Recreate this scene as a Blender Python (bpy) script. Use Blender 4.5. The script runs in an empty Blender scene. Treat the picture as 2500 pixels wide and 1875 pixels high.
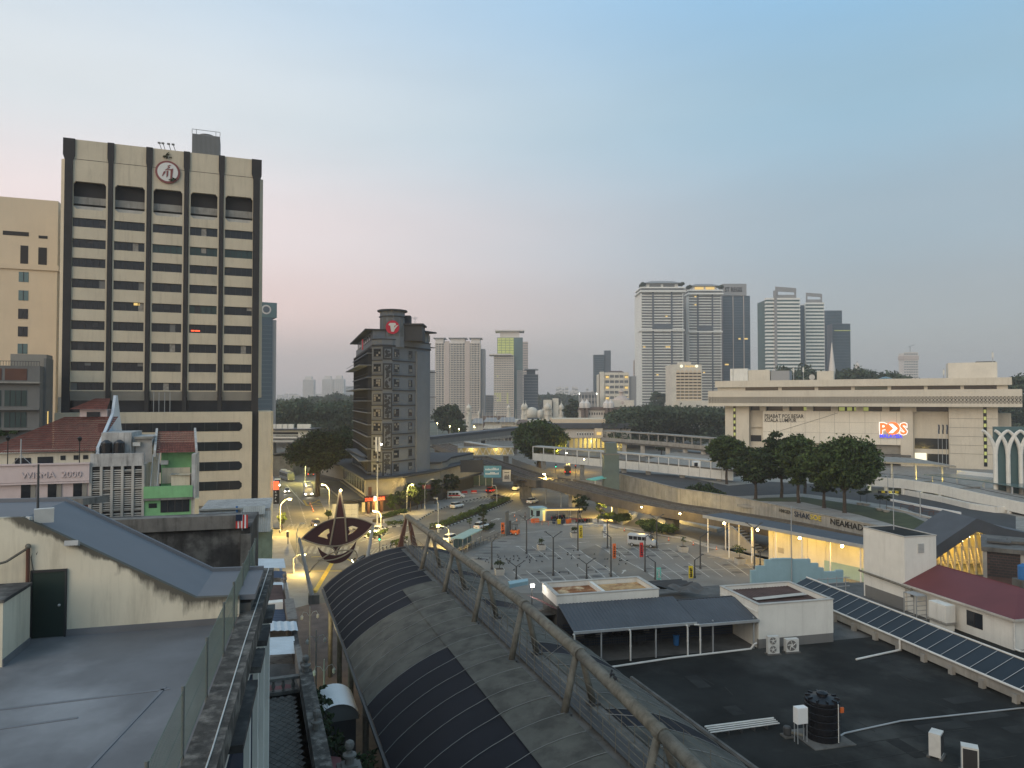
import bpy, math, random
import numpy as np
from mathutils import Vector, Matrix
R=math.radians
random.seed(11)
sc=bpy.context.scene
col=sc.collection
# ------- camera
F, CX, CY, H=1733.0, 1250.0, 937.5, 28.0
PITCH=math.atan(40.5/F)
cam=bpy.data.objects.new('camera', bpy.data.cameras.new('camera'))
col.objects.link(cam)
cam.location=(0, 0, H)
cam.rotation_euler=(R(90)+PITCH, 0, 0)
cam.data.sensor_width=36
cam.data.lens=F/2500*36
cam.data.clip_start=0.5
cam.data.clip_end=30000
sc.camera=cam
# ------- sky, sun, exposure
world=bpy.data.worlds.new('World')
sc.world=world
world.use_nodes=True
wn, wl_=world.node_tree.nodes, world.node_tree.links
wn.clear()
w_out=wn.new('ShaderNodeOutputWorld')
SUN_EL, SUN_AZ=7.0, 215.0
w_sky=wn.new('ShaderNodeTexSky')
w_sky.sky_type='NISHITA'
w_sky.sun_disc=False
w_sky.sun_elevation=R(SUN_EL)
w_sky.sun_rotation=R(SUN_AZ)
w_sky.altitude=60
w_sky.dust_density=3.0
w_sky.ozone_density=2.0
w_bg=wn.new('ShaderNodeBackground')
w_bg.inputs['Strength'].default_value=0.03
wl_.new(w_sky.outputs[0], w_bg.inputs[0])
# the dusk haze of the sky itself: pale rose low down, pale blue above, brighter to the left
w_tc=wn.new('ShaderNodeTexCoord')
w_sep=wn.new('ShaderNodeSeparateXYZ')
wl_.new(w_tc.outputs['Generated'], w_sep.inputs[0])
def ramp(nt, stops, interp='EASE'):
 r=nt.nodes.new('ShaderNodeValToRGB')
 r.color_ramp.interpolation=interp
 e=r.color_ramp.elements
 while len(e)>1:
  e.remove(e[-1])
 e[0].position, e[0].color=stops[0][0], (*stops[0][1], 1)
 for p, c in stops[1:]:
  k=e.new(p);k.color=(*c, 1)
 return r
w_l=ramp(world.node_tree, [(0.0, (.36, .33, .32)), (.05, (.46, .375, .365)), (.12, (.70, .525, .49)), (.22, (.74, .625, .605)), (.36, (.60, .63, .645)), (.52, (.46, .565, .66)), (1, (.26, .38, .50))])
w_r=ramp(world.node_tree, [(0.0, (.27, .275, .285)), (.05, (.28, .285, .295)), (.12, (.285, .305, .325)), (.22, (.28, .345, .39)), (.36, (.25, .39, .485)), (.52, (.215, .415, .61)), (1, (.24, .37, .50))])
wl_.new(w_sep.outputs['Z'], w_l.inputs[0]);wl_.new(w_sep.outputs['Z'], w_r.inputs[0])
w_az=wn.new('ShaderNodeMapRange')
w_az.inputs['From Min'].default_value, w_az.inputs['From Max'].default_value=-.48, .46
w_az.interpolation_type='SMOOTHSTEP'
wl_.new(w_sep.outputs['X'], w_az.inputs[0])
w_mix=wn.new('ShaderNodeMix');w_mix.data_type='RGBA'
wl_.new(w_az.outputs[0], w_mix.inputs['Factor'])
wl_.new(w_l.outputs[0], w_mix.inputs['A']);wl_.new(w_r.outputs[0], w_mix.inputs['B'])
w_bg2=wn.new('ShaderNodeBackground')
w_bg2.inputs['Strength'].default_value=1.06
w_n=wn.new('ShaderNodeTexNoise');w_n.inputs['Scale'].default_value=2.2;w_n.inputs['Detail'].default_value=5
w_map=wn.new('ShaderNodeMapping');w_map.inputs['Scale'].default_value=(1, 1, 4.5);w_map.inputs['Rotation'].default_value=(0, .25, 0)
wl_.new(w_tc.outputs['Generated'], w_map.inputs[0]);wl_.new(w_map.outputs[0], w_n.inputs['Vector'])
w_mr=wn.new('ShaderNodeMapRange');w_mr.inputs[1].default_value=.3;w_mr.inputs[2].default_value=.7;w_mr.inputs[3].default_value=.955;w_mr.inputs[4].default_value=1.045
wl_.new(w_n.outputs['Fac'], w_mr.inputs[0])
w_sc=wn.new('ShaderNodeVectorMath');w_sc.operation='SCALE'
wl_.new(w_mix.outputs['Result'], w_sc.inputs[0]);wl_.new(w_mr.outputs[0], w_sc.inputs['Scale'])
wl_.new(w_sc.outputs[0], w_bg2.inputs[0])
w_add=wn.new('ShaderNodeAddShader')
wl_.new(w_bg.outputs[0], w_add.inputs[0]);wl_.new(w_bg2.outputs[0], w_add.inputs[1])
wl_.new(w_add.outputs[0], w_out.inputs[0])
sun=bpy.data.objects.new('sun', bpy.data.lights.new('sun', 'SUN'))
col.objects.link(sun)
sun.data.energy=1.15
sun.data.angle=R(50)
sun.data.color=(1.0, .87, .70)
_d=Vector((math.sin(R(SUN_AZ))*math.cos(R(28)), math.cos(R(SUN_AZ))*math.cos(R(28)), math.sin(R(28))))
sun.rotation_euler=_d.to_track_quat('Z', 'Y').to_euler()
sc.view_settings.view_transform='Standard'
sc.view_settings.look='None'
sc.view_settings.exposure=0.2
sc.view_settings.gamma=1.0
sc.cycles.max_bounces=5
sc.cycles.diffuse_bounces=3
sc.cycles.transmission_bounces=3
sc.cycles.volume_bounces=1
sc.cycles.use_denoising=True
sc.cycles.sample_clamp_indirect=4.0
# ------- pixels to places
def ray(px, py):
 a, b=(px-CX)/F, (CY-py)/F
 c, s=math.cos(PITCH), math.sin(PITCH)
 return Vector((a, c-s*b, s+c*b))
def G(px, py, z=0.0):
 d=ray(px, py)
 t=(z-H)/d.z
 return Vector((d.x*t, d.y*t, z))
def AY(px, py, y):
 d=ray(px, py)
 t=y/d.y
 return Vector((d.x*t, y, H+d.z*t))
class Fr:
 def __init__(s, o, deg):
  s.o=Vector((o[0], o[1], 0));s.deg=deg
  s.c, s.s=math.cos(R(deg)), math.sin(R(deg))
 def w(s, x, y, z=0):
  return Vector((s.o.x+s.c*x-s.s*y, s.o.y+s.s*x+s.c*y, z))
 def l(s, p):
  dx, dy=p[0]-s.o.x, p[1]-s.o.y
  return Vector((s.c*dx+s.s*dy, -s.s*dx+s.c*dy, p[2] if len(p)>2 else 0))
 def xat(s, px, y=0.0):
  d=ray(px, 978)
  r=d.x/d.y
  a=s.w(0, y)
  return(r*a.y-a.x)/(s.c-r*s.s)
 def zat(s, px, py, y=0.0):
  x=s.xat(px, y);p=s.w(x, y);d=ray(px, py)
  return H+d.z*p.y/d.y
 def yat(s, px, x=0.0):
  d=ray(px, 978)
  r=d.x/d.y
  a=s.w(x, 0)
  return(r*a.y-a.x)/(-s.s-r*s.c)
# ------- meshes
class MB:
 def __init__(s):s.v, s.f=[], []
 def add(s, vs, fs):
  n=len(s.v)
  s.v+=[tuple(v) for v in vs]
  s.f+=[tuple(i+n for i in f) for f in fs]
  return s
 def box(s, x0, x1, y0, y1, z0, z1):
  if x0>x1:x0, x1=x1, x0
  if y0>y1:y0, y1=y1, y0
  if z0>z1:z0, z1=z1, z0
  return s.add([(x0, y0, z0), (x1, y0, z0), (x1, y1, z0), (x0, y1, z0), (x0, y0, z1), (x1, y0, z1), (x1, y1, z1), (x0, y1, z1)], [(0, 3, 2, 1), (4, 5, 6, 7), (0, 1, 5, 4), (1, 2, 6, 5), (2, 3, 7, 6), (3, 0, 4, 7)])
 def obox(s, c, sx, sy, sz, rz=0, tilt=0):
  M=Matrix.Translation(c)@Matrix.Rotation(rz, 4, 'Z')@Matrix.Rotation(tilt, 4, 'X')
  n=len(s.v);s.box(-sx/2, sx/2, -sy/2, sy/2, -sz/2, sz/2)
  s.v[n:]=[tuple(M@Vector(v)) for v in s.v[n:]]
  return s
 def poly(s, pts):return s.add(pts, [tuple(range(len(pts)))])
 def prism(s, pts, z0, z1, taper=None):
  n=len(pts)
  a=sum(pts[i][0]*pts[(i+1)%n][1]-pts[(i+1)%n][0]*pts[i][1] for i in range(n))
  if a<0:pts=pts[::-1]
  top=pts if taper is None else taper
  vs=[(p[0], p[1], z0) for p in pts]+[(p[0], p[1], z1) for p in top]
  return s.add(vs, [tuple(range(n))[::-1], tuple(range(n, 2*n))]+[(i, (i+1)%n, n+(i+1)%n, n+i) for i in range(n)])
 def xprism(s, pts, x0, x1):
  n=len(pts)
  a=sum(pts[i][0]*pts[(i+1)%n][1]-pts[(i+1)%n][0]*pts[i][1] for i in range(n))
  if a<0:pts=pts[::-1]
  vs=[(x0, p[0], p[1]) for p in pts]+[(x1, p[0], p[1]) for p in pts]
  return s.add(vs, [tuple(range(n))[::-1], tuple(range(n, 2*n))]+[(i, (i+1)%n, n+(i+1)%n, n+i) for i in range(n)])
 def yprism(s, pts, y0, y1):
  n=len(pts)
  a=sum(pts[i][0]*pts[(i+1)%n][1]-pts[(i+1)%n][0]*pts[i][1] for i in range(n))
  if a>0:pts=pts[::-1]
  vs=[(p[0], y0, p[1]) for p in pts]+[(p[0], y1, p[1]) for p in pts]
  return s.add(vs, [tuple(range(n))[::-1], tuple(range(n, 2*n))]+[(i, (i+1)%n, n+(i+1)%n, n+i) for i in range(n)])
 def tube(s, p0, p1, r0, r1=None, n=6, cap=True):
  p0, p1=Vector(p0), Vector(p1);r1=r0 if r1 is None else r1
  d=(p1-p0)
  if d.length<1e-6:return s
  q=d.to_track_quat('Z', 'Y')
  vs=[]
  for p, r in((p0, r0), (p1, r1)):
   for k in range(n):
    a=2*math.pi*k/n
    vs.append(p+q@Vector((r*math.cos(a), r*math.sin(a), 0)))
  fs=[(k, (k+1)%n, n+(k+1)%n, n+k) for k in range(n)]
  if cap:fs+=[tuple(range(n))[::-1], tuple(range(n, 2*n))]
  return s.add(vs, fs)
 def path(s, pts, r, n=6, r1=None):
  m=len(pts)-1
  for i in range(m):
   a=r if r1 is None else r+(r1-r)*i/m
   b=r if r1 is None else r+(r1-r)*(i+1)/m
   s.tube(pts[i], pts[i+1], a, b, n)
  return s
 def lathe(s, prof, c=(0, 0), n=12):
  base=len(s.v)
  vs, fs=[], []
  for r, z in prof:
   for k in range(n):
    a=2*math.pi*k/n
    vs.append((c[0]+r*math.cos(a), c[1]+r*math.sin(a), z))
  for i in range(len(prof)-1):
   for k in range(n):
    fs.append((i*n+k, i*n+(k+1)%n, (i+1)*n+(k+1)%n, (i+1)*n+k))
  fs+=[tuple(range(n))[::-1], tuple(range((len(prof)-1)*n, len(prof)*n))]
  return s.add(vs, fs)
 def ball(s, c, rx, ry=None, rz=None, n=8, m=6):
  ry=rx if ry is None else ry;rz=rx if rz is None else rz
  prof=[(max(1e-3, math.sin(math.pi*i/m)), -math.cos(math.pi*i/m)) for i in range(m+1)]
  k0=len(s.v);s.lathe(prof, (0, 0), n)
  s.v[k0:]=[(c[0]+v[0]*rx, c[1]+v[1]*ry, c[2]+v[2]*rz) for v in s.v[k0:]]
  return s
 def grid(s, fn, nu, nv):
  vs=[fn(i/nu, j/nv) for j in range(nv+1) for i in range(nu+1)]
  fs=[(j*(nu+1)+i, j*(nu+1)+i+1, (j+1)*(nu+1)+i+1, (j+1)*(nu+1)+i) for j in range(nv) for i in range(nu)]
  return s.add(vs, fs)
 def build(s, name, m, parent=None, w=False, smooth=False, kind=None, label=None):
  v=s.v
  if parent is not None and w:
   Mi=top_matrix(parent).inverted()
   v=[tuple(Mi@Vector(p)) for p in v]
  loc=None
  if parent is None and v:
   xs=[p[0] for p in v];ys=[p[1] for p in v];zs=[p[2] for p in v]
   loc=((min(xs)+max(xs))/2, (min(ys)+max(ys))/2, min(zs))
   v=[(p[0]-loc[0], p[1]-loc[1], p[2]-loc[2]) for p in v]
  me=bpy.data.meshes.new(name)
  me.from_pydata(v, [], s.f)
  me.materials.append(MT[m] if isinstance(m, str) else m)
  if smooth:me.polygons.foreach_set('use_smooth', [True]*len(me.polygons))
  me.update()
  o=link(name, me, parent)
  if loc:o.location=loc
  if kind:o['kind']=kind
  if label:o['label']=label
  return o
def link(name, data, parent=None, loc=None, rz=0):
 o=bpy.data.objects.new(name, data)
 col.objects.link(o)
 if parent is not None:o.parent=parent
 if loc is not None:o.location=loc
 o.rotation_euler=(0, 0, rz)
 return o
def top_matrix(o):
 M=Matrix.Identity(4)
 while o is not None:
  M=Matrix.Translation(o.location)@o.rotation_euler.to_matrix().to_4x4()@M
  o=o.parent
 return M
def tag(o, label, cat, group=None):
 o['label']=label;o['category']=cat
 if group:o['group']=group
 return o
def thing(name, label, cat, loc=(0, 0, 0), rz=0, group=None):
 o=link(name, None, None, loc, rz)
 o.empty_display_size=.3
 return tag(o, label, cat, group)
def struct(o):
 o['kind']='structure';return o
def dup(root, loc=None, rz=None, label=None, group=None, parent=None):
 def cp(o, p):
  c=o.copy();col.objects.link(c);c.parent=p
  for k in KIDS(o):cp(k, c)
  return c
 r=cp(root, parent)
 if loc is not None:r.location=loc
 if rz is not None:r.rotation_euler=(0, 0, rz)
 if label:r['label']=label
 if group:r['group']=group
 return r
def KIDS(o):return list(o.children)
def inst(o, parent, loc=(0, 0, 0), rz=0, name=None):
 c=bpy.data.objects.new(name or o.name.split('.')[0], o.data)
 col.objects.link(c);c.parent=parent;c.location=loc;c.rotation_euler=(0, 0, rz)
 return c
def shape2d(name, loops, m, parent=None, depth=.05, M=None):
 cu=bpy.data.curves.new(name, 'CURVE');cu.dimensions='2D';cu.fill_mode='BOTH';cu.extrude=depth/2
 for lp in loops:
  sp=cu.splines.new('POLY');sp.points.add(len(lp)-1)
  for p, q in zip(sp.points, lp):p.co=(q[0], q[1], 0, 1)
  sp.use_cyclic_u=True
 return _curve_mesh(name, cu, m, parent, M)
def text(name, s, size, m, parent=None, depth=.05, M=None, align='LEFT', sx=1.0, bold=0.0):
 cu=bpy.data.curves.new(name, 'FONT');cu.body=s;cu.size=size;cu.extrude=depth/2;cu.align_x=align
 cu.offset=bold;cu.resolution_u=2
 return _curve_mesh(name, cu, m, parent, (M or Matrix.Identity(4))@Matrix.Diagonal((sx, 1, 1, 1)))
def _curve_mesh(name, cu, m, parent, M):
 t=bpy.data.objects.new('tmp', cu);col.objects.link(t)
 dg=bpy.context.evaluated_depsgraph_get();dg.update()
 me=bpy.data.meshes.new_from_object(t.evaluated_get(dg))
 bpy.data.objects.remove(t);bpy.data.curves.remove(cu)
 me.name=name
 me.transform((M or Matrix.Identity(4))@Matrix.Rotation(R(90), 4, 'X'))
 me.materials.clear();me.materials.append(MT[m] if isinstance(m, str) else m)
 return link(name, me, parent)
def TM(x, y, z, rz=0):return Matrix.Translation((x, y, z))@Matrix.Rotation(rz, 4, 'Z')
def lamp_light(parent, loc, power, color=(1, .78, .3), r=.15, kind='POINT', w=False):
 l=bpy.data.lights.new('light', kind);l.energy=power;l.color=color;l.shadow_soft_size=r
 o=bpy.data.objects.new('light', l);col.objects.link(o)
 if parent is not None:
  o.parent=parent
  if w:loc=top_matrix(parent).inverted()@Vector(loc)
 o.location=loc
 return o
# ------- materials
MT={}
def mat(name, c, rough=.8, var=.18, scale=.6, streak=0, dirt=(.05, .045, .04), metal=0, bump=0, bscale=8, spec=.35, emit=None, es=0, patch=0, pcol=None, pscale=.25, island=0, trans=0):
 m=bpy.data.materials.new(name);m.use_nodes=True
 nt=m.node_tree;N, L=nt.nodes, nt.links
 b=N['Principled BSDF']
 b.inputs['Roughness'].default_value=rough
 b.inputs['Metallic'].default_value=metal
 b.inputs['Specular IOR Level'].default_value=spec
 geo=N.new('ShaderNodeNewGeometry')
 rgb=N.new('ShaderNodeRGB');rgb.outputs[0].default_value=(*c, 1)
 out=rgb.outputs[0]
 def noise(sc_, det=5, mp=None, rough_=.6):
  n=N.new('ShaderNodeTexNoise');n.inputs['Scale'].default_value=sc_;n.inputs['Detail'].default_value=det;n.inputs['Roughness'].default_value=rough_
  if mp:
   k=N.new('ShaderNodeMapping');k.inputs['Scale'].default_value=mp
   L.new(geo.outputs['Position'], k.inputs[0]);L.new(k.outputs[0], n.inputs['Vector'])
  else:L.new(geo.outputs['Position'], n.inputs['Vector'])
  return n.outputs['Fac']
 def mrange(v, a, b_, c_, d):
  k=N.new('ShaderNodeMapRange');k.inputs[1].default_value=a;k.inputs[2].default_value=b_;k.inputs[3].default_value=c_;k.inputs[4].default_value=d
  L.new(v, k.inputs[0]);return k.outputs[0]
 def mix(f, a, b_, mode='MIX'):
  k=N.new('ShaderNodeMix');k.data_type='RGBA';k.blend_type=mode
  for s_, v in((k.inputs['Factor'], f), (k.inputs['A'], a), (k.inputs['B'], b_)):
   if isinstance(v, (int, float)):s_.default_value=v
   elif isinstance(v, tuple):s_.default_value=(*v, 1)
   else:L.new(v, s_)
  return k.outputs['Result']
 if patch:
  f=mrange(noise(pscale, 6), .48, .62, 0, patch)
  out=mix(f, out, pcol or dirt)
 if var:
  v=mrange(noise(scale, 6), .25, .75, 1-var, 1+var)
  cb=N.new('ShaderNodeCombineColor')
  for i in range(3):L.new(v, cb.inputs[i])
  out=mix(1.0, out, cb.outputs[0], 'MULTIPLY')
 if island:
  v=mrange(geo.outputs['Random Per Island'], 0, 1, 1-island, 1+island)
  cb=N.new('ShaderNodeCombineColor')
  for i in range(3):L.new(v, cb.inputs[i])
  out=mix(1.0, out, cb.outputs[0], 'MULTIPLY')
 if streak:
  f=mrange(noise(1.0, 8, (1.7, 1.7, .16), .72), .5, .72, 0, streak)
  out=mix(f, out, dirt)
 L.new(out, b.inputs['Base Color'])
 if bump:
  k=N.new('ShaderNodeBump');k.inputs['Strength'].default_value=bump;k.inputs['Distance'].default_value=.05
  L.new(noise(bscale, 4), k.inputs['Height']);L.new(k.outputs[0], b.inputs['Normal'])
 if emit:
  b.inputs['Emission Color'].default_value=(*emit, 1);b.inputs['Emission Strength'].default_value=es
 if trans:
  t=N.new('ShaderNodeBsdfTranslucent');L.new(out, t.inputs[0])
  mx=N.new('ShaderNodeMixShader');mx.inputs[0].default_value=trans
  L.new(b.outputs[0], mx.inputs[1]);L.new(t.outputs[0], mx.inputs[2]);L.new(mx.outputs[0], N['Material Output'].inputs[0])
 MT[name]=m
 return m
mat('asphalt', (.16, .148, .128), .85, .28, .12, bump=.15, bscale=30, patch=.5, pcol=(.10, .095, .085), pscale=.09)
mat('asphalt_dark', (.05, .05, .05), .85, .25, .15, bump=.15, bscale=30)
mat('parking', (.19, .182, .166), .85, .2, .15, patch=.5, pcol=(.14, .135, .125), pscale=.12)
mat('stall_stain', (.085, .083, .08), .8, .3, .3)
mat('ground', (.10, .105, .075), .9, .4, .03)
mat('pave', (.30, .285, .26), .85, .2, .3, patch=.4, pcol=(.18, .17, .16))
mat('brickpave', (.16, .115, .095), .85, .3, .6, patch=.5, pcol=(.08, .07, .062))
mat('grass', (.055, .065, .028), .9, .4, .3)
mat('kerb', (.42, .41, .38), .8, .3, 1.5)
mat('kerbblack', (.03, .03, .03), .8)
mat('white_line', (.44, .43, .39), .7, .3, 1.2)
mat('yellow_line', (.52, .36, .035), .7, .25, 1.2)
mat('concrete', (.27, .255, .225), .85, .3, .5, streak=.5, dirt=(.09, .08, .07))
mat('concrete_lt', (.42, .40, .36), .85, .2, .5, streak=.3, dirt=(.15, .14, .12))
mat('concrete_dk', (.12, .115, .105), .85, .4, .6, streak=.6, dirt=(.03, .028, .026))
mat('black_conc', (.055, .052, .05), .9, .55, .8, streak=.6, dirt=(.012, .012, .012), patch=.5, pcol=(.17, .165, .15), pscale=.8)
mat('mould', (.20, .185, .165), .9, .5, 1.2, streak=.7, dirt=(.025, .024, .022), patch=.6, pcol=(.07, .065, .06), pscale=1.2)
mat('cap', (.062, .056, .049), .95, .55, 3.0, patch=.75, pcol=(.21, .19, .165), pscale=1.7, bump=.5, bscale=14)
mat('terrace', (.135, .138, .146), .6, .28, .4, patch=.75, pcol=(.235, .24, .25), pscale=.17, spec=.3, bump=.05, bscale=3)
mat('slab', (.155, .163, .178), .6, .1, .3, spec=.25)
mat('cream', (.60, .55, .43), .85, .10, .5, streak=.42, dirt=(.20, .17, .12))
mat('creamtower', (.56, .485, .36), .8, .09, .25, streak=.4, dirt=(.30, .25, .18))
mat('beige', (.64, .52, .37), .8, .06, .2, streak=.15, dirt=(.40, .33, .25))
mat('whitewall', (.66, .64, .58), .8, .08, .6, streak=.28, dirt=(.30, .28, .24))
mat('whitepaint', (.74, .73, .70), .6, .05, 1)
mat('pinkwall', (.56, .46, .44), .85, .08, .8, streak=.15, dirt=(.3, .24, .22))
mat('greenwall', (.19, .41, .19), .85, .15, .8, streak=.3, dirt=(.07, .10, .06))
mat('palewall', (.50, .55, .60), .85, .1, .8, streak=.2, dirt=(.25, .25, .25))
mat('stainwall', (.42, .41, .39), .9, .3, .7, streak=.85, dirt=(.06, .058, .055))
mat('greywall', (.16, .158, .15), .85, .10, .5, streak=.2, dirt=(.08, .08, .078))
mat('hotelgrey', (.185, .195, .21), .8, .07, .4, streak=.15, dirt=(.08, .08, .08))
mat('hoteldark', (.045, .046, .05), .7, .1)
mat('hoteltan', (.24, .225, .195), .85, .1)
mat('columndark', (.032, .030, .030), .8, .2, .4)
mat('glass', (.018, .021, .026), .12, .3, .5, spec=.5)
mat('glassgreen', (.03, .055, .052), .12, .2, .3, spec=.5)
mat('glassblue', (.05, .085, .11), .15, .2, .05, spec=.6)
mat('glassteal', (.09, .15, .155), .2, .2, .05, spec=.6)
mat('frame_dk', (.03, .03, .032), .5)
mat('curtain', (.25, .23, .20), .8, .5, 2)
mat('redtile', (.155, .05, .034), .85, .35, 1.2, streak=.4, dirt=(.08, .035, .028), island=.15)
mat('redroof', (.13, .034, .036), .6, .12, .4)
mat('darkpanel', (.011, .012, .017), .7, .3, .25, spec=.15)
mat('greypanel', (.088, .085, .071), .85, .35, .6, patch=.55, pcol=(.034, .031, .027), pscale=.8, island=.1)
mat('steel', (.15, .138, .11), .8, .35, 2.2, streak=.75, dirt=(.055, .042, .03), bump=.2, bscale=20)
mat('seam', (.20, .20, .185), .6, .2)
mat('galv', (.36, .37, .37), .5, .15, 1, metal=.3)
mat('darksteel', (.055, .055, .055), .6, .2)
mat('brownsteel', (.10, .045, .03), .6, .2)
mat('wau', (.055, .018, .017), .6, .15)
mat('wautube', (.27, .22, .15), .5, .2, metal=.2)
mat('blackroof', (.020, .021, .020), .9, .5, .25, bump=.3, bscale=3, patch=.8, pcol=(.058, .059, .055), pscale=.11, spec=.12)
mat('metalroof', (.062, .068, .078), .6, .2, .4, streak=.2)
mat('whitemetal', (.50, .55, .58), .6, .15, .6)
mat('bluemetal', (.03, .05, .09), .6, .3, .6)
mat('brownroof', (.075, .045, .038), .85, .4, .8)
mat('tarp', (.085, .082, .078), .9, .4, .7, bump=.5, bscale=1.5)
mat('rust', (.20, .085, .035), .9, .5, 1.2, patch=.9, pcol=(.50, .38, .23), pscale=.8)
mat('rust_lt', (.42, .28, .14), .9, .4, 1.4, patch=.8, pcol=(.22, .10, .05), pscale=1.1)
mat('skypanel', (.014, .020, .027), .45, .25, .3, spec=.25)
mat('teal', (.29, .42, .45), .8, .08, .6, streak=.15, dirt=(.18, .24, .25))
mat('tank', (.008, .008, .010), .4, .2)
mat('acwhite', (.55, .54, .50), .6, .12, 2)
mat('acgrill', (.16, .155, .145), .6, .2)
mat('pipewhite', (.58, .57, .53), .5, .15, 2)
mat('doorgreen', (.012, .026, .022), .5, .15)
mat('wire', (.10, .14, .12), .6)
mat('post', (.12, .13, .12), .6)
mat('orange', (.65, .14, .03), .6)
mat('red', (.50, .03, .025), .6)
mat('yellow', (.62, .47, .03), .6)
mat('turq', (.15, .48, .40), .6)
mat('navy', (.015, .025, .05), .6)
mat('blue', (.03, .14, .35), .6)
mat('black', (.012, .012, .012), .5)
mat('rubber', (.015, .015, .015), .9)
mat('carwhite', (.70, .70, .68), .25, .03, spec=.5)
mat('carsilver', (.42, .43, .43), .3, .03, metal=.1)
mat('carred', (.35, .02, .02), .25, .03, spec=.5)
mat('carblack', (.02, .02, .022), .2, .03, spec=.5)
mat('carbrown', (.12, .09, .05), .25, .03, spec=.5)
mat('busgrey', (.10, .11, .12), .3, .05, spec=.5)
mat('carglass', (.012, .014, .016), .08, 0, spec=.6)
mat('trunk', (.065, .05, .038), .95, .4, 2, bump=.5)
mat('leaf', (.050, .078, .022), .75, .25, .25, island=.72, trans=.25)
mat('leaf_dk', (.032, .050, .018), .8, .25, .2, island=.72, trans=.2)
mat('leaf_lt', (.075, .11, .022), .75, .25, .4, island=.5, trans=.3)
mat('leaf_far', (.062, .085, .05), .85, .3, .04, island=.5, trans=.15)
mat('soil', (.05, .04, .03), .95)
mat('stationwhite', (.62, .57, .48), .85, .12, .2, streak=.2, dirt=(.4, .35, .28))
mat('stationroof', (.16, .12, .10), .85, .2)
mat('goldwin', (.25, .18, .06), .5, 0, emit=(1, .68, .22), es=.75)
mat('litgreen', (.3, .32, .12), .4, .2, .3, emit=(.62, .66, .20), es=.32)
mat('litwhite', (.6, .6, .5), .5, 0, emit=(1, .95, .70), es=.8)
mat('bulb', (1, .9, .6), .5, 0, emit=(1, .80, .38), es=40)
mat('bulbwhite', (1, 1, 1), .5, 0, emit=(1, .96, .86), es=20)
mat('headlight', (1, 1, 1), .5, 0, emit=(1, .93, .75), es=26)
mat('taillight', (.6, .02, .01), .5, 0, emit=(1, .05, .02), es=2.0)
mat('neonred', (.8, .1, .05), .5, 0, emit=(1, .10, .03), es=1.7)
mat('neonwhite', (.9, .8, .8), .5, 0, emit=(1, .85, .7), es=1.6)
mat('greenlamp', (.0, .5, .3), .5, 0, emit=(.05, 1, .55), es=5)
mat('posorange', (.75, .18, .05), .5, 0, emit=(1, .17, .035), es=.75)
mat('poswhite', (.85, .85, .85), .5, 0, emit=(1, .97, .92), es=.75)
mat('posblue', (.08, .08, .6), .5, 0, emit=(.08, .08, .85), es=.7)
mat('emblemred', (.21, .065, .06), .7, .15)
mat('viaduct', (.11, .093, .073), .9, .3, .4, streak=.5, dirt=(.06, .05, .04))
mat('worn_line', (.26, .25, .21), .8, .35, 1.0)
mat('logored', (.55, .025, .05), .5, .05)
mat('logowhite', (.66, .64, .60), .6, .05)
mat('signlit', (.5, .6, .5), .5, 0, emit=(.75, .95, .62), es=1.0)
mat('yellowinside', (.55, .47, .30), .8, .1)
mat('cloth_red', (.35, .02, .06), .8)
mat('cloth_dark', (.03, .03, .04), .8)
mat('cloth_grey', (.2, .2, .22), .8)
mat('skin', (.32, .18, .11), .7)
mat('hair', (.015, .012, .01), .7)
mat('feather', (.015, .015, .017), .7)
mat('far_white', (.62, .57, .52), .8, .06, .05)
mat('far_grey', (.28, .28, .28), .8, .06, .05)
mat('far_tan', (.55, .49, .42), .8, .06, .05)
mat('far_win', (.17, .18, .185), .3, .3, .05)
mat('far_dark', (.10, .12, .14), .4, .1, .05)
mat('far_pink', (.50, .42, .37), .8, .06, .05)
mat('residwhite', (.74, .73, .68), .7, .06, .05)
mat('lifttower', (.10, .135, .13), .5, .15)
mat('shelterroof', (.30, .42, .37), .6, .1)
mat('palegreen', (.36, .40, .27), .85, .25, .8, streak=.5, dirt=(.12, .12, .09))
mat('billboard', (.10, .27, .36), .6, .2, .4)
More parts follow.
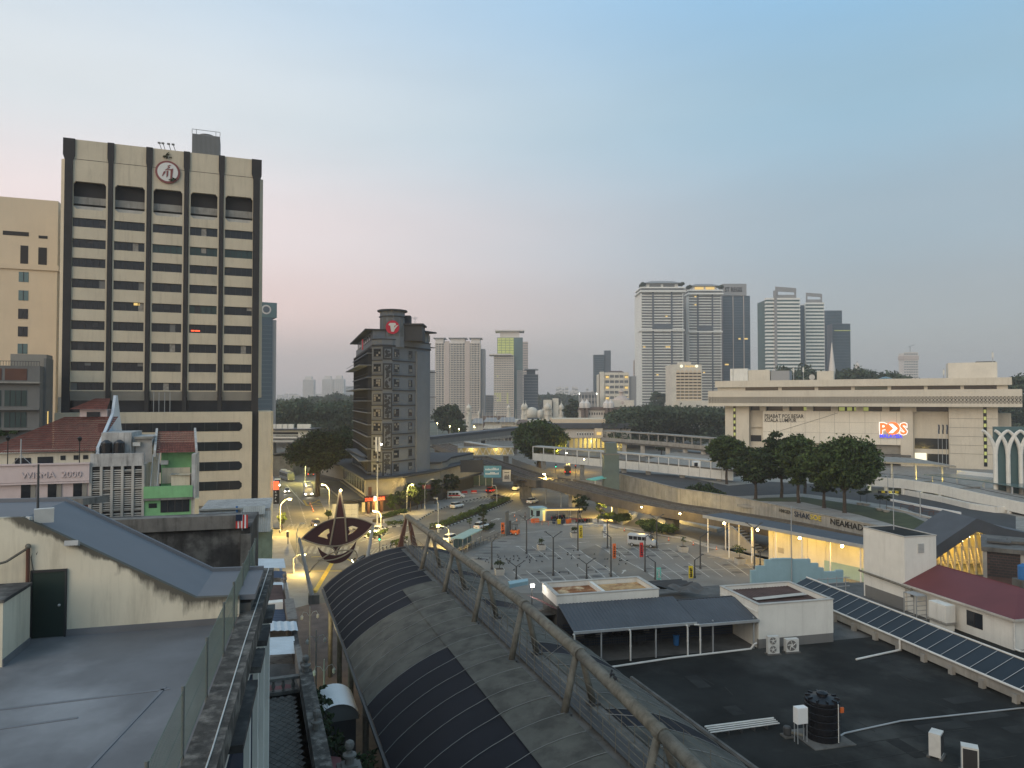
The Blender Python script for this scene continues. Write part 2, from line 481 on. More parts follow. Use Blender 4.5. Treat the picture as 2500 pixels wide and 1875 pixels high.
def mould_wall(name, base):
 m=MT[base].copy();m.name=name;MT[name]=m
 nt=m.node_tree;N, L=nt.nodes, nt.links
 b=N['Principled BSDF'];src=b.inputs['Base Color'].links[0].from_socket
 tc=N.new('ShaderNodeTexCoord');sp=N.new('ShaderNodeSeparateXYZ');L.new(tc.outputs['Object'], sp.inputs[0])
 def ma(op, a, c):
  k=N.new('ShaderNodeMath');k.operation=op
  for i, v in enumerate((a, c)):
   if isinstance(v, (int, float)):k.inputs[i].default_value=v
   else:L.new(v, k.inputs[i])
  return k.outputs[0]
 top=ma('ADD', ma('MULTIPLY', ma('MAXIMUM', ma('SUBTRACT', -1.35, sp.outputs[0]), 0), .569), 21.24)
 d=ma('SUBTRACT', top, sp.outputs[2])
 mp_=N.new('ShaderNodeMapping');mp_.inputs['Scale'].default_value=(3.2, 3.2, .5);L.new(tc.outputs['Object'], mp_.inputs[0])
 n1=N.new('ShaderNodeTexNoise');n1.inputs['Scale'].default_value=1.3;n1.inputs['Detail'].default_value=9;n1.inputs['Roughness'].default_value=.7;L.new(mp_.outputs[0], n1.inputs['Vector'])
 n2=N.new('ShaderNodeTexNoise');n2.inputs['Scale'].default_value=.55;n2.inputs['Detail'].default_value=3;L.new(tc.outputs['Object'], n2.inputs['Vector'])
 reach=ma('MULTIPLY', ma('MAXIMUM', ma('SUBTRACT', n2.outputs[0], .36), 0), 4.2)
 f=ma('SUBTRACT', ma('ADD', n1.outputs[0], .12), ma('DIVIDE', d, ma('ADD', reach, .12)))
 r=N.new('ShaderNodeMapRange');r.inputs[1].default_value=.08;r.inputs[2].default_value=.42;r.inputs[4].default_value=.88;L.new(f, r.inputs[0])
 mx=N.new('ShaderNodeMix');mx.data_type='RGBA';mx.inputs['B'].default_value=(.035, .032, .026, 1)
 L.new(r.outputs[0], mx.inputs['Factor']);L.new(src, mx.inputs['A']);L.new(mx.outputs['Result'], b.inputs['Base Color'])
mould_wall('creammould', 'cream')
mat('paver', (.105, .098, .088), .9, .4, 1.5)
mat('roofgrey', (.10, .098, .092), .9, .35, .6, patch=.5, pcol=(.05, .048, .046), pscale=.5)
# ------- foliage
def leaf_mesh(name, C, size, m, rng, up=.35):
 n=len(C)
 a=rng.normal(size=(n, 3));a[:, 2]+=up
 a/=np.linalg.norm(a, axis=1)[:, None]+1e-9
 t=np.cross(a, rng.normal(size=(n, 3)));t/=np.linalg.norm(t, axis=1)[:, None]+1e-9
 b=np.cross(a, t)
 s=size*rng.uniform(.6, 1.35, size=(n, 1))
 V=np.stack([C+t*s, C+b*s*.55+a*s*.12, C-t*s, C-b*s*.55+a*s*.12], axis=1).reshape(-1, 3)
 me=bpy.data.meshes.new(name)
 me.vertices.add(4*n);me.vertices.foreach_set('co', V.astype(np.float32).ravel())
 me.loops.add(4*n);me.loops.foreach_set('vertex_index', np.arange(4*n, dtype=np.int32))
 me.polygons.add(n);me.polygons.foreach_set('loop_start', np.arange(0, 4*n, 4, dtype=np.int32))
 me.polygons.foreach_set('loop_total', np.full(n, 4, dtype=np.int32))
 me.update(calc_edges=True)
 me.materials.append(MT[m])
 return me
def clump_points(rng, clumps, per, shell=.55):
 out=[]
 for(x, y, z, r) in clumps:
  k=max(8, int(per*r*r))
  d=rng.normal(size=(k, 3));d/=np.linalg.norm(d, axis=1)[:, None]
  d[:, 2]=np.where(d[:, 2]<-.35, -d[:, 2]*.5, d[:, 2])
  rr=r*(shell+(1-shell)*rng.uniform(size=(k, 1))**.6)*(1+.18*rng.normal(size=(k, 1)))
  out.append(np.array([x, y, z])+d*rr*np.array([1, 1, .72]))
 return np.concatenate(out)
def tree(name, label, base, h, r, seed, m='leaf', leaf=.42, per=90, nc=26, low=.34, group=None, cat='tree', flat=.75, trunk_r=None, lean=(0, 0)):
 rng=np.random.default_rng(seed)
 t=thing(name, label, cat, base, 0, group)
 ch=h*(1-low)/2
 cz=h-ch
 clumps=[]
 nc=int(nc*1.45)
 lobes=[(rng.uniform(0, 6.28), rng.uniform(.5, 1.0)) for _ in range(5)]
 for i in range(nc):
  a=i*2.39996+rng.uniform(-.4, .4)
  s_=1-2*(i+.5)/nc
  k=rng.uniform(.62, .95) if i%4 else rng.uniform(.2, .6)
  q=math.sqrt(max(0, 1-s_*s_))*k
  if s_<0:q*=1-.25*abs(s_)
  q*=.74+.34*max(math.cos(a-l_)*w_ for l_, w_ in lobes)+rng.uniform(-.06, .06)
  rad=r*rng.uniform(.17, .31)
  clumps.append((lean[0]+math.cos(a)*q*(r-rad*.6), lean[1]+math.sin(a)*q*(r-rad*.6), cz+s_*k*(ch-rad*.45)*min(1.0, flat+.2), rad))
 C=clump_points(rng, clumps, per*.95)
 C=C+rng.normal(size=C.shape)*(rng.uniform(size=(len(C), 1))<.16)*r*.07
 link('crown', leaf_mesh('crown', C, leaf, m, rng), t)
 tr=trunk_r or h*.022
 b=MB()
 fork=h*(low+.08)
 p1=(lean[0]*.3+rng.uniform(-.2, .2), lean[1]*.3+rng.uniform(-.2, .2), fork*.55)
 p2=(lean[0]*.7, lean[1]*.7, fork)
 b.path([(0, 0, -.1), (0, 0, .25)], tr*1.5, 8, tr*1.1).path([(0, 0, .25), p1, p2], tr*1.1, 8, tr*.8)
 for c in sorted(clumps, key=lambda c:-c[3])[:9]:
  mid=((p2[0]+c[0])/2+rng.uniform(-.3, .3), (p2[1]+c[1])/2, p2[2]+(c[2]-p2[2])*.6)
  b.path([p2, mid, c[:3]], tr*.55, 5, tr*.12)
 b.build('trunk', 'trunk', t)
 return t
def bush_mesh(seed, rx, ry, rz, n=260, leaf=.16, m='leaf', nc=9):
 rng=np.random.default_rng(seed)
 cl=[(rng.uniform(-rx, rx)*.7, rng.uniform(-ry, ry)*.7, rz*rng.uniform(.35, .75), min(rx, ry, rz)*rng.uniform(.4, .7)) for _ in range(nc)]
 C=clump_points(rng, cl, n/nc/.2, .4)
 C[:, 2]=np.maximum(C[:, 2], .03)
 return leaf_mesh('foliage', C, leaf, m, rng)
def hedge(name, label, pts, wd, ht, seed, m='leaf', group=None, leaf=.2, dens=26):
 rng=np.random.default_rng(seed)
 P=[Vector((p[0], p[1], 0)) for p in pts]
 t=thing(name, label, 'hedge', (P[0].x, P[0].y, 0), 0, group)
 out=[];st=MB()
 for a, b in zip(P, P[1:]):
  d=(b-a);ln=d.length;d/=ln;nrm=Vector((-d.y, d.x, 0))
  k=int(dens*ln)
  for _ in range(k):
   u=rng.uniform(0, ln);v=rng.uniform(-1, 1)*wd/2
   z=ht*(.2+.8*rng.uniform()**.5)*(1+.15*math.sin(u*1.3)+.1*math.sin(u*3.1+seed))
   q=a+d*u+nrm*v*(1+.15*math.sin(u*2.2))
   out.append((q.x-P[0].x, q.y-P[0].y, z))
  for u in np.arange(.5, ln, 1.6):
   q=a+d*float(u)-P[0];st.tube((q.x, q.y, -.05), (q.x, q.y, ht*.8), .05, .03, 4)
 link('foliage', leaf_mesh('foliage', np.array(out), leaf, m, rng), t)
 st.build('stem', 'trunk', t)
 return t
# ------- ground, roads, pavements
def sheet(name, pts, z, m, thick=0.0):
 b=MB()
 if thick:b.prism([(p[0], p[1]) for p in pts], z-thick, z)
 else:
  n=len(pts)
  a=sum(pts[i][0]*pts[(i+1)%n][1]-pts[(i+1)%n][0]*pts[i][1] for i in range(n))
  q=pts if a>0 else pts[::-1]
  b.poly([(p[0], p[1], z) for p in q])
 return struct(b.build(name, m))
sheet('ground', [(-9000, -300), (9000, -300), (9000, 16000), (-9000, 16000)], -.03, 'ground')
sheet('road', [(-170, 20), (150, 20), (150, 520), (-230, 520)], 0, 'asphalt')
def gp(l):return[G(x, y) for x, y in l]
# pavement round the grey hotel
HOTEL_PAVE=gp([(936, 1287), (996, 1281), (1024, 1267), (1052, 1250), (1090, 1236), (1134, 1223), (1190, 1211), (1180, 1150), (1060, 1120), (790, 1120), (768, 1165), (778, 1215), (797, 1255), (838, 1287), (885, 1294)])
sheet('pavement', HOTEL_PAVE, .13, 'pave', .15)
# pavement of the near block on the left and the mall between shops and market
sheet('pavement', gp([(640, 1500), (764, 1490), (762, 1425), (748, 1392), (730, 1372), (716, 1345), (703, 1310), (660, 1310)]), .13, 'pave', .15)
sheet('pavement', gp([(655, 1290), (692, 1290), (683, 1235), (676, 1190), (664, 1150), (640, 1150)]), .13, 'pave', .15)
K=Fr((2.05, 41.4), 20)
sheet('pedestrian_mall', [K.w(-14, -20), K.w(12, -20), K.w(12, 58), K.w(4, 64), K.w(-9, 63), K.w(-14, 60)], .14, 'brickpave', .15)
# striped kerb stones
kerb_w=kerb_b=None
def kerb(pts, z=0, seg=.9, striped=True):
 roots=[]
 for nm, par in(('kerb_white', 0), ('kerb_black', 1)):
  b=MB();acc=0
  for a, c in zip(pts, pts[1:]):
   d=c-a;ln=d.length;ang=math.atan2(d.y, d.x);k=max(1, int(ln/seg))
   for i in range(k):
    if(acc+i)%2==par:
     q=a+d*((i+.5)/k);b.obox((q.x, q.y, z+.09), ln/k, .3, .2, ang)
   acc+=k
  o=struct(b.build('kerb', 'kerb' if par==0 or not striped else 'kerbblack'))
kerb(gp([(838, 1289), (885, 1296), (936, 1289), (997, 1283), (1026, 1268), (1054, 1251), (1092, 1237), (1136, 1224), (1192, 1212)]))
# medians with clipped hedges
MED=[(1058, 1293), (1130, 1266), (1210, 1235), (1238, 1222)]
mp=gp(MED)
def strip(pts, wd):
 L_, R_=[], []
 for i, p in enumerate(pts):
  d=(pts[min(i+1, len(pts)-1)]-pts[max(i-1, 0)]).normalized();nn=Vector((-d.y, d.x, 0))*wd/2
  L_.append(p+nn);R_.append(p-nn)
 return L_+R_[::-1], L_, R_
ms, ml, mr=strip(mp, 3.0)
sheet('median', ms, .12, 'soil', .14)
kerb(ml);kerb(mr)
hedge('median_hedge', 'clipped green hedge along the road median between striped kerbs', mp, 2.2, 1.0, 3, 'leaf_lt', leaf=.22, dens=70)
isl=gp([(890, 1312), (938, 1296), (944, 1304), (905, 1318)])
sheet('traffic_island', isl, .12, 'soil', .14);kerb(isl+isl[:1])
hedge('island_hedge', 'low green hedge on the triangular traffic island before the hotel', [(isl[0]+isl[3])/2, (isl[1]+isl[2])/2], 1.6, .8, 5, 'leaf_lt', leaf=.22, dens=60)
isl2=gp([(955, 1331), (988, 1317), (994, 1322), (966, 1337)])
sheet('traffic_island', isl2, .12, 'soil', .14);kerb(isl2+isl2[:1])
hedge('island_hedge', 'short green hedge on the small island behind the canopy end frame', [(isl2[0]+isl2[3])/2, (isl2[1]+isl2[2])/2], 1.2, .8, 6, 'leaf_lt', leaf=.22, dens=60)
hp=gp([(944, 1285), (990, 1279)])
hedge('pavement_hedge', 'low hedge along the kerb in front of the hotel planter', hp, 1.4, .9, 7, 'leaf_lt', leaf=.22, dens=60)
# painted markings: each kind of marking is one sheet of paint on the road
def paint(name, quads, m, z=.006, parent=None):
 b=MB()
 for q in quads:
  n=len(q)
  a=sum(q[i][0]*q[(i+1)%n][1]-q[(i+1)%n][0]*q[i][1] for i in range(n))
  b.poly([(p[0], p[1], z) for p in(q if a>0 else q[::-1])])
 return struct(b.build(name, m))
def pline(a, b, wd=.15):
 d=(b-a);d.z=0;nn=Vector((-d.y, d.x, 0)).normalized()*wd/2
 return[a+nn, b+nn, b-nn, a-nn]
def dashes(a, b, on=2, off=3, wd=.15):
 d=b-a;L_=d.length;d=d/L_;out=[];u=0
 while u+on<=L_:
  out.append(pline(a+d*u, a+d*(u+on), wd));u+=on+off
 return out
def zebra(a, b, dep, n):
 out=[]
 for i in range(n):
  p=a+(b-a)*(i/n);q=a+(b-a)*((i+.55)/n)
  out.append([p, q, q+dep, p+dep])
 return out
W=lambda x, y:G(x, y)
quads=[]
for k in((716, 1290, 690, 1195), (752, 1290, 722, 1200)):
 quads+=dashes(W(k[0], k[1]), W(k[2], k[3]), .7, 1.6, .28)
quads+=[pline(W(743, 1232), W(700, 1184), .3)]
quads+=dashes(W(1090, 1325), W(1300, 1232), 3, 4)+dashes(W(1130, 1332), W(1330, 1236), 3, 4)+dashes(W(1100, 1262), W(1240, 1203), 3, 4)
quads+=[pline(W(905, 1330), W(1000, 1298), .16), pline(W(1000, 1304), W(1060, 1300), .16), pline(W(880, 1322), W(960, 1300), .16)]
quads+=[pline(W(1180, 1228), W(1215, 1229), .3)]
paint('road_marking', quads, 'white_line')
zq=zebra(W(700, 1287), W(800, 1291), W(706, 1279)-W(700, 1287), 9)
zq+=zebra(W(890, 1358), W(990, 1330), W(905, 1342)-W(890, 1358), 9)
zq+=zebra(W(1135, 1228), W(1255, 1212), W(1150, 1217)-W(1135, 1228), 12)
zq+=zebra(W(735, 1352), W(880, 1352), W(745, 1334)-W(735, 1352), 10)
paint('zebra_crossing', zq, 'worn_line')
def arrow(p, ang, s=1.0):
 c, si=math.cos(ang), math.sin(ang)
 T=lambda x, y:Vector((p.x+s*(c*x-si*y), p.y+s*(si*x+c*y), 0))
 return[[T(-1.6, -.12), T(.4, -.12), T(.4, .12), T(-1.6, .12)], [T(.4, -.45), T(1.6, 0), T(.4, .45)]]
aq=[]
for x, y, a in((1180, 1242, 60), (1120, 1274, 240), (1250, 1252, 60), (1210, 1268, 60), (935, 1318, 200), (930, 1300, 20)):
 aq+=arrow(W(x, y), R(a), 1.3)
paint('road_arrow', aq, 'white_line')
yq=[pline(W(730, 1394), W(905, 1394), .35), pline(W(768, 1446), W(818, 1362), .7), pline(W(716, 1396), W(772, 1452), .8), pline(W(905, 1394), W(830, 1356), .3), pline(W(830, 1356), W(760, 1360), .3)]
paint('yellow_box', yq, 'yellow_line', .007)
bq=[pline(W(741, 1221), W(778, 1220), .5), pline(W(778, 1220), W(797, 1233), .5), pline(W(797, 1233), W(750, 1235), .5), pline(W(750, 1235), W(741, 1221), .6), pline(W(742, 1222), W(796, 1233), .4), pline(W(778, 1221), W(750, 1235), .4)]
paint('bus_bay_box', bq, 'yellow_line', .007)
# ------- the car park
def S(x, y):return G(1100+x*.3436, 1180+y*.3436)
LOT=[S(395, 375), S(520, 265), S(800, 300), S(1080, 300), S(1320, 345), S(1640, 400), S(1850, 470), S(2000, 500), S(2250, 560), S(2400, 660), S(2350, 760), S(500, 780), S(40, 560), S(120, 490)]
sheet('car_park', LOT, .012, 'parking')
lot_edge=[S(800, 297), S(1080, 297), S(1320, 338), S(1640, 394), S(1850, 462), S(2000, 492), S(2250, 552)]
kerb(lot_edge, .01, 1.0, False)
sheet('footpath', lot_edge+[S(2300, 490), S(1980, 455), S(1800, 425), S(1640, 370), S(1330, 318), S(1080, 282), S(800, 285)], .16, 'pave', .16)
lq, stains=[], []
def stalls(x0, y0, x1, y1, n, up, dn, base=True, seed=0):
 rr=random.Random(seed)
 a, b=(x0, y0), (x1, y1)
 if base:lq.append(pline(S(*a), S(*b), .12))
 for i in range(n+1):
  x, y=x0+(x1-x0)*i/n, y0+(y1-y0)*i/n
  if up:lq.append(pline(S(x, y), S(x+up[0], y+up[1]), .12))
  if dn:lq.append(pline(S(x, y), S(x+dn[0], y+dn[1]), .12))
  if i<n:
   for v in(up, dn):
    if v and rr.random()<.8:
     cx, cy=x+(x1-x0)/n*.5+v[0]*.5, y+(y1-y0)/n*.5+v[1]*.5
     stains.append((S(cx, cy), rr.uniform(.5, .95)))
stalls(555, 500, 930, 484, 4, (-68, -46), (52, 46), seed=1)
stalls(420, 688, 1160, 634, 8, (-68, -54), (34, 34), seed=2)
stalls(1110, 480, 1700, 505, 7, (-70, -42), (50, 42), seed=3)
stalls(1400, 636, 2230, 596, 9, (-80, -52), (70, 50), seed=4)
for k in range(8):
 lq.append(pline(S(330-k*26, 382+k*21), S(480-k*26, 384+k*21), .12))
 if k%2:stains.append((S(395-k*26, 392+k*21), .8))
lq+=[pline(S(1030, 435), S(1500, 690), .14), pline(S(910, 475), S(1220, 680), .14), pline(S(770, 395), S(1230, 385), .12), pline(S(790, 375), S(1200, 365), .12)]
lq+=[pline(S(490, 350), S(740, 345), .12), pline(S(480, 360), S(700, 330), .12)]
paint('bay_line', lq, 'white_line', .02)
aq=[]
for x, y, a in((1230, 628, 70), (1520, 430, 15), (500, 450, 160), (1880, 525, 10), (940, 420, 200), (700, 380, 15)):aq+=arrow(S(x, y), R(a), .9)
paint('bay_arrow', aq, 'white_line', .021)
b=MB()
for p, r in stains:
 n=9;ph=random.random()*6
 b.poly([(p.x+math.cos(2*math.pi*k/n+ph)*r*1.3*random.uniform(.7, 1.2), p.y+math.sin(2*math.pi*k/n+ph)*r*.9*random.uniform(.7, 1.2), .0165) for k in range(n)])
struct(b.build('oil_stain', 'stall_stain'))
zq=zebra(S(930, 305), S(1050, 300), S(960, 312)-S(930, 305), 9)
paint('lot_zebra', zq, 'white_line', .02)
aisle=[S(915, 480), S(1035, 437), S(1500, 690), S(1230, 690)]
sheet('aisle', aisle, .0155, 'asphalt')
# ------- the terrace in front, lower left
W0=G(580, 1521, 20.3)
T=Fr(W0, 15)
TZ=20.3
tb=thing('terrace_house', 'grey painted roof terrace house with cream stair-head wall and sloping slab', 'house', T.w(0, 0, 0), R(15))
MB().box(-16, .05, -26, 0, 0, TZ).build('wall', 'whitewall', tb)
MB().box(-16, .08, -26, -.001, TZ-.02, TZ+.004).build('terrace_floor', 'terrace', tb)
b=MB()
for(x0, y0, x1, y1) in((-2.3, -12.2, -1.25, -5.4), (-5.6, -5.9, -1.1, -5.55), (-4.6, -7.05, -2.9, -6.85)):
 d=Vector((x1-x0, y1-y0, 0));b.obox(((x0+x1)/2, (y0+y1)/2, TZ+.012), d.length, .09, .018, math.atan2(d.y, d.x))
b.build('screed_seam', 'slab', tb)
prof=[(.55, 21.2), (-1.35, 21.24), (-6.55, 24.2), (-16, 24.35)]
b=MB();b.yprism([(.05, TZ-.5)]+[(min(x, .05), z+.02) for x, z in prof]+[(-16, TZ-.5)], 0, .22)
b.build('stair_wall', 'creammould', tb)
b=MB();b.yprism([(x, z) for x, z in prof]+[(x, z-.18) for x, z in prof[::-1]], .225, 4.05)
b.build('sloping_slab', 'slab', tb)
b=MB()
for(a, c) in zip(prof, prof[1:]):
 b.yprism([(a[0], a[1]), (c[0], c[1]), (c[0], c[1]+.13), (a[0], a[1]+.13)], 3.95, 4.1)
b.build('slab_kerb', 'slab', tb)
MB().box(-16, .4, .25, 4.0, 10, 20.9).build('stair_block', 'concrete_dk', tb)
MB().box(-16, .03, -.05, -.002, TZ, TZ+.22).build('skirting', 'terrace', tb)
rngm=random.Random(5)
d0=T.xat(165, -.03)
door=MB().box(d0-.92, d0, -.07, -.003, TZ+.03, TZ+2.12).build('door', 'doorgreen', tb)
MB().box(d0-.98, d0-.925, -.09, -.002, TZ, TZ+2.2).box(d0+.005, d0+.06, -.09, -.002, TZ, TZ+2.2).box(d0-.924, d0+.004, -.09, -.002, TZ+2.13, TZ+2.2).build('door_frame', 'frame_dk', tb)
MB().ball((d0-.13, -.12, TZ+1.05), .045).build('handle', 'galv', door)
bx=thing('parapet_block', 'stained white masonry block with blackened top beside the terrace door', 'wall', T.w(-6.9, -1.6, TZ), R(15))
MB().box(-.8, .8, -1.0, 1.0, 0, 1.85).build('block', 'cream', bx)
MB().box(-.85, .84, -1.04, 1.04, 1.853, 1.95).build('coping', 'black_conc', bx)
MB().box(.803, .83, -1.02, 1.0, 0, .22).build('skirting', 'terrace', bx)
pp=thing('standpipe', 'rusty red standpipe fixed to the stair wall beside the white block', 'pipe', T.w(-6.35, -.12, TZ+1.8), R(15))
MB().tube((0, 0, 0), (0, 0, 1.15), .06, n=8).build('pipe', 'brownsteel', pp)
MB().path([(0, 0, 1.15), (-.5, -.3, .8), (-1.4, -.7, .62)], .04).build('branch', 'steel', pp)
MB().ball((0, 0, 1.2), .09).build('valve', 'steel', pp)
an=thing('antenna_mast', 'mast with two white panel antennas at the stair roof edge', 'antenna', T.w(-6.25, .35, 23.8), R(15))
MB().tube((0, 0, 0), (0, 0, 2.1), .045, .03, 8).build('pole', 'darksteel', an)
MB().obox((.22, -.1, .42), .55, .1, .48, R(20), R(10)).build('panel', 'acwhite', an)
MB().obox((-.3, -.15, .2), .42, .12, .42, R(-25)).build('panel', 'acwhite', an)
MB().path([(0, 0, .5), (.1, -.3, -.2), (-.05, -.35, -.9), (.05, -.4, -1.4)], .012, 4).path([(.1, 0, .4), (.25, -.3, -.3), (.1, -.35, -.8)], .012, 4).build('cable', 'black', an)
fl=thing('floodlight', 'small grey floodlight on the sloping wall head', 'lamp', T.w(-5.05, -.2, 23.28), R(15))
MB().obox((0, -.05, .08), .4, .22, .16, 0, R(-15)).build('housing', 'galv', fl)
MB().box(-.03, .03, .03, .3, .02, .06).build('bracket', 'darksteel', fl)
# weathered parapet with lightning tape, chain link fence on its inner edge
pw=thing('roof_parapet', 'blackened concrete roof parapet with a white tape line along its top', 'parapet', T.w(.4, -9, TZ-.35), R(15))
MB().box(-.34, .36, -15, 15.9, 0, .65).build('coping', 'cap', pw)
MB().path([(.16, -15, .66), (.12, -6, .66), (.17, -1, .66), (.13, 6, .66), (.16, 15.8, .66)], .018, 5).build('tape', 'pipewhite', pw)
fa=thing('side_facade', 'white side facade with pilasters and black ledges below the parapet', 'facade', T.w(.76, -9, 0), R(15))
MB().box(-.6, -.3, -15, 15.85, 3, 19.93).build('wall', 'whitewall', fa)
for y0, y1 in((-7, -4), (-3.6, -1), (1.7, 6.0), (7.1, 8.9), (9.7, 11.6), (12.4, 14.4)):
 MB().box(-.298, .16, y0, y1, 19.2, 19.4).build('ledge', 'black_conc', fa)
 MB().box(-.298, -.22, y0+.2, y1-.2, 15.2, 18.6).build('shutter', 'navy', fa)
 MB().box(-.298, -.08, y1+.1, y1+.55, 3, 19.1).build('pilaster', 'whitewall', fa)
ff=thing('chain_link_fence', 'green chain link fence on steel posts along the terrace edge', 'fence', T.w(.0, -9, TZ+.3), R(15))
ys=[-12.8, -9.7, -6.5, -3.3, -.1, 3.1, 5.6, 8.3, 10.6, 13.2]
pm=None
for y in ys:
 o=MB().tube((0, 0, -.3), (0, 0, 1.42), .035, n=6).build('fence_post', 'post', ff) if pm is None else inst(pm, ff)
 pm=pm or o;o.location=(0, y+2.2, 0)
b=MB();y=-11.0;hh=1.32
while y<15.4:
 for s in(1, -1):
  y1=y+s*hh*.62
  b.tube((0, y, -.02 if s>0 else-.02), (0, y1, hh), .0032, n=3, cap=False)
 y+=.085
b.path([(0, -13, hh), (0, 15.5, hh)], .01, 4).path([(0, -13, .65), (0, 15.5, .65)], .008, 4).path([(0, -13, 0), (0, 15.5, 0)], .01, 4)
b.build('mesh', 'wire', ff, kind='stuff')
# ------- shop row between the terrace and the mall
def corr(b, x0, x1, y0, y1, zf, pitch=.25, amp=.045, along='x', th=.03):
 """corrugated sheet; ridges run along `along`; zf(x, y) gives the plane"""
 if along=='x':
  n=max(2, int((y1-y0)/pitch)*2)
  for i in range(n):
   ya, yb=y0+(y1-y0)*i/n, y0+(y1-y0)*(i+1)/n
   da, db=(amp if i%2 else 0), (0 if i%2 else amp)
   b.add([(x0, ya, zf(x0, ya)+da), (x1, ya, zf(x1, ya)+da), (x1, yb, zf(x1, yb)+db), (x0, yb, zf(x0, yb)+db)], [(0, 1, 2, 3)])
 else:
  n=max(2, int((x1-x0)/pitch)*2)
  for i in range(n):
   xa, xb=x0+(x1-x0)*i/n, x0+(x1-x0)*(i+1)/n
   da, db=(amp if i%2 else 0), (0 if i%2 else amp)
   b.add([(xa, y0, zf(xa, y0)+da), (xb, y0, zf(xb, y0)+db), (xb, y1, zf(xb, y1)+db), (xa, y1, zf(xa, y1)+da)], [(0, 1, 2, 3)])
 return b
def finial(parent, x, y, z, s=1.0):
 return MB().lathe([(.22*s, z), (.22*s, z+.3*s), (.34*s, z+.36*s), (.34*s, z+.46*s), (.16*s, z+.52*s), (.12*s, z+.66*s), (.2*s, z+.74*s), (.24*s, z+.9*s), (.2*s, z+1.05*s), (.05*s, z+1.14*s)], (x, y), 10).build('finial', 'mould', parent)
def shop(label, y0, y1, z, x0=-27):
 s=thing('shophouse', label, 'shophouse', K.w(-13.3, (y0+y1)/2, 0), R(20))
 d=(y1-y0)/2-.03
 MB().box(x0+13.3, .1, -d, d, 0, z-1.2).build('wall', 'stainwall', s)
 return s, d
# house with the paved roof patio
s, d=shop('old shophouse with paved roof patio, balustrade and blackened street parapet', -5.6, 8.6, 11.2)
MB().box(-10, .05, -d, d-.2, 9.95, 10.0).build('slab', 'concrete_dk', s)
pv=None
for i in range(40):
 for j in range(6):
  o=MB().prism([(-.2, 0), (0, -.29), (.2, 0), (0, .29)], 0, .03).build('paver', 'paver', s) if pv is None else inst(pv, s)
  pv=pv or o
  o.location=(-.4-j*.43-(i%2)*.215, -d+.6+i*.315, 10.003)
MB().box(.06, .75, -d, d, 6, 11.0).build('street_parapet', 'black_conc', s)
MB().box(.02, .79, -d-.02, d+.02, 11.003, 11.12).build('coping', 'cap', s)
finial(s, .4, d-.4, 11.12, .9);finial(s, .4, -1.6, 11.12, .9)
MB().box(-3.5, .05, d-.75, d-.35, 10.0, 10.2).build('plinth', 'mould', s)
MB().box(-3.5, .05, d-.75, d-.35, 10.85, 11.02).build('rail', 'mould', s)
bl=None
for k in range(6):
 o=MB().lathe([(.1, 0), (.1, .06), (.06, .1), (.12, .26), (.12, .34), (.06, .5), (.1, .58), (.1, .65)], (0, 0), 8).build('baluster', 'mould', s) if bl is None else inst(bl, s)
 bl=bl or o
 o.location=(-.35-k*.58, d-.55, 10.2)
MB().box(-3.6, -3.2, -d, d, 9.8, 13.5).build('party_wall', 'whitewall', s)
# rubble roof, white sheet roof, blue roof, brown roof, white/blue awnings further on
s, d=shop('shophouse with dark tarpaulin heaped over its broken roof', 8.7, 14.6, 10)
MB().grid(lambda u, v:(-9+9.4*u, -d+2*d*v, 9.2+1.0*(1-u)+.35*math.sin(u*9)*math.sin(v*7)), 14, 8).build('tarpaulin', 'tarp', s)
MB().grid(lambda u, v:(-4+3.6*u, -d+1.3*v, 10.35-.7*u+.1*math.sin(u*15)), 10, 3).build('red_tarpaulin', 'redroof', s)
MB().box(.11, .5, -d, d, 5, 10.6).build('street_parapet', 'mould', s)
finial(s, .3, -d+.4, 10.6, .8)
s, d=shop('shophouse with bright white corrugated lean-to roof', 14.7, 20.2, 10)
bb=corr(MB(), -9, .2, -d, d*.1, lambda x, y:10.9-.06*(x+9)+.10*y, .45, .05, 'x');bb.build('roof_sheet', 'whitemetal', s)
bb=corr(MB(), -3.4, .5, d*.12, d, lambda x, y:11.1-.10*(x+3.4), .45, .06, 'y');bb.build('roof_sheet', 'whitemetal', s)
MB().box(.11, .5, -d, d, 5, 10.3).build('street_parapet', 'black_conc', s)
s, d=shop('shophouse with dark blue metal roof and mouldy gable end', 20.3, 26.4, 10)
bb=corr(MB(), -9, -.2, -d, d*.7, lambda x, y:11.0-.08*(x+9), .5, .04, 'x');bb.build('roof_sheet', 'bluemetal', s)
MB().box(-9, -.3, d*.72, d, 8, 10.9).build('gutter_wall', 'whitewall', s)
MB().box(-.15, .6, -d, d, 5, 10.9).build('street_parapet', 'mould', s)
s, d=shop('shophouse with rust brown roof and clay pot on its edge', 26.5, 35.5, 10)
bb=corr(MB(), -9, .0, -d, d, lambda x, y:10.8-.10*(x+9), .5, .04, 'x');bb.build('roof_sheet', 'brownroof', s)
MB().box(.11, .4, -d, d, 5, 10.2).build('street_parapet', 'mould', s)
finial(s, .2, d-.3, 10.2, .8)
MB().lathe([(.12, 10.05), (.28, 10.2), (.3, 10.4), (.2, 10.55)], (-1.2, -d+1.0), 8).build('clay_pot', 'orange', s)
s, d=shop('corner shophouse with pale blue sheet awnings by the junction', 35.6, 47, 9.5)
for k, (ya, yb, m, zz) in enumerate(((-d, -d+3.2, 'whitemetal', 9.6), (-d+3.3, -d+6.4, 'bluemetal', 10.0), (-d+6.5, d, 'whitemetal', 10.3))):
 corr(MB(), -9, .6, ya, yb, lambda x, y:zz+.5-.08*(x+9), .5, .05, 'x').build('awning', m, s)
MB().box(.11, .35, -d, d, 3, 9.2).build('street_wall', 'palewall', s)
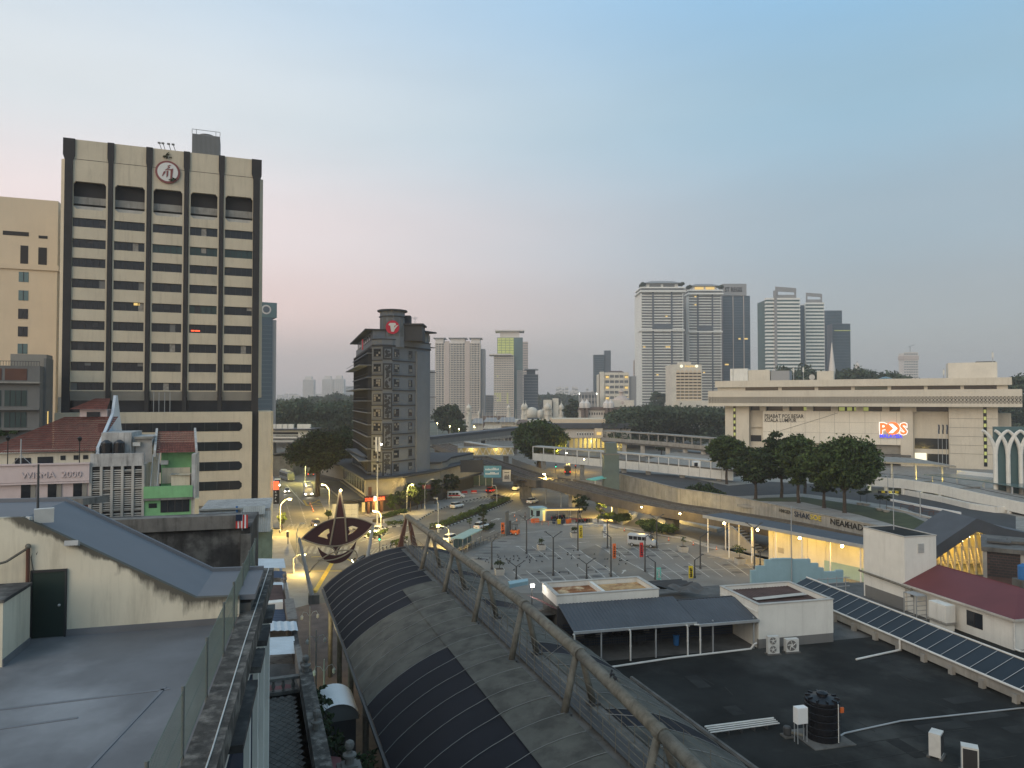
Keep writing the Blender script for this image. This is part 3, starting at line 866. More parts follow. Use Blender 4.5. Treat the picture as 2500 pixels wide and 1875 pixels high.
for k in range(3):
 MB().box(.36, .42, -d+1.2+k*3.4, -d+2.8+k*3.4, 5, 7.2).build('window', 'glass', s)
# clutter in the slot between the shops and the canopy
ob=thing('finial_house', 'grey rendered shop house with tall finial post at the mall side', 'facade', K.w(-11.35, -3.2, 0), R(20))
MB().box(-1.6, .2, -6, 1.2, 0, 9.2).build('wall', 'concrete_dk', ob)
MB().box(-.55, .2, .5, 1.25, 9.2, 10.2).build('post', 'mould', ob)
MB().box(-.75, .4, .3, 1.4, 9.9, 10.05).build('capital', 'mould', ob)
finial(ob, -.17, .87, 10.2, 1.0)
MB().box(.22, 1.5, -5, 1.0, 8.7, 9.35).build('side_wall', 'concrete', ob)
aw=tag(MB().grid(lambda u, v:K.w(-13+1.9*u, 3.4+1.6*v, 7.6-.6*u), 6, 4).build('shop_awning', 'redroof'), 'red fabric awning beside the blackened street parapet', 'awning')
aw=tag(MB().grid(lambda u, v:K.w(-13+2.2*u, 1.2+2.0*v, 7.4-.6*u), 6, 4).build('shop_awning', 'bluemetal'), 'blue tarpaulin awning next to the red awning', 'awning')
ky=thing('barrel_kiosk', 'small kiosk with white barrel roof in the mall', 'kiosk', K.w(-10.5, 13.4, 0), R(20))
MB().box(-1.2, 1.2, -1.6, 1.6, .14, 6.2).build('body', 'hoteldark', ky)
MB().grid(lambda u, v:(-1.45*math.cos(math.pi*u), -1.9+3.8*v, 6.2+1.2*math.sin(math.pi*u)), 14, 2).build('roof', 'whitepaint', ky, smooth=True)
MB().yprism([(-1.4*math.cos(math.pi*k/10), 6.2+1.15*math.sin(math.pi*k/10)) for k in range(11)], -1.75, -1.7).build('gable', 'greywall', ky)
for i, (x, y, hgt, rr) in enumerate(((-11.9, 9.6, 9.6, 1.5), (-11.6, 6.0, 8.8, 1.5), (-9.9, 3.4, 8.4, 1.4), (-12.1, 13.0, 9.0, 1.3))):
 tree('courtyard_plant', ['tall dark leafy plant rising between the shop row and the canopy', 'bushy dark plant behind the red awning', 'dark plant beside the finial post', 'slim plant against the barrel kiosk'][i], K.w(x, y, .13), hgt, rr, 40+i, 'leaf_dk', .22, 160, 12, .45, cat='plant', trunk_r=.09)
sg=thing('light_box_sign', 'tall lit light box sign on the mall by the shop row', 'sign', K.w(-11.9, 21.5, .14), R(20))
MB().box(-.1, .1, -.8, .8, 1.2, 6.4).build('panel', 'signlit', sg);MB().box(-.14, .14, -.85, .85, 6.4, 6.55).box(-.14, .14, -.85, .85, 0, 1.2).build('frame', 'frame_dk', sg)
# vintage lamps on the mall
def mall_lamp(i, p):
 t=thing('mall_lamp', 'slim pale green mall lamp post with two curled arms', 'lamp post', p, R(20), 'lamp posts on the mall')
 MB().lathe([(.16, 0), (.16, .5), (.09, .6), (.075, 5.6), (.05, 6.4)], (0, 0), 8).build('post', 'turq' if i==0 else 'galv', t)
 for s in(-1, 1):
  MB().path([(0, 0, 5.3), (s*.3, 0, 5.8), (s*.65, 0, 5.9), (s*.8, 0, 5.6)], .03, 5).build('arm', 'galv', t)
  MB().lathe([(.05, 5.6), (.16, 5.45), (.14, 5.2), (.03, 5.1)], (s*.8, 0), 8).build('lantern', 'acwhite', t)
for i, y in enumerate((15.5, 23.0, 31, 39)):
 mall_lamp(i, K.w(-10.4, y, .14))
lamp_light(None, K.w(-10.3, 34, 5.5), 260, (1, .82, .45)).name='mall_glow_light'
# ------- the mall canopy
cn=thing('mall_canopy', 'long barrel vaulted mall canopy with dark sheets, roof truss and catwalk', 'canopy', K.w(0, 0, 0), R(20))
CY0, CY1, BAY=-17.7, 39.5, 2.2
EV, RISE, HW=8.2, 3.7, 9.0
def az(x):return EV+RISE*(1-(x/HW)**2)**.9
def panel(x0, x1, y0, y1, m, dz=0.0, n=8):
 return MB().grid(lambda u, v:(x0+(x1-x0)*u, y0+(y1-y0)*v, az(max(-HW, min(HW, x0+(x1-x0)*u)))+dz), n, 1).build('panel', m, cn, smooth=True)
nb=int((CY1-CY0)/BAY)
for k in range(nb):
 y0=CY0+k*BAY;y1=y0+BAY-.012
 yc=(y0+y1)/2
 m='darkpanel' if(yc>19 or yc<7.6) else 'greypanel'
 if yc>24:panel(-9, -.9, y0, y1, m, n=12)
 else:
  panel(-9, -3.62, y0, y1, m, n=9);panel(-3.7, -.8, y0, y1, 'greypanel', .07+.01*(k%3), n=4)
 panel(1.4, 9, y0, y1, 'greypanel' if(k*7)%5 else 'darkpanel', n=10)
 pts=[(x, y0, az(x)+(.03 if yc>24 or x<-3.7 else.10)) for x in[-9+8.2*i/12 for i in range(13)]]
 MB().path(pts, .02, 4).build('seam', 'seam', cn)
 pts=[(x, y0, az(x)+.03) for x in[1.4+7.6*i/9 for i in range(10)]]
 MB().path(pts, .02, 4).build('seam', 'seam', cn)
MB().grid(lambda u, v:(-.82+2.24*u, CY0+(CY1-CY0)*v, az(.3)-.12), 1, 1).build('gutter_bed', 'concrete_dk', cn)
pts=[(-9+18*i/24, 0) for i in range(25)]
MB().path([(x, CY1+.02, az(max(-8.99, min(8.99, x)))) for x, _ in pts], .1, 6).build('end_arch', 'darksteel', cn)
for s in(-1, 1):
 MB().box(s*9.0, s*9.18, CY0, CY1, 7.9, 8.12).build('gutter', 'darksteel', cn)
 for y in(-12, -4, 4, 12, 20, 28, 36):
  MB().tube((s*8.6, y, .1), (s*8.6, y, 8.1), .22, n=10).build('column', 'steel', cn)
  MB().path([(s*8.6, y, 7.9), (s*4.5, y, az(4.5)-.4), (0, y, az(0)-.4)], .14, 6).build('rib', 'steel', cn)
X0=.1
TZ_=lambda y:float(np.interp(y, [-18, -12, -4, 4, 12, 40], [13.3, 14.05, 14.75, 15.1, 15.15, 15.1]))
MB().path([(X0, y, TZ_(y)) for y in(CY0-2, -12, -4, 4, 12, 26, 40.3)], .30, 14).build('top_tube', 'steel', cn, smooth=True)
for y in(-12, -4, 4, 12, 20.6, 29.2):
 for s in(-1, 1):
  MB().tube((X0+s*1.0, y+.35*s, az(.3)-.05), (X0+s*.18, y, TZ_(y)-.2), .2, .17, 10).build('leg', 'steel', cn, smooth=True)
  MB().box(X0+s*1.0-.3, X0+s*1.0+.3, y+.35*s-.3, y+.35*s+.3, az(.3)-.1, az(.3)+.02).build('foot', 'darksteel', cn)
 MB().tube((X0, y-.25, TZ_(y-.25)), (X0, y+.25, TZ_(y+.25)), .35, n=14).build('collar', 'steel', cn)
# catwalk with railings
MB().box(X0-.42, X0+.42, CY0, 40, az(.3)+.05, az(.3)+.09).build('walkway', 'darksteel', cn)
for s in(-1, 1):
 b=MB();x=X0+s*.5;zt=az(.3)
 for hgt, r in((1.12, .032), (.75, .018), (.4, .018)):
  b.path([(x, CY0, zt+hgt), (x, 40, zt+hgt)], r, 5)
 b.build('handrail', 'steel', cn)
 pm=None
 y=CY0
 while y<40:
  o=MB().tube((0, 0, 0), (0, 0, 1.12), .02, n=4).build('baluster', 'steel', cn) if pm is None else inst(pm, cn)
  pm=pm or o
  o.location=(x, y, zt+.0);y+=1.25
# a second fine wire fence on the outer side
b=MB()
for hgt in(.35, .7, 1.05):b.path([(3.0, CY0, az(3.0)+hgt), (3.0, 30, az(3.0)+hgt)], .014, 4)
y=CY0
while y<30:
 b.tube((3.0, y, az(3)), (3.0, y, az(3)+1.05), .018, n=4);y+=2.1
b.build('wire_rail', 'steel', cn)
b=MB()
for k in range(7):
 y=-10+k*8
 b.path([(X0, y, TZ_(y)-.3), (X0+.5, y+4, az(.3)+.4)], .016, 4)
b.build('stay_wire', 'galv', cn)
# brown triangular end frame
for s in(-1, 1):
 MB().add([(X0+s*1.9, 40.0, 8.6), (X0+s*1.0, 40.0, 8.6), (X0+s*.08, 40.0, 14.6), (X0+s*.2, 40.0, 15.2), (X0+s*1.9, 40.5, 8.6), (X0+s*1.0, 40.5, 8.6), (X0+s*.08, 40.5, 14.6), (X0+s*.2, 40.5, 15.2)], [(0, 1, 2, 3), (7, 6, 5, 4), (0, 3, 7, 4), (1, 5, 6, 2), (3, 2, 6, 7), (0, 4, 5, 1)]).build('end_frame', 'brownsteel', cn)
MB().box(X0-1.9, X0+1.9, 40.03, 40.48, 8.6, 10.6).build('end_plate', 'brownsteel', cn)
# crows on the tube
for i, y in enumerate((-7.6, -8.0)):
 c=thing('crow', 'black crow perched on the top tube of the canopy', 'bird', K.w(X0, y, TZ_(y)+.33), R(70+40*i), 'crows on the canopy tube')
 MB().ball((0, 0, .14), .16, .08, .085).ball((.15, 0, .25), .06).build('body', 'feather', c)
 MB().add([(-.12, -.04, .12), (-.12, .04, .12), (-.34, 0, .04), (-.12, 0, .16)], [(0, 1, 2), (0, 2, 3), (1, 3, 2), (0, 3, 1)]).build('tail', 'feather', c)
 MB().tube((.2, 0, .25), (.28, 0, .23), .018, .004, 5).build('beak', 'black', c)
 MB().tube((0, -.03, 0), (0, -.03, .08), .01, n=4).tube((0, .03, 0), (0, .03, .08), .01, n=4).build('leg', 'black', c)
# ------- the kite gate
A=G(770, 1474);
wg=thing('kite_gate', 'maroon kite shaped gateway with two eye holes on leaning poles', 'gateway', (A.x, A.y, .13), R(20))
WF=Fr((A.x, A.y), 20)
def wpt(px, py, y=0.0):return(WF.xat(px, y), WF.zat(px, py, y)-.13)
P=lambda l:[wpt(600+x*.4673, 1100+y*.4673) for x, y in l]
def curve(p0, p1, p2, n=12):
 return[((1-t)**2*p0[0]+2*t*(1-t)*p1[0]+t*t*p2[0], (1-t)**2*p0[1]+2*t*(1-t)*p1[1]+t*t*p2[1]) for t in[k/n for k in range(n+1)]]
up=curve((297, 458), (400, 350), (510, 350))+curve((510, 350), (600, 345), (668, 385))[1:]
dn=curve((668, 385), (590, 490), (470, 499))+curve((470, 499), (380, 500), (297, 458))[1:-1]
eyeL=[(381, 447), (415, 418), (438, 407), (442, 430), (428, 440), (432, 462), (412, 455)]
eyeR=[(537, 400), (560, 392), (590, 402), (560, 432), (536, 443), (548, 425), (540, 412)]
body=shape2d('sail', [P(up+dn), P(eyeL), P(eyeR)], 'wau', wg, .18)
tip=shape2d('spire', [P([(470, 350), (492, 210), (496, 210), (522, 350)])], 'wau', wg, .2)
cres=shape2d('crescent', [P(curve((380, 500), (400, 590), (470, 590))+curve((470, 590), (560, 585), (582, 470))[1:]+curve((582, 470), (540, 545), (470, 548))+curve((470, 548), (410, 545), (380, 500))[1:-1])], 'wau', wg, .18)
neck=shape2d('neck', [P([(455, 498), (505, 498), (490, 520), (480, 548), (470, 520)])], 'wau', wg, .16)
for s in(-1, 1):
 pt=[(470, 350), (492, 208)] if s<0 else[(522, 350), (496, 208)]
 q=P(pt);ext=P([(444, 492)] if s<0 else[(530, 474)])
 MB().path([(q[1][0], -.15, q[1][1]), (q[0][0], -.15, q[0][1]), (ext[0][0], -.15, ext[0][1])], .13, 8).build('spar', 'wautube', wg)
for nm, ln in(('rim', up+dn+up[:1]), ('rim', curve((380, 568), (470, 590), (560, 520))), ('hoop', curve((335, 635), (430, 500), (575, 522))), ('hoop', curve((430, 500), (470, 500), (475, 545))), ('hoop', curve((505, 500), (480, 500), (475, 545))), ('hoop', curve((575, 522), (600, 560), (560, 590)))):
 MB().path([(x, -.14, z) for x, z in P(ln)], .1, 6).build(nm, 'wautube', wg)
lt, lb=P([(283, 455)])[0], P([(362, 800)])[0]
rt, rb=P([(670, 385)])[0], P([(600, 690)])[0]
for(t_, b_) in((lt, lb), (rt, rb)):
 MB().tube((b_[0], 0, 0), (t_[0], 0, t_[1]), .34, .2, 10).build('pole', 'galv', wg)
 MB().box(b_[0]-.7, b_[0]+.7, -.7, .7, -.1, 1.2).build('footing', 'concrete_dk', wg)
bl=P([(497, 207)])[0]
MB().ball((bl[0], -.25, bl[1]), .16).build('bulb', 'bulb', wg)
lamp_light(wg, (bl[0], -1.2, bl[1]+.6), 350, (1, .85, .55))
# ------- market hall roofs, right foreground
M=Fr((20.3, 58.9), 13.5)
MZ=7.6
mat('felt_lap', (.024, .024, .023), .9, .3);mat('felt_patch', (.030, .031, .030), .92, .4, .6, spec=.1)
mk=thing('market_hall', 'black felted flat roof of the market hall with concrete upstands', 'building', M.w(0, 0, 0), R(13.5))
kl=lambda x, y:tuple(M.l(K.w(x, y)))[:2]
left=[kl(9.7, -18), kl(9.7, 8), kl(9.7, 24), kl(9.7, 36)]
MB().prism([left[0], left[1], kl(9.7, 16), (-7, 11.5), (30, 11.5), (30, -34), (-12, -34)], 0, MZ-.02).build('body', 'roofgrey', mk)
MB().prism([kl(9.7, 16.1), left[2], (-4, 27), (12, 27), (30, 24), (30, 11.6), (-6.9, 11.6)], 0, 5.3).build('rear_roof', 'roofgrey', mk)
MB().prism([left[0], left[1], (-14.9, .3), (19, .3), (30, 3), (30, -34), (-12, -34)], MZ-.018, MZ).build('felt', 'blackroof', mk)
b=MB()
rr=random.Random(3)
for k in range(7):
 y=-26+k*1.7;x0=-8+rr.uniform(-2, 4);x1=x0+rr.uniform(5, 14)
 b.obox(((x0+x1)/2, y, MZ+.008), x1-x0, .05, .012, R(rr.uniform(-1, 1)))
for k in range(9):
 b.obox((rr.uniform(-8, 9), rr.uniform(-20, -3), MZ+.008), .05, rr.uniform(.8, 1.8), .014, R(rr.uniform(-20, 20)))
b.build('felt_lap', 'felt_lap', mk)
for k in range(12):
 x, y=rr.uniform(-9, 9), rr.uniform(-22, -2.5)
 MB().obox((x, y, MZ+.004+.0005*k), rr.uniform(1.2, 4.5), rr.uniform(.9, 1.0), .006, R(rr.choice((0, 90))+rr.uniform(-2, 2))).build('felt_patch', 'felt_patch', mk)
MB().path([(left[0][0]+.3, left[0][1], MZ+.15), (left[1][0]+.3, left[1][1], MZ+.15)], .16, 6).build('roof_gutter', 'concrete_dk', mk)
# white rendered box with parapet and sunken sheet roof
wb=thing('roof_box', 'white rendered roof box with grey base and sunken rusty sheet roof', 'roof block', M.w(0, 0, MZ), R(13.5))
MB().box(0, 7.1, 0, .22, .75, 3.55).box(0, .22, .221, 6.1, 0, 3.55).box(6.88, 7.1, .221, 6.1, 0, 3.55).box(.221, 6.879, 5.88, 6.1, 0, 3.55).build('wall', 'whitewall', wb)
MB().box(0.0, 7.1, .0, .219, 0, .748).build('base', 'greywall', wb)
MB().box(-.06, 7.16, -.06, .26, 3.553, 3.62).box(-.06, .26, .262, 6.16, 3.553, 3.62).box(6.84, 7.16, .262, 6.16, 3.553, 3.62).box(.262, 6.838, 5.84, 6.16, 3.553, 3.62).build('coping', 'concrete_lt', wb)
corr(MB(), .225, 6.875, .225, 5.875, lambda x, y:3.1+.02*y, .3, .05, 'y').build('roof_sheet', 'brownroof', wb)
corr(MB(), 1.2, 6.2, 2.2, 2.9, lambda x, y:3.25+.03*x, .2, .04, 'x').build('loose_sheet', 'concrete_lt', wb)
corr(MB(), .4, 3.4, 1.0, 1.7, lambda x, y:3.22, .2, .03, 'x').build('loose_sheet', 'tarp', wb)
for z in(1.9, 2.4, 2.9):MB().box(-.07, -.003, .1, 6.0, z, z+.07).build('louvre_rail', 'whitewall', wb)
# open shed with corrugated lean-to roofs
sh=thing('roof_shed', 'open fronted roof shed under a blue grey corrugated lean-to', 'shed', M.w(-16, .5, MZ), R(13.5))
corr(MB(), 0, 10.4, -.5, 3.6, lambda x, y:2.55+.24*(y+.5), .3, .05, 'y').build('roof_sheet', 'metalroof', sh)
corr(MB(), 10.5, 15.9, -.7, 3.0, lambda x, y:2.42+.24*(y+.7), .3, .05, 'y').build('roof_sheet', 'metalroof', sh)
MB().box(0, 10.4, -.62, -.51, 2.4, 2.6).build('fascia', 'galv', sh);MB().box(10.5, 15.9, -.82, -.71, 2.27, 2.47).build('fascia', 'galv', sh)
MB().box(-.1, 15.9, 3.3, 3.5, 0, 3.3).build('back_wall', 'hoteldark', sh)
MB().box(1.4, 8.0, 3.24, 3.298, .75, 2.2).build('pale_panel', 'curtain', sh)
for x in(2.3, 6.9, 11.9, 15.6):MB().box(x-.05, x+.05, -.45, -.35, 0, 2.6).build('post', 'galv', sh)
b=MB()
for x in(1.0, 4.6, 9.4):pass
for k in range(9):
 MB().box(.2, 15.7, 3.05-.01*k, 3.1-.01*k, .2+k*.22, .27+k*.22).build('shutter_slat', 'navy', sh)
for i, x in enumerate((-.0, 4.6, 9.5, 10.6)):
 p=thing('downpipe', 'white plastic downpipe hanging from the shed eave', 'pipe', M.w(-16+x, -.1, MZ), R(13.5), 'downpipes on the shed eave')
 MB().path([(-.5 if i==3 else-.1, -.1, 2.45), (0, -.1, 2.4), (.02, -.1, 2.1), (.02, -.1, .05)], .07, 8).build('pipe', 'pipewhite', p)
 MB().tube((.02, -.1, 1.15), (.02, -.1, 1.27), .085, n=8).build('collar', 'pipewhite', p)
rp=tag(MB().path([M.w(-16.4, -1.6, MZ+.1), M.w(-8, -.55, MZ+.1), M.w(-.8, -.15, MZ+.1), M.w(-.55, -.15, MZ+.45), M.w(-.25, -.1, MZ+.5)], .08, 8).build('roof_pipe', 'pipewhite'), 'white drain pipe lying along the front of the shed', 'pipe')
bn=thing('blue_bin', 'blue plastic bin standing inside the shed', 'bin', M.w(-6.2, 2.4, MZ), R(13.5))
MB().lathe([(.22, 0), (.26, .8), (.28, .82), (.28, .88)], (0, 0), 10).build('body', 'blue', bn);MB().lathe([(.29, .88), (.1, 1.0)], (0, 0), 10).build('lid', 'navy', bn)
nt_=thing('notice', 'white paper notice pinned inside the shed', 'notice', M.w(-4.9, 2.75, MZ+1.3), R(13.5));MB().box(-.15, .15, -.02, 0, 0, .5).build('sheet', 'whitepaint', nt_);MB().box(-.7, -.2, -.02, 0, .12, .24).build('strip', 'yellow', nt_)
def chair(i, x):
 c=thing('stacked_chair', 'stack of dark chairs along the shed back wall', 'chair stack', M.w(x, 3.0, MZ+.0), R(13.5+4*(i%3)), 'chair stacks in the shed')
 MB().box(-.24, .24, -.25, .22, .95, 1.0).box(-.24, .24, -.25, .22, 1.12, 1.17).build('seat', 'black', c)
 MB().obox((0, .25, 1.5), .46, .05, .5, 0, R(-8)).build('backrest', 'black', c)
 for sx in(-.2, .2):
  for sy in(-.2, .18):MB().tube((sx*1.1, sy*1.15, 0), (sx, sy, .96), .018, n=4).build('leg', 'darksteel', c)
for i, x in enumerate((-13.8, -13.3, -11.8, -11.2, -10.6, -10.0, -9.5, -9.0, -7.6)):chair(i, x)
# water tank housing with rusty sheets, and roofs behind
tk=thing('rust_roof_box', 'long white parapet box holding two rusty corrugated roofs', 'roof block', M.w(-16, 4.4, MZ), R(13.5))
z0, z1=3.3, 4.15
MB().box(0, 9.2, 0, .25, z0, z1).box(0, .25, .251, 4.4, z0, z1).box(8.95, 9.2, .251, 4.4, z0, z1).box(.251, 8.949, 4.15, 4.4, z0, z1).box(4.3, 4.6, .251, 4.149, z0, z1-.06).build('parapet', 'whitewall', tk)
MB().box(.05, 9.15, .05, 4.35, 0, z0-.002).build('plinth', 'concrete_dk', tk)
corr(MB(), .255, 4.295, .255, 4.145, lambda x, y:3.72, .26, .06, 'x').build('roof_sheet', 'rust', tk)
corr(MB(), 4.605, 8.945, .255, 4.145, lambda x, y:3.72, .26, .06, 'x').build('roof_sheet', 'rust_lt', tk)
MB().box(-.06, 9.26, -.05, .3, z1+.003, z1+.07).box(-.06, .3, .302, 4.45, z1+.003, z1+.07).box(8.9, 9.26, .302, 4.45, z1+.003, z1+.07).box(.302, 8.898, 4.1, 4.45, z1+.003, z1+.07).build('coping', 'concrete_lt', tk)
lr=thing('tarp_roof', 'uneven grey patched roof with crumpled tarpaulins behind the shed', 'roof', M.w(-7, 10, MZ), R(13.5))
MB().grid(lambda u, v:(-11+18.5*u, -5.4+8.4*v, 2.55-1.3*v+.10*math.sin(u*22)*math.sin(v*9)), 26, 10).build('sheeting', 'roofgrey', lr)
MB().grid(lambda u, v:(1.2+5.4*u, .2+2.6*v, 2.55+.3*math.sin(u*7+v*4)*(1-v)+.16*math.sin(v*13)), 16, 10).build('tarpaulin', 'asphalt_dark', lr)
MB().grid(lambda u, v:(3.6+3.2*u, -2.6+2.4*v, 2.85+.22*math.sin(u*9)*math.cos(v*6)), 12, 8).build('tarpaulin', 'tarp', lr)
MB().grid(lambda u, v:(-1.5+2.6*u, -5.2+.9*v, 2.95+.12*math.sin(u*12)), 10, 3).build('flashing', 'galv', lr)
gl=thing('roof_floodlight', 'bright white floodlight at the corner of the rusty roof box', 'lamp', M.w(-17.0, 8.6, MZ), R(13.5))
MB().tube((0, 0, 0), (0, 0, 4.0), .05, n=6).build('pole', 'darksteel', gl);MB().obox((0, -.1, 4.1), .4, .2, .26, 0, R(-30)).build('housing', 'galv', gl)
MB().obox((0, -.22, 4.06), .34, .05, .2, 0, R(-30)).build('lens', 'bulbwhite', gl);lamp_light(gl, (0, -.6, 3.9), 60, (1, .95, .85))
rs=tag(MB().grid(lambda u, v:M.w(-17.6+1.2*u+1.0*v, 8.0-4.2*v, MZ+3.4-.5*u), 2, 6).build('red_flashing', 'redroof'), 'red metal roof edge beside the rusty roof box', 'roof edge')
# stepped pale blue gable of the rear front
sg_=thing('stepped_gable', 'pale blue stepped gable wall of the market hall', 'gable', M.w(0, 26.6, 0), R(13.5))
MF=Fr(M.w(0, 26.6), 13.5)
def mx(px):return MF.xat(1740+px*.3436)
def mz(px, py):return MF.zat(1740+px*.3436, 1180+py*.3436)
st=[(265, 620), (302, 620), (302, 588), (365, 588), (365, 545), (684, 538), (684, 568), (740, 568), (740, 600), (778, 600), (778, 628), (862, 628), (862, 618), (915, 618)]
pts=[(mx(x), mz(x, y)) for x, y in st]
MB().yprism(pts+[(pts[-1][0], 2.5), (pts[0][0], 2.5)], 0, .35).build('wall', 'teal', sg_)
MB().yprism([(mx(410), mz(410, 543)), (mx(560), mz(560, 540)), (mx(560), mz(560, 540)+.12), (mx(410), mz(410, 543)+.12)], -.05, .4).build('coping', 'teal', sg_)
MB().tube((mx(545), -.15, 4.6), (mx(545), -.15, mz(545, 160)), .07, .05, 8).build('mast', 'galv', sg_)
yw=tag(MB().prism([tuple(G(1240, 1419, 8.3))[:2], tuple(G(1288, 1412, 8.3))[:2], tuple(G(1290, 1418, 8.3))[:2], tuple(G(1244, 1427, 8.3))[:2]], 7.9, 8.3).build('gable_shoulder', 'teal'), 'small pale blue wall end seen beside the canopy truss', 'gable')
# skylight lean-to
sk=thing('skylight_roof', 'long dark blue glazed lean-to roof with white gutters', 'skylight', M.w(11, 0, MZ), R(13.5))
y=-24.0;k=0
pm=None
while y<12.4:
 o=MB().add([(0, .03, 1.0), (2.5, .03, 2.0), (2.5, 1.27, 2.0), (0, 1.27, 1.0), (0, .03, .96), (2.5, .03, 1.96), (2.5, 1.27, 1.96), (0, 1.27, .96)], [(0, 1, 2, 3), (7, 6, 5, 4), (0, 4, 5, 1), (2, 6, 7, 3), (1, 5, 6, 2), (3, 7, 4, 0)]).build('pane', 'skypanel', sk) if pm is None else inst(pm, sk)
 pm=pm or o
 o.location=(0, y, 0)
 MB().tube((0, y, 1.03), (2.5, y, 2.03), .025, n=4).build('glazing_bar', 'galv', sk)
 if k%2==0:MB().box(-.28, .05, y, y+.35, -.05, .6).build('bracket', 'concrete', sk)
 y+=1.3;k+=1
MB().box(0, .25, -24, 12.5, .2, .92).build('upstand', 'concrete', sk)
MB().path([(-.12, -24, .98), (-.12, 12.5, .98)], .09, 8).build('gutter', 'pipewhite', sk)
MB().path([(2.6, -24, 2.06), (2.6, 12.5, 2.06)], .08, 8).build('ridge_pipe', 'pipewhite', sk)
MB().box(2.45, 2.55, -24, 12.5, .0, 1.93).build('back_wall', 'concrete_dk', sk)
MB().path([(-.15, -3.2, .95), (-.15, -3.2, .1), (-.6, -3.3, .1), (-5.1, -4.2, .1)], .08, 8).build('drain_pipe', 'pipewhite', sk)
# white lift block and red roofed plant house
lb_=thing('lift_block', 'tall white lift block with dark flat roof and louvre vent', 'roof block', M.w(19.8, 6, MZ), R(13.5))
MB().box(0, 3.7, 0, 5.6, 0, 7.1).build('wall', 'whitewall', lb_);MB().box(.12, 3.58, .12, 5.48, 7.1, 7.13).build('roof', 'blackroof', lb_)
MB().box(-.05, 3.75, -.05, .11, 7.103, 7.2).box(-.05, .11, .112, 5.65, 7.103, 7.2).box(3.59, 3.75, .112, 5.65, 7.103, 7.2).box(.112, 3.588, 5.49, 5.65, 7.103, 7.2).build('coping', 'concrete_lt', lb_)
MB().box(1.5, 2.25, -.04, -.003, 5.5, 6.45).build('vent', 'acwhite', lb_)
for k in range(7):MB().box(1.54, 2.21, -.08, -.042, 5.56+k*.125, 5.62+k*.125).build('louvre', 'galv', lb_)
MB().box(-.012, -.003, .05, 5.4, 0, 1.2).build('base', 'greywall', lb_)
MB().tube((2.0, 3.6, 7.13), (2.0, 3.6, 13), .05, .03, 6).build('mast', 'galv', lb_)
MB().path([(-.4, 5.8, 2.6), (-.4, .4, 2.5), (-.4, -1.2, 2.4), (-.4, -1.3, 1.7)], .12, 8).build('pipe', 'steel', lb_)
rh=thing('plant_house', 'white walled plant house under a dark red hipped metal roof', 'house', M.w(20, -5.3, MZ), R(13.5))
MB().box(0, 7.2, 0, 11.25, 0, 2.75).build('wall', 'whitewall', rh)
e=.45
A_, B_, C_, D_=(-e, -e, 2.68), (7.6, -e, 2.68), (7.6, 11.28, 2.68), (-e, 11.28, 2.68)
P1, P2=(3.6, 2.6, 4.25), (3.6, 11.28, 4.25)
MB().add([A_, B_, C_, D_, P1, P2], [(0, 4, 5, 3), (0, 1, 4), (1, 2, 5, 4), (3, 5, 2), (0, 3, 2, 1)]).build('roof', 'redroof', rh)
MB().box(-e-.06, -e+.06, -e, 11.3, 2.5, 2.68).build('gutter', 'concrete_lt', rh);MB().box(-e, 7.6, -e-.06, -e+.06, 2.5, 2.678).build('gutter', 'concrete_lt', rh)
MB().path([P1, P2], .05, 5).build('ridge', 'redroof', rh)
wn_=MB().box(-.03, -.003, 2.9, 4.5, .75, 2.05).build('window', 'glass', rh)
MB().box(-.06, -.032, 3.67, 3.73, .75, 2.05).build('mullion', 'frame_dk', wn_)
MB().path([(-.1, -.1, 2.5), (-.12, -.14, 2.2), (-.12, -.14, .2), (.1, -.5, .1), (2.5, -1.3, .1)], .08, 8).build('downpipe', 'pipewhite', rh)
cb=thing('cabinet', 'cream steel switch cabinet on legs beside the plant house', 'cabinet', M.w(18.4, -.2, MZ), R(13.5))
MB().box(0, 1.0, 0, 1.9, .8, 2.3).build('body', 'whitewall', cb);MB().box(-.03, -.003, .05, .93, .9, 2.2).box(-.03, -.003, .97, 1.85, .9, 2.2).build('door', 'whitewall', cb)
MB().box(-.1, 1.1, -.1, 2.0, .62, .79).build('frame', 'concrete', cb);MB().box(.05, .95, .05, 1.85, 0, .6).build('plinth', 'whitewall', cb)
rk=thing('pipe_rack', 'grey steel rack frame on the market roof by the white lift block', 'rack', M.w(18.3, 3.0, MZ), R(13.5))
for x in(0, 1.1):
 for yy in(0, 1.5):MB().box(x, x+.06, yy, yy+.06, 0, 2.3).build('post', 'galv', rk)
for k in range(6):MB().box(.0, 1.16, -.003, .04, .1+k*.42, .15+k*.42).box(.0, 1.16, 1.52, 1.563, .1+k*.42, .15+k*.42).build('rung', 'galv', rk)
MB().box(0, 1.16, 0, 1.56, 2.3, 2.33).build('top', 'galv', rk)
tf=thing('roof_railing', 'grey steel pipe railing at the far end of the skylight', 'railing', M.w(14, 14, MZ), R(13.5))
for k in range(6):MB().tube((k*1.1, 0, -1), (k*1.1, 0, 1.5), .04, n=6).build('post', 'galv', tf)
for z in(.4, .8, 1.3):MB().path([(0, 0, z), (6, 0, z)], .05, 6).build('rail', 'galv', tf)
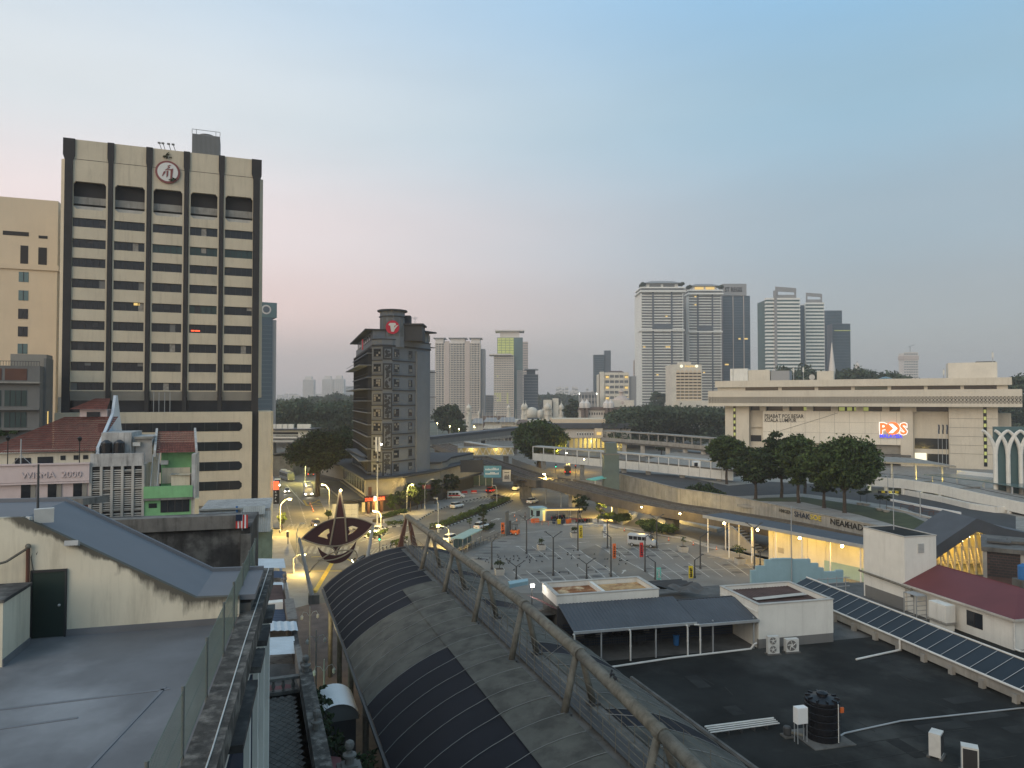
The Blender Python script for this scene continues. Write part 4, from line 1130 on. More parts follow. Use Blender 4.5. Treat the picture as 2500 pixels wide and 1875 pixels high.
# air conditioners, water tank, pipes
def ac(label, p, rz, w_, d_, h_, fans, grille=False):
 t=thing('air_conditioner', label, 'air conditioner', p, rz)
 MB().box(-w_/2, w_/2, -d_/2, d_/2, .1, .1+h_).build('casing', 'acwhite', t)
 if grille:MB().box(-w_*.42, w_*.42, -d_/2-.015, -d_/2-.002, .2, h_).build('grille', 'columndark', t)
 for k in range(fans):
  zc=.1+h_*(k+.5)/fans;r=min(w_*.42, h_/fans*.42)
  g=MB().tube((-.08*w_, -d_/2-.02, zc), (-.08*w_, -d_/2-.003, zc), r, n=18).build('fan_grille', 'acgrill', t)
  MB().tube((-.08*w_, -d_/2-.035, zc), (-.08*w_, -d_/2-.021, zc), r*.3, n=10).build('hub', 'acwhite', g)
  bb=MB()
  for a in range(5):
   an_=a*2*math.pi/5
   bb.tube((-.08*w_+math.cos(an_)*r*.3, -d_/2-.028, zc+math.sin(an_)*r*.3), (-.08*w_+math.cos(an_+.5)*r*.9, -d_/2-.028, zc+math.sin(an_+.5)*r*.9), r*.08, n=4)
  bb.build('blade', 'acwhite', g)
 MB().box(w_/2+.001, w_/2+.012, -d_*.35, d_*.35, .3, h_-.1).build('fin', 'acgrill', t)
 MB().box(-w_/2-.1, w_/2+.1, -d_/2-.1, -d_/2+.08, 0, .098).box(-w_/2-.1, w_/2+.1, d_/2-.08, d_/2+.1, 0, .098).build('foot', 'concrete_dk', t)
 return t
pa=G(1887, 1597, MZ);ac('twin fan air conditioner before the white roof box', pa, R(8), .95, .36, 1.36, 2)
pa=G(1932, 1592, MZ);ac('square single fan air conditioner next to the twin fan unit', pa, R(10), 1.1, .42, 1.0, 1)
pa=G(2286, 1846, MZ);ac('pale air conditioner turned aside on the black felt roof', pa, R(48), .8, .6, 1.3, 0, True)
pa=G(2368, 1890, MZ);ac('narrow air conditioner with louvred end on the black felt roof', pa, R(-28), .8, .6, 1.45, 0, True)
pa=G(2008, 1800, MZ)
wt=thing('water_tank', 'black ribbed water tank with lid and level tube', 'water tank', pa, R(13.5))
prof=[(1.0, .05)]
for k in range(5):prof+=[(1.0, .15+k*.42), (1.0, .40+k*.42), (.965, .43+k*.42), (.965, .48+k*.42), (1.0, .51+k*.42)]
prof+=[(1.0, 2.3), (.99, 2.36), (.3, 2.55), (.28, 2.62)]
MB().lathe(prof, (0, 0), 28).build('shell', 'tank', wt, smooth=False)
MB().lathe([(.34, 2.6), (.34, 2.7), (.1, 2.78)], (0, 0), 14).build('lid', 'tank', wt)
for k in range(10):
 a=k*2*math.pi/10;MB().obox((.82*math.cos(a), .82*math.sin(a), 2.42), .3, .08, .16, a).build('lug', 'tank', wt)
MB().tube((.35, -1.0, .1), (.35, -1.0, 2.35), .03, n=6).build('level_tube', 'pipewhite', wt)
MB().box(.62, .85, -.86, -.75, 1.75, 2.05).build('plate', 'orange', wt)
MB().box(-1.5, 1.3, -1.35, 1.25, -.02, .05).build('plinth', 'concrete_dk', wt)
cbx=thing('pump_cabinet', 'white pump control box on a steel stand before the black tank', 'control box', G(1955, 1812, MZ), R(13.5))
MB().box(-.36, .36, -.2, .2, 1.15, 2.1).build('box', 'whitepaint', cbx);MB().box(-.34, .34, -.225, -.203, 1.18, 2.07).build('door', 'whitepaint', cbx)
for x in(-.33, .29):
 for yy in(-.18, .14):MB().box(x, x+.04, yy, yy+.04, 0, 1.15).build('leg', 'galv', cbx)
pmp=thing('pump', 'small dark pump with flanged pipes beside the control box', 'pump', G(1922, 1798, MZ), R(13.5))
MB().lathe([(.2, .1), (.24, .2), (.24, .55), (.18, .62)], (0, 0), 12).build('motor', 'darksteel', pmp);MB().tube((0, 0, .3), (.8, -.5, .2), .1, n=8).build('manifold', 'steel', pmp);MB().box(-.3, .3, -.3, .3, 0, .1).build('base', 'concrete_dk', pmp)
pr=thing('pipe_bundle', 'bundle of white pipes on low supports leading to the tank', 'pipes', G(1730, 1795, MZ), R(13.5))
PB=Fr(G(1730, 1795, MZ), 13.5)
e1=PB.l(G(1898, 1772, MZ))
for k in range(4):MB().path([(0, k*.22-.2, .25+.02*k), (e1.x, e1.y+k*.2-.2, .25+.02*k)], .06 if k==3 else.045, 6).build('pipe', 'pipewhite', pr)
for k in range(5):MB().box(k*.9+.3, k*.9+.36, -.3+e1.y*k/5, .6+e1.y*k/5, 0, .2).build('support', 'darksteel', pr)
fp=tag(MB().path([G(2045, 1800, MZ+.06), G(2062, 1790, MZ+.06), G(2200, 1760, MZ+.06), G(2500, 1728, MZ+.06)], .05, 6).build('felt_pipe', 'galv'), 'grey conduit running across the black felt roof from the tank', 'pipe')
# ------- things in the car park
def ring_loft(b, st):
 n=8;base=len(b.v);vs=[]
 for(x, w, z0, z1) in st:
  h=z1-z0;c=min(w, h)*.28
  vs+=[(x, -w, z0+c), (x, -w, z1-c), (x, -w+c, z1), (x, w-c, z1), (x, w, z1-c), (x, w, z0+c), (x, w-c, z0), (x, -w+c, z0)]
 fs=[]
 for i in range(len(st)-1):
  for k in range(n):fs.append((i*n+k, (i+1)*n+k, (i+1)*n+(k+1)%n, i*n+(k+1)%n))
 fs+=[tuple(range(n)), tuple(range((len(st)-1)*n, len(st)*n))[::-1]]
 return b.add(vs, fs)
def wheels(t, xs, w, r):
 for x in xs:
  for s in(-1, 1):
   y=s*(w-.1)
   k=MB().tube((x, y-.1, r), (x, y+.1, r), r, n=14).build('wheel', 'rubber', t)
   MB().tube((x, y+s*.1, r), (x, y+s*.12, r), r*.6, n=10).build('rim', 'galv', k)
def car(name, label, p, hd, paint='carwhite', kind='sedan', lit=False, tail=False, group=None, taxi=None):
 t=thing(name, label, 'car', (p.x, p.y, p.z), R(hd), group)
 w=.86
 if kind=='sedan':st=[(-2.15, .74, .42, .86), (-2.05, .84, .28, .95), (-1.2, w, .24, .98), (.9, w, .24, .96), (1.8, .84, .26, .86), (2.1, .74, .34, .70)];cab=[(-1.75, .60, .9, .97), (-1.15, .64, .9, 1.42), (.1, .64, .9, 1.45), (1.05, .62, .9, .97)]
 else:st=[(-2.1, .76, .42, .98), (-2.02, .85, .28, 1.05), (-1.0, w, .24, 1.02), (.9, w, .24, .98), (1.75, .84, .26, .90), (2.05, .74, .34, .74)];cab=[(-2.0, .62, .95, 1.1), (-1.75, .68, .95, 1.52), (.2, .68, .95, 1.58), (1.15, .64, .95, 1.0)]
 ring_loft(MB(), st).build('body', paint, t, smooth=False)
 ring_loft(MB(), cab).build('cabin_glass', 'carglass', t)
 MB().box(cab[1][0]+.05, cab[2][0]+.1, -.56, .56, cab[2][3]-.03, cab[2][3]+.03).build('roof', paint, t)
 for s in(-1, 1):MB().tube((cab[2][0]+.05, s*.6, cab[2][3]-.03), (cab[3][0]-.02, s*.62, .97), .035, n=4).build('pillar', paint, t)
 wheels(t, (-1.3, 1.3), w, .31)
 for s in(-1, 1):
  MB().obox((2.02, s*.58, .66), .16, .32, .15).build('headlight', 'headlight' if lit else 'acwhite', t)
  MB().obox((-2.08, s*.62, .80), .1, .26, .16).build('taillight', 'taillight' if tail else 'red', t)
 MB().box(-2.19, -2.13, -.25, .25, .5, .62).build('number_plate', 'black', t)
 if taxi:MB().box(-.5, -.1, -.25, .25, 1.45, 1.6).build('roof_sign', taxi, t)
 if lit:
  l=lamp_light(t, (2.25, 0, .7), 160, (1, .95, .82), .1, 'SPOT');l.data.spot_size=R(70);l.rotation_euler=(R(78), 0, R(-90))
 return t
def van(name, label, p, hd, paint='carwhite', L=5.2, hh=2.25, w=.95, lit=False, cat='van', stripe=None):
 t=thing(name, label, cat, (p.x, p.y, p.z), R(hd))
 h=L/2
 ring_loft(MB(), [(-h, w*.93, .45, hh-.12), (-h+.12, w, .3, hh), (h-1.5, w, .3, hh), (h-.75, w*.97, .3, hh*.62), (h-.1, w*.92, .35, hh*.5), (h, w*.85, .42, hh*.42)]).build('body', paint, t)
 for s in(-1, 1):
  n=max(3, int(L/1.4));x0=-h+.35;st=(L-2.1)/n
  for k in range(n):MB().box(x0+k*st, x0+(k+1)*st-.1, s*(w-.03), s*(w+.012), hh*.56, hh*.84).build('side_window', 'carglass', t)
  MB().obox((h-.1, s*w*.68, hh*.36), .2, .34, .22).build('headlight', 'headlight' if lit else 'acwhite', t)
  MB().obox((-h+.0, s*w*.8, .95), .08, .16, .5).build('taillight', 'red', t)
  if stripe:MB().box(-h+.3, h-1.3, s*(w-.02), s*(w+.008), .8, 1.15).build('stripe', stripe, t)
 MB().add([(h-1.46, -w*.85, hh-.12), (h-1.46, w*.85, hh-.12), (h-.76, w*.85, hh*.63), (h-.76, -w*.85, hh*.63), (h-1.40, -w*.85, hh-.06), (h-1.40, w*.85, hh-.06), (h-.70, w*.85, hh*.66), (h-.70, -w*.85, hh*.66)], [(0, 3, 2, 1), (4, 5, 6, 7), (0, 1, 5, 4), (1, 2, 6, 5), (2, 3, 7, 6), (3, 0, 4, 7)]).build('windscreen', 'carglass', t)
 MB().box(-h-.012, -h+.03, -w*.75, w*.75, hh*.58, hh*.85).build('rear_window', 'carglass', t)
 wheels(t, (-h+.95, h-.95), w, .35)
 return t
def bus(label, p, hd, paint, lit=False, tail=False, L=11.5):
 t=thing('bus', label, 'bus', (p.x, p.y, p.z), R(hd))
 h, w, hh=L/2, 1.25, 3.2
 ring_loft(MB(), [(-h, w*.95, .5, hh-.1), (-h+.2, w, .35, hh), (h-.5, w, .35, hh), (h-.12, w*.97, .38, hh*.8), (h, w*.93, .45, hh*.45)]).build('body', paint, t)
 for s in(-1, 1):
  for k in range(7):MB().box(-h+.6+k*1.5, -h+1.95+k*1.5, s*(w-.03), s*(w+.015), 1.5, 2.6).build('side_window', 'carglass', t)
  MB().obox((h-.02, s*.92, .8), .18, .4, .22).build('headlight', 'headlight' if lit else 'acwhite', t)
  MB().obox((-h, s*.95, 1.0), .1, .25, .5).build('taillight', 'taillight' if tail else 'red', t)
 MB().obox((h-.24, 0, 1.95), .12, 2.2, 1.35, 0, 0).build('windscreen', 'carglass', t)
 MB().box(h-.5, h-.38, -.8, .8, 2.75, 3.0).build('destination_board', 'goldwin' if lit else 'black', t)
 MB().box(-h+.5, -h+3, -.8, .8, hh, hh+.25).box(0, 2.2, -.7, .7, hh, hh+.2).build('roof_unit', 'acwhite', t)
 wheels(t, (-h+2.6, h-2.5), w, .48)
 if lit:
  l=lamp_light(t, (h+.25, 0, .8), 300, (1, .92, .7), .15, 'SPOT');l.data.spot_size=R(75);l.rotation_euler=(R(76), 0, R(-90))
 return t
def ypole(label, p, h, arms, group):
 t=thing('lot_pole', label, 'pole', (p.x, p.y, .012), 0, group)
 MB().lathe([(.2, 0), (.2, .35), (.13, .4), (.1, h)], (0, 0), 8).build('post', 'darksteel', t)
 for a in arms:
  MB().tube((0, 0, h-.06), (a*1.15, 0, h+.75), .075, .06, 6).build('arm', 'darksteel', t)
  MB().obox((a*1.25, 0, h+.83), .4, .2, .12).build('fitting', 'darksteel', t)
 return t
G1='tall unlit poles of the car park'
for(x, y, top, arms) in((540, 500, 265, (-1, 1)), (730, 656, 385, (-1, 1)), (905, 478, 200, (.5, )), (1115, 462, 265, (-1, 1)), (1140, 664, 385, (-1, )), (1382, 628, 385, (1, )), (1465, 462, 255, (-1, 1)), (1775, 606, 385, (1, )), (293, 612, 420, (.6, )), (2160, 605, 320, (-1, 1))):
 p=S(x, y);hh=(y-top)*.3436/F*p.y
 ypole('tall dark car park pole with %s'%('a forked head' if len(arms)>1 else 'a single bent arm'), p, hh, arms, G1+(' forked' if len(arms)>1 else ' bent'))
for(x, y, top, arms) in((467, 682, 590, (-1, 1)), (967, 684, 572, (-1, 1)), (1455, 684, 560, (-1, )), (1735, 672, 545, (1, )), (2200, 590, 490, (-1, 1))):
 p=S(x, y);hh=(y-top)*.3436/F*p.y
 wh={467:'beside the dense shrub tub', 967:'midway along the market wall', 1455:'by the turquoise banner', 1735:'by the yellow banner', 2200:'before the yellow lit walkway'}[x]
 ypole('short dark post with %s '%('a forked head' if len(arms)>1 else 'one bent arm')+wh, p, hh, arms, 'short posts of the car park')
def banner(label, x, y0, y1, wpx, m, p=None):
 p=p or S(x, y1+12);k=p.y/F*.3436
 h0, h1=12*k, (y1+12-y0)*k
 t=thing('banner_flag', label, 'banner', (p.x, p.y, .012), 0)
 MB().tube((-wpx*k/2-.05, 0, 0), (-wpx*k/2-.05, 0, h1+.1), .03, n=6).build('pole', 'galv', t)
 MB().grid(lambda u, v:((u-.5)*wpx*k, .05*math.sin(v*6+u*2), h0+(h1-h0)*v), 4, 8).build('cloth', m, t)
 b=MB();rr=random.Random(int(x))
 for i in range(5):
  z=h0+(h1-h0)*(.18+.15*i)
  for _ in range(3):
   b.obox((rr.uniform(-.2, .2)*wpx*k, -.09, z+rr.uniform(-.08, .08)), wpx*k*rr.uniform(.2, .5), .015, .07)
   b.obox((rr.uniform(-.2, .2)*wpx*k, -.09, z+rr.uniform(-.05, .05)), .06, .015, .26)
 b.build('print', 'black' if m in('yellow', 'orange') else 'whitepaint' if m=='turq' else 'navy', t)
banner('orange vertical banner beside the forklift wall', 371, 220, 300, 24, 'orange', S(371, 372))
banner('tall yellow banner beside the planted tub near the car park barrier', 925, 300, 390, 26, 'yellow')
banner('white vertical banner with blue print near the van', 1097, 290, 385, 20, 'whitepaint')
banner('orange banner with dark stripes between the bent arm poles', 1163, 430, 535, 24, 'orange')
banner('plain red orange banner below the grey van', 1357, 422, 525, 26, 'red')
banner('turquoise banner by the market side of the car park', 1480, 600, 685, 32, 'turq')
banner('yellow banner by the short bent arm post', 1708, 588, 676, 32, 'yellow')
def planter(label, x, y, w, r, h, seed, m='leaf'):
 p=S(x, y)
 t=thing('tree_planter', label, 'planter', (p.x, p.y, .012), R(10))
 MB().prism([(-w*.43, -w*.43), (w*.43, -w*.43), (w*.43, w*.43), (-w*.43, w*.43)], 0, .95, [(-w/2, -w/2), (w/2, -w/2), (w/2, w/2), (-w/2, w/2)]).build('tub', 'concrete_lt', t)
 MB().box(-w*.42, w*.42, -w*.42, w*.42, .9, .96).build('soil', 'soil', t)
 MB().tube((0, 0, .9), (0, 0, .9+h*.6), .06, .04, 6).build('stem', 'trunk', t)
 rng=np.random.default_rng(seed)
 cl=[(rng.uniform(-r, r)*.55, rng.uniform(-r, r)*.55, 1.0+h*rng.uniform(.35, .95), r*rng.uniform(.35, .6)) for _ in range(9)]
 link('foliage', leaf_mesh('foliage', clump_points(rng, cl, 150, .4), .13, m, rng), t)
planter('square concrete tub with a round clipped shrub by the yellow banner', 880, 385, 1.5, .9, 1.1, 1, 'leaf_dk')
planter('square concrete tub with a straggly shrub at the stall row end', 645, 472, 1.5, .8, 1.0, 2)
planter('square concrete tub with a dense shrub beside the canopy truss', 348, 650, 1.5, .9, 1.2, 3, 'leaf_dk')
planter('square concrete tub with a thin leaning shrub facing the footpath', 1652, 486, 1.6, .6, 1.7, 4)
planter('square concrete tub with a small spreading tree', 2055, 572, 1.6, 1.3, 1.9, 5)
hv=van('minibus', 'light grey high roof minibus parked across the bays', S(1365, 448), -28, 'carsilver', 5.6, 2.35, .95, cat='minibus')
def cone(p, label, g):
 t=thing('traffic_cone', label, 'traffic cone', (p.x, p.y, p.z), 0, g)
 MB().box(-.2, .2, -.2, .2, 0, .05).build('base', 'black', t);MB().lathe([(.16, .05), (.04, .72)], (0, 0), 8).build('cone', 'orange', t);MB().lathe([(.125, .3), (.09, .45)], (0, 0), 8).build('band', 'whitepaint', t)
for x, y in((1235, 340), (1550, 408), (1725, 440), (1890, 475), (470, 270), (455, 240)):cone(S(x, y)+Vector((0, 0, .012)), 'orange traffic cone with white band at the edge of the car park', 'cones round the car park')
for x, y in((761, 1238), (763, 1245), (765, 1250), (757, 1232)):cone(G(x, y), 'orange traffic cone standing on the street', 'cones on the street')
# forklift and its grey wall
fw=tag(MB().prism([tuple(S(388, 372))[:2], tuple(S(412, 360))[:2], tuple(S(414, 364))[:2], tuple(S(390, 376))[:2]], 0, 5.0).build('screen_wall', 'greywall'), 'grey painted screen wall behind the forklift', 'wall')
p=S(445, 366)
fk=thing('forklift', 'orange forklift with black mast and overhead guard', 'forklift', (p.x, p.y, .012), R(160))
MB().box(-1.1, .5, -.55, .55, .3, 1.0).prism([(-1.3, -.5), (-1.1, -.55), (-1.1, .55), (-1.3, .5)], .3, 1.15).build('body', 'orange', fk)
MB().box(-.5, .1, -.35, .35, 1.0, 1.15).box(-.6, -.5, -.3, .3, 1.15, 1.6).build('seat', 'black', fk)
for x in(-.9, .45):
 for s in(-.5, .5):MB().tube((x, s, 1.0), (x*.85, s, 2.2), .045, n=5).build('guard_post', 'black', fk)
for k in range(5):MB().box(-.85+k*.27, -.78+k*.27, -.55, .55, 2.2, 2.26).build('guard_bar', 'black', fk)
for s in(-.3, .3):MB().box(.62, .74, s-.06, s+.06, .1, 2.9).build('mast', 'black', fk);MB().box(.75, 1.9, s-.06, s+.06, .1, .16).build('fork', 'black', fk)
MB().box(.6, .76, -.36, .36, 1.4, 1.5).box(.6, .76, -.36, .36, 2.8, 2.9).build('crossbar', 'black', fk)
wheels(fk, (-.75, .35), .55, .32)
# entrance booth, barrier, motor bikes, stop signs
bp=S(625, 268)
bo=thing('guard_booth', 'pale blue guard booth with open door at the car park entrance', 'booth', (bp.x, bp.y, .012), R(18))
MB().box(-1.6, 1.3, -1.2, 1.3, .1, 3.0).build('wall', 'teal', bo);MB().box(-1.9, 1.6, -1.5, 1.6, 3.0, 3.25).build('roof', 'teal', bo)
MB().box(-1.0, -.1, -1.24, -1.203, 1.3, 2.6).build('window', 'glass', bo);MB().box(-1.64, -1.603, -.8, .8, 1.3, 2.6).build('window', 'glass', bo)
MB().box(.62, 1.2, -1.25, -1.203, .1, 2.5).build('door', 'goldwin', bo)
MB().box(-2.4, -.6, -2.2, -1.4, 0, .9).build('counter', 'orange', bo)
lamp_light(bo, (1.0, -1.9, 2.4), 40)
cv=thing('walk_canopy', 'low brown flat canopy joined to the guard booth', 'canopy', (bp.x+5.5, bp.y+1.0, .012), R(8))
MB().box(-4.2, 4.6, -1.2, 1.2, 2.6, 2.8).build('roof', 'metalroof', cv)
for x in(-3.8, -1, 1.8, 4.3):
 for yy in(-1, 1):MB().tube((x, yy, 0), (x, yy, 2.6), .05, n=6).build('post', 'galv', cv)
MB().box(-4.2, 4.6, -1.26, -1.203, 2.45, 2.82).build('fascia', 'goldwin', cv)
for i, (x, m) in enumerate(((735, 'navy'), (770, 'yellow'), (800, 'navy'), (832, 'orange'))):
 q=S(x, 290);t=thing('wheelie_bin', ['dark', 'yellow', 'navy', 'orange'][i]+' bin in the row beside the guard booth', 'bin', (q.x, q.y, .012), R(20))
 MB().prism([(-.28, -.3), (.28, -.3), (.28, .3), (-.28, .3)], .08, 1.0, [(-.33, -.36), (.33, -.36), (.33, .36), (-.33, .36)]).build('body', m, t);MB().box(-.35, .35, -.38, .38, 1.003, 1.08).build('lid', m, t)
q=S(850, 285);br=thing('barrier', 'red barrier arm on an orange post at the entrance', 'barrier', (q.x, q.y, .012), R(14));MB().box(-.2, .2, -.2, .2, 0, 1.1).build('post', 'orange', br);MB().box(.2, 4.6, -.04, .04, .9, 1.0).build('arm', 'red', br)
for i, x in enumerate((1025, 1070)):
 q=S(x, 290);t=thing('white_stand', 'small white A-frame stand on the footpath', 'stand', (q.x, q.y, .16), R(10), 'white stands on the footpath')
 for z in(.3, .6, .9):MB().box(-.45, .45, -.03, .03, z, z+.12).build('board', 'whitepaint', t)
 for sx in(-.45, .45):MB().box(sx-.03, sx+.03, -.05, .05, 0, 1.1).build('leg', 'whitepaint', t)
def motorbike(i, p, rz, g):
 t=thing('motorbike', 'small parked motorbike in the row of '+g, 'motorbike', (p.x, p.y, p.z), rz, g)
 for x in(-.6, .62):MB().tube((x, -.05, .29), (x, .05, .29), .29, n=12).build('wheel', 'rubber', t)
 MB().box(-.35, .35, -.13, .13, .3, .62).obox((.15, 0, .72), .5, .24, .22).build('body', ('red', 'black', 'navy')[i%3], t)
 MB().obox((-.35, 0, .78), .7, .22, .1).build('seat', 'black', t);MB().tube((.62, 0, .29), (.42, 0, .98), .035, n=5).build('fork', 'galv', t);MB().tube((.42, -.32, 1.0), (.42, .32, 1.0), .02, n=5).build('handlebar', 'black', t)
for i in range(8):motorbike(i, S(720+i*12, 262-2*i)+Vector((0, 0, .012)), R(100+7*(i%3)), 'motorbikes by the guard booth')
for i in range(6):motorbike(i, S(900+i*18, 285-i)+Vector((0, 0, .16)), R(60+9*(i%3)), 'motorbikes on the footpath')
b=MB()
rf=thing('crowd_rail', 'low red and grey crowd rails beside the entrance lane', 'rail', tuple(S(620, 305))[:2]+(.012, ), R(0))
o0=S(620, 305)
for i in range(5):
 a_, c_=S(500+i*50, 285+i*4)-o0, S(545+i*50, 289+i*4)-o0
 MB().path([a_+Vector((0, 0, .0)), a_+Vector((0, 0, 1)), c_+Vector((0, 0, 1)), c_], .03, 5).build('rail', 'red' if i%2 else 'galv', rf);MB().path([a_+Vector((0, 0, .5)), c_+Vector((0, 0, .5))], .02, 4).build('bar', 'galv', rf)
# pigeons on the ground
pg=MB().ball((0, 0, .14), .17, .085, .09, 6, 4).ball((.16, 0, .26), .055, n=5, m=4).add([(-.12, -.05, .13), (-.12, .05, .13), (-.36, 0, .07), (-.12, 0, .17)], [(0, 1, 2), (0, 2, 3), (1, 3, 2), (0, 3, 1)]).tube((0, -.03, 0), (0, -.03, .08), .012, n=3).tube((0, .03, 0), (0, .03, .08), .012, n=3)
rr=random.Random(8);first=None
for i in range(78):
 x, y=(rr.gauss(400, 130), rr.gauss(540, 32)) if i<40 else(rr.uniform(560, 1320), rr.gauss(560, 45))
 q=S(x, max(470, min(655, y)))
 if first is None:o=first=pg.build('pigeon', 'feather')
 else:o=first.copy();col.objects.link(o)
 o.location=(q.x, q.y, .02);o.rotation_euler=(0, 0, rr.uniform(0, 6.28))
 tag(o, 'small dark pigeon feeding on the car park asphalt', 'bird', 'pigeons on the car park')
# bus shelter and the parked car behind it, tree in the verge
bs=thing('bus_shelter', 'glass bus shelter with pale green roof beside the road', 'shelter', tuple(G(1140, 1338))[:2]+(0, ), 0)
a_, c_=G(1122, 1340), G(1164, 1318)
d=(c_-a_);ang=math.atan2(d.y, d.x);L_=d.length;BF=Fr(G(1140, 1338), math.degrees(ang));bs.rotation_euler=(0, 0, ang)
MB().box(-L_*.55, L_*.55, -1.3, 1.1, 2.65, 2.8).build('roof', 'shelterroof', bs)
for x in(-.5, -.25, 0, .25, .5):
 for yy in(-1.0, .9):MB().tube((x*L_, yy, 0), (x*L_, yy, 2.65), .06, n=6).build('post', 'galv', bs)
for k in range(4):MB().box(L_*(-.49+.25*k), L_*(-.26+.25*k), .88, .91, .4, 2.3).build('pane', 'glassteal', bs)
MB().box(-L_*.4, L_*.4, .3, .7, .42, .48).build('bench', 'galv', bs)
car('parked_car', 'white and red car parked behind the bus shelter', G(1103, 1322), 60, 'carwhite', 'hatch');
car('parked_car', 'small white car half hidden by the conical verge tree', G(1176, 1291), 60, 'carwhite', 'hatch')
tree('verge_tree', 'conical dark green tree on the verge beside the car park', G(1179, 1296), 6.5, 1.5, 71, 'leaf_dk', .2, 230, 16, .15, flat=1.2, trunk_r=.1)
tree('young_tree', 'thin young tree with sparse leaves beside the bus shelter', G(1147, 1300), 3.6, 1.0, 72, 'leaf', .16, 50, 9, .4, trunk_r=.05)
hedge('verge_hedge', 'dark low hedge along the car park fence', [S(245, 345), S(300, 310)], 1.2, .8, 9, 'leaf_dk', leaf=.2, dens=60)
lf=thing('lot_fence', 'dark tubular fence along the road edge of the car park', 'fence', tuple(S(230, 420))[:2]+(0, ), 0)
o0=S(230, 420);a_, c_=S(60, 505)-o0, S(385, 368)-o0
for z in(.5, 1.0):MB().path([a_+Vector((0, 0, z)), c_+Vector((0, 0, z))], .04, 5).build('rail', 'darksteel', lf)
for k in range(13):
 q=a_+(c_-a_)*(k/12);MB().tube(q, q+Vector((0, 0, 1.05)), .04, n=5).build('post', 'darksteel', lf)
# people
def person(label, p, rz, shirt, trousers, pose='walk', bag=None):
 t=thing('person', label, 'person', p, rz)
 sw={'walk':.22, 'stand':.04}[pose]
 J={'pel':(0, 0, .92), 'chest':(0, 0, 1.28), 'neck':(0, 0, 1.45), 'head':(.02, 0, 1.62), 'top':(.02, 0, 1.73)}
 for s, k in((1, 'l'), (-1, 'r')):
  f=sw*s
  J['hip'+k]=(0, .1*s, .88);J['kn'+k]=(f*.5+.04, .1*s, .48);J['an'+k]=(f, .1*s, .08);J['toe'+k]=(f+.17, .11*s, .04)
  J['sh'+k]=(0, .19*s, 1.38);J['el'+k]=(-f*.5, .25*s, 1.1);J['wr'+k]=(-f*.6+.12, .24*s, .88);J['ha'+k]=(-f*.6+.17, .24*s, .80)
 RAD={'pel':.15, 'chest':.16, 'neck':.06, 'head':.10, 'top':.07, 'hip':.10, 'kn':.07, 'an':.045, 'toe':.04, 'sh':.075, 'el':.05, 'wr':.035, 'ha':.045}
 rad=lambda n:RAD.get(n) or RAD[n[:-1]]
 def grow(nm, edges, m, f=1.0):
  ns=list(dict.fromkeys(sum(edges, ())))
  me=bpy.data.meshes.new(nm);me.from_pydata([J[n] for n in ns], [(ns.index(a), ns.index(c)) for a, c in edges], [])
  o=bpy.data.objects.new(nm, me);col.objects.link(o);o.modifiers.new('s', 'SKIN')
  for v, n in zip(me.skin_vertices[0].data, ns):v.radius=(rad(n)*f, rad(n)*f)
  me.skin_vertices[0].data[0].use_root=True
  sub=o.modifiers.new('u', 'SUBSURF');sub.levels=sub.render_levels=1
  dg=bpy.context.evaluated_depsgraph_get();m2=bpy.data.meshes.new_from_object(o.evaluated_get(dg))
  bpy.data.objects.remove(o);m2.materials.clear();m2.materials.append(MT[m]);m2.name=nm
  return link(nm, m2, t)
 E=[('pel', 'chest'), ('chest', 'neck'), ('neck', 'head'), ('head', 'top')]
 for k in 'lr':E+=[('pel', 'hip'+k), ('hip'+k, 'kn'+k), ('kn'+k, 'an'+k), ('an'+k, 'toe'+k), ('chest', 'sh'+k), ('sh'+k, 'el'+k), ('el'+k, 'wr'+k), ('wr'+k, 'ha'+k)]
 grow('body', E, 'skin')
 grow('shirt', [('pel', 'chest')]+sum([[('chest', 'sh'+k), ('sh'+k, 'el'+k)] for k in 'lr'], []), shirt, 1.15)
 grow('trousers', sum([[('pel', 'hip'+k), ('hip'+k, 'kn'+k), ('kn'+k, 'an'+k)] for k in 'lr'], []), trousers, 1.14)
 MB().ball((.0, 0, 1.68), .115, .105, .11).build('hair', 'hair', t)
 if bag:MB().obox((-.2, 0, 1.2), .16, .3, .4).build('backpack', bag, t)
 return t
person('person in a red top walking along the car park footpath', S(1827, 450)+Vector((0, 0, .16)), R(-20), 'cloth_red', 'cloth_dark')
person('person in a dark top walking at the left edge of the street', G(680, 1211), R(-100), 'cloth_dark', 'cloth_dark')
person('person in grey standing beside the guard booth counter', S(530, 262)+Vector((0, 0, .012)), R(200), 'cloth_grey', 'cloth_dark', 'stand')
person('person in a red top standing under the trees by the white van', G(1094, 1213)+Vector((0, 0, .13)), R(40), 'cloth_red', 'cloth_dark', 'stand')
person('person in white standing by the white van', G(1090, 1214)+Vector((0, 0, .13)), R(80), 'whitepaint', 'cloth_dark', 'stand')
person('person in grey walking on the mall near the barrel kiosk', K.w(-10.8, 18.6, .14), R(100), 'cloth_red', 'cloth_grey', 'walk', 'navy')
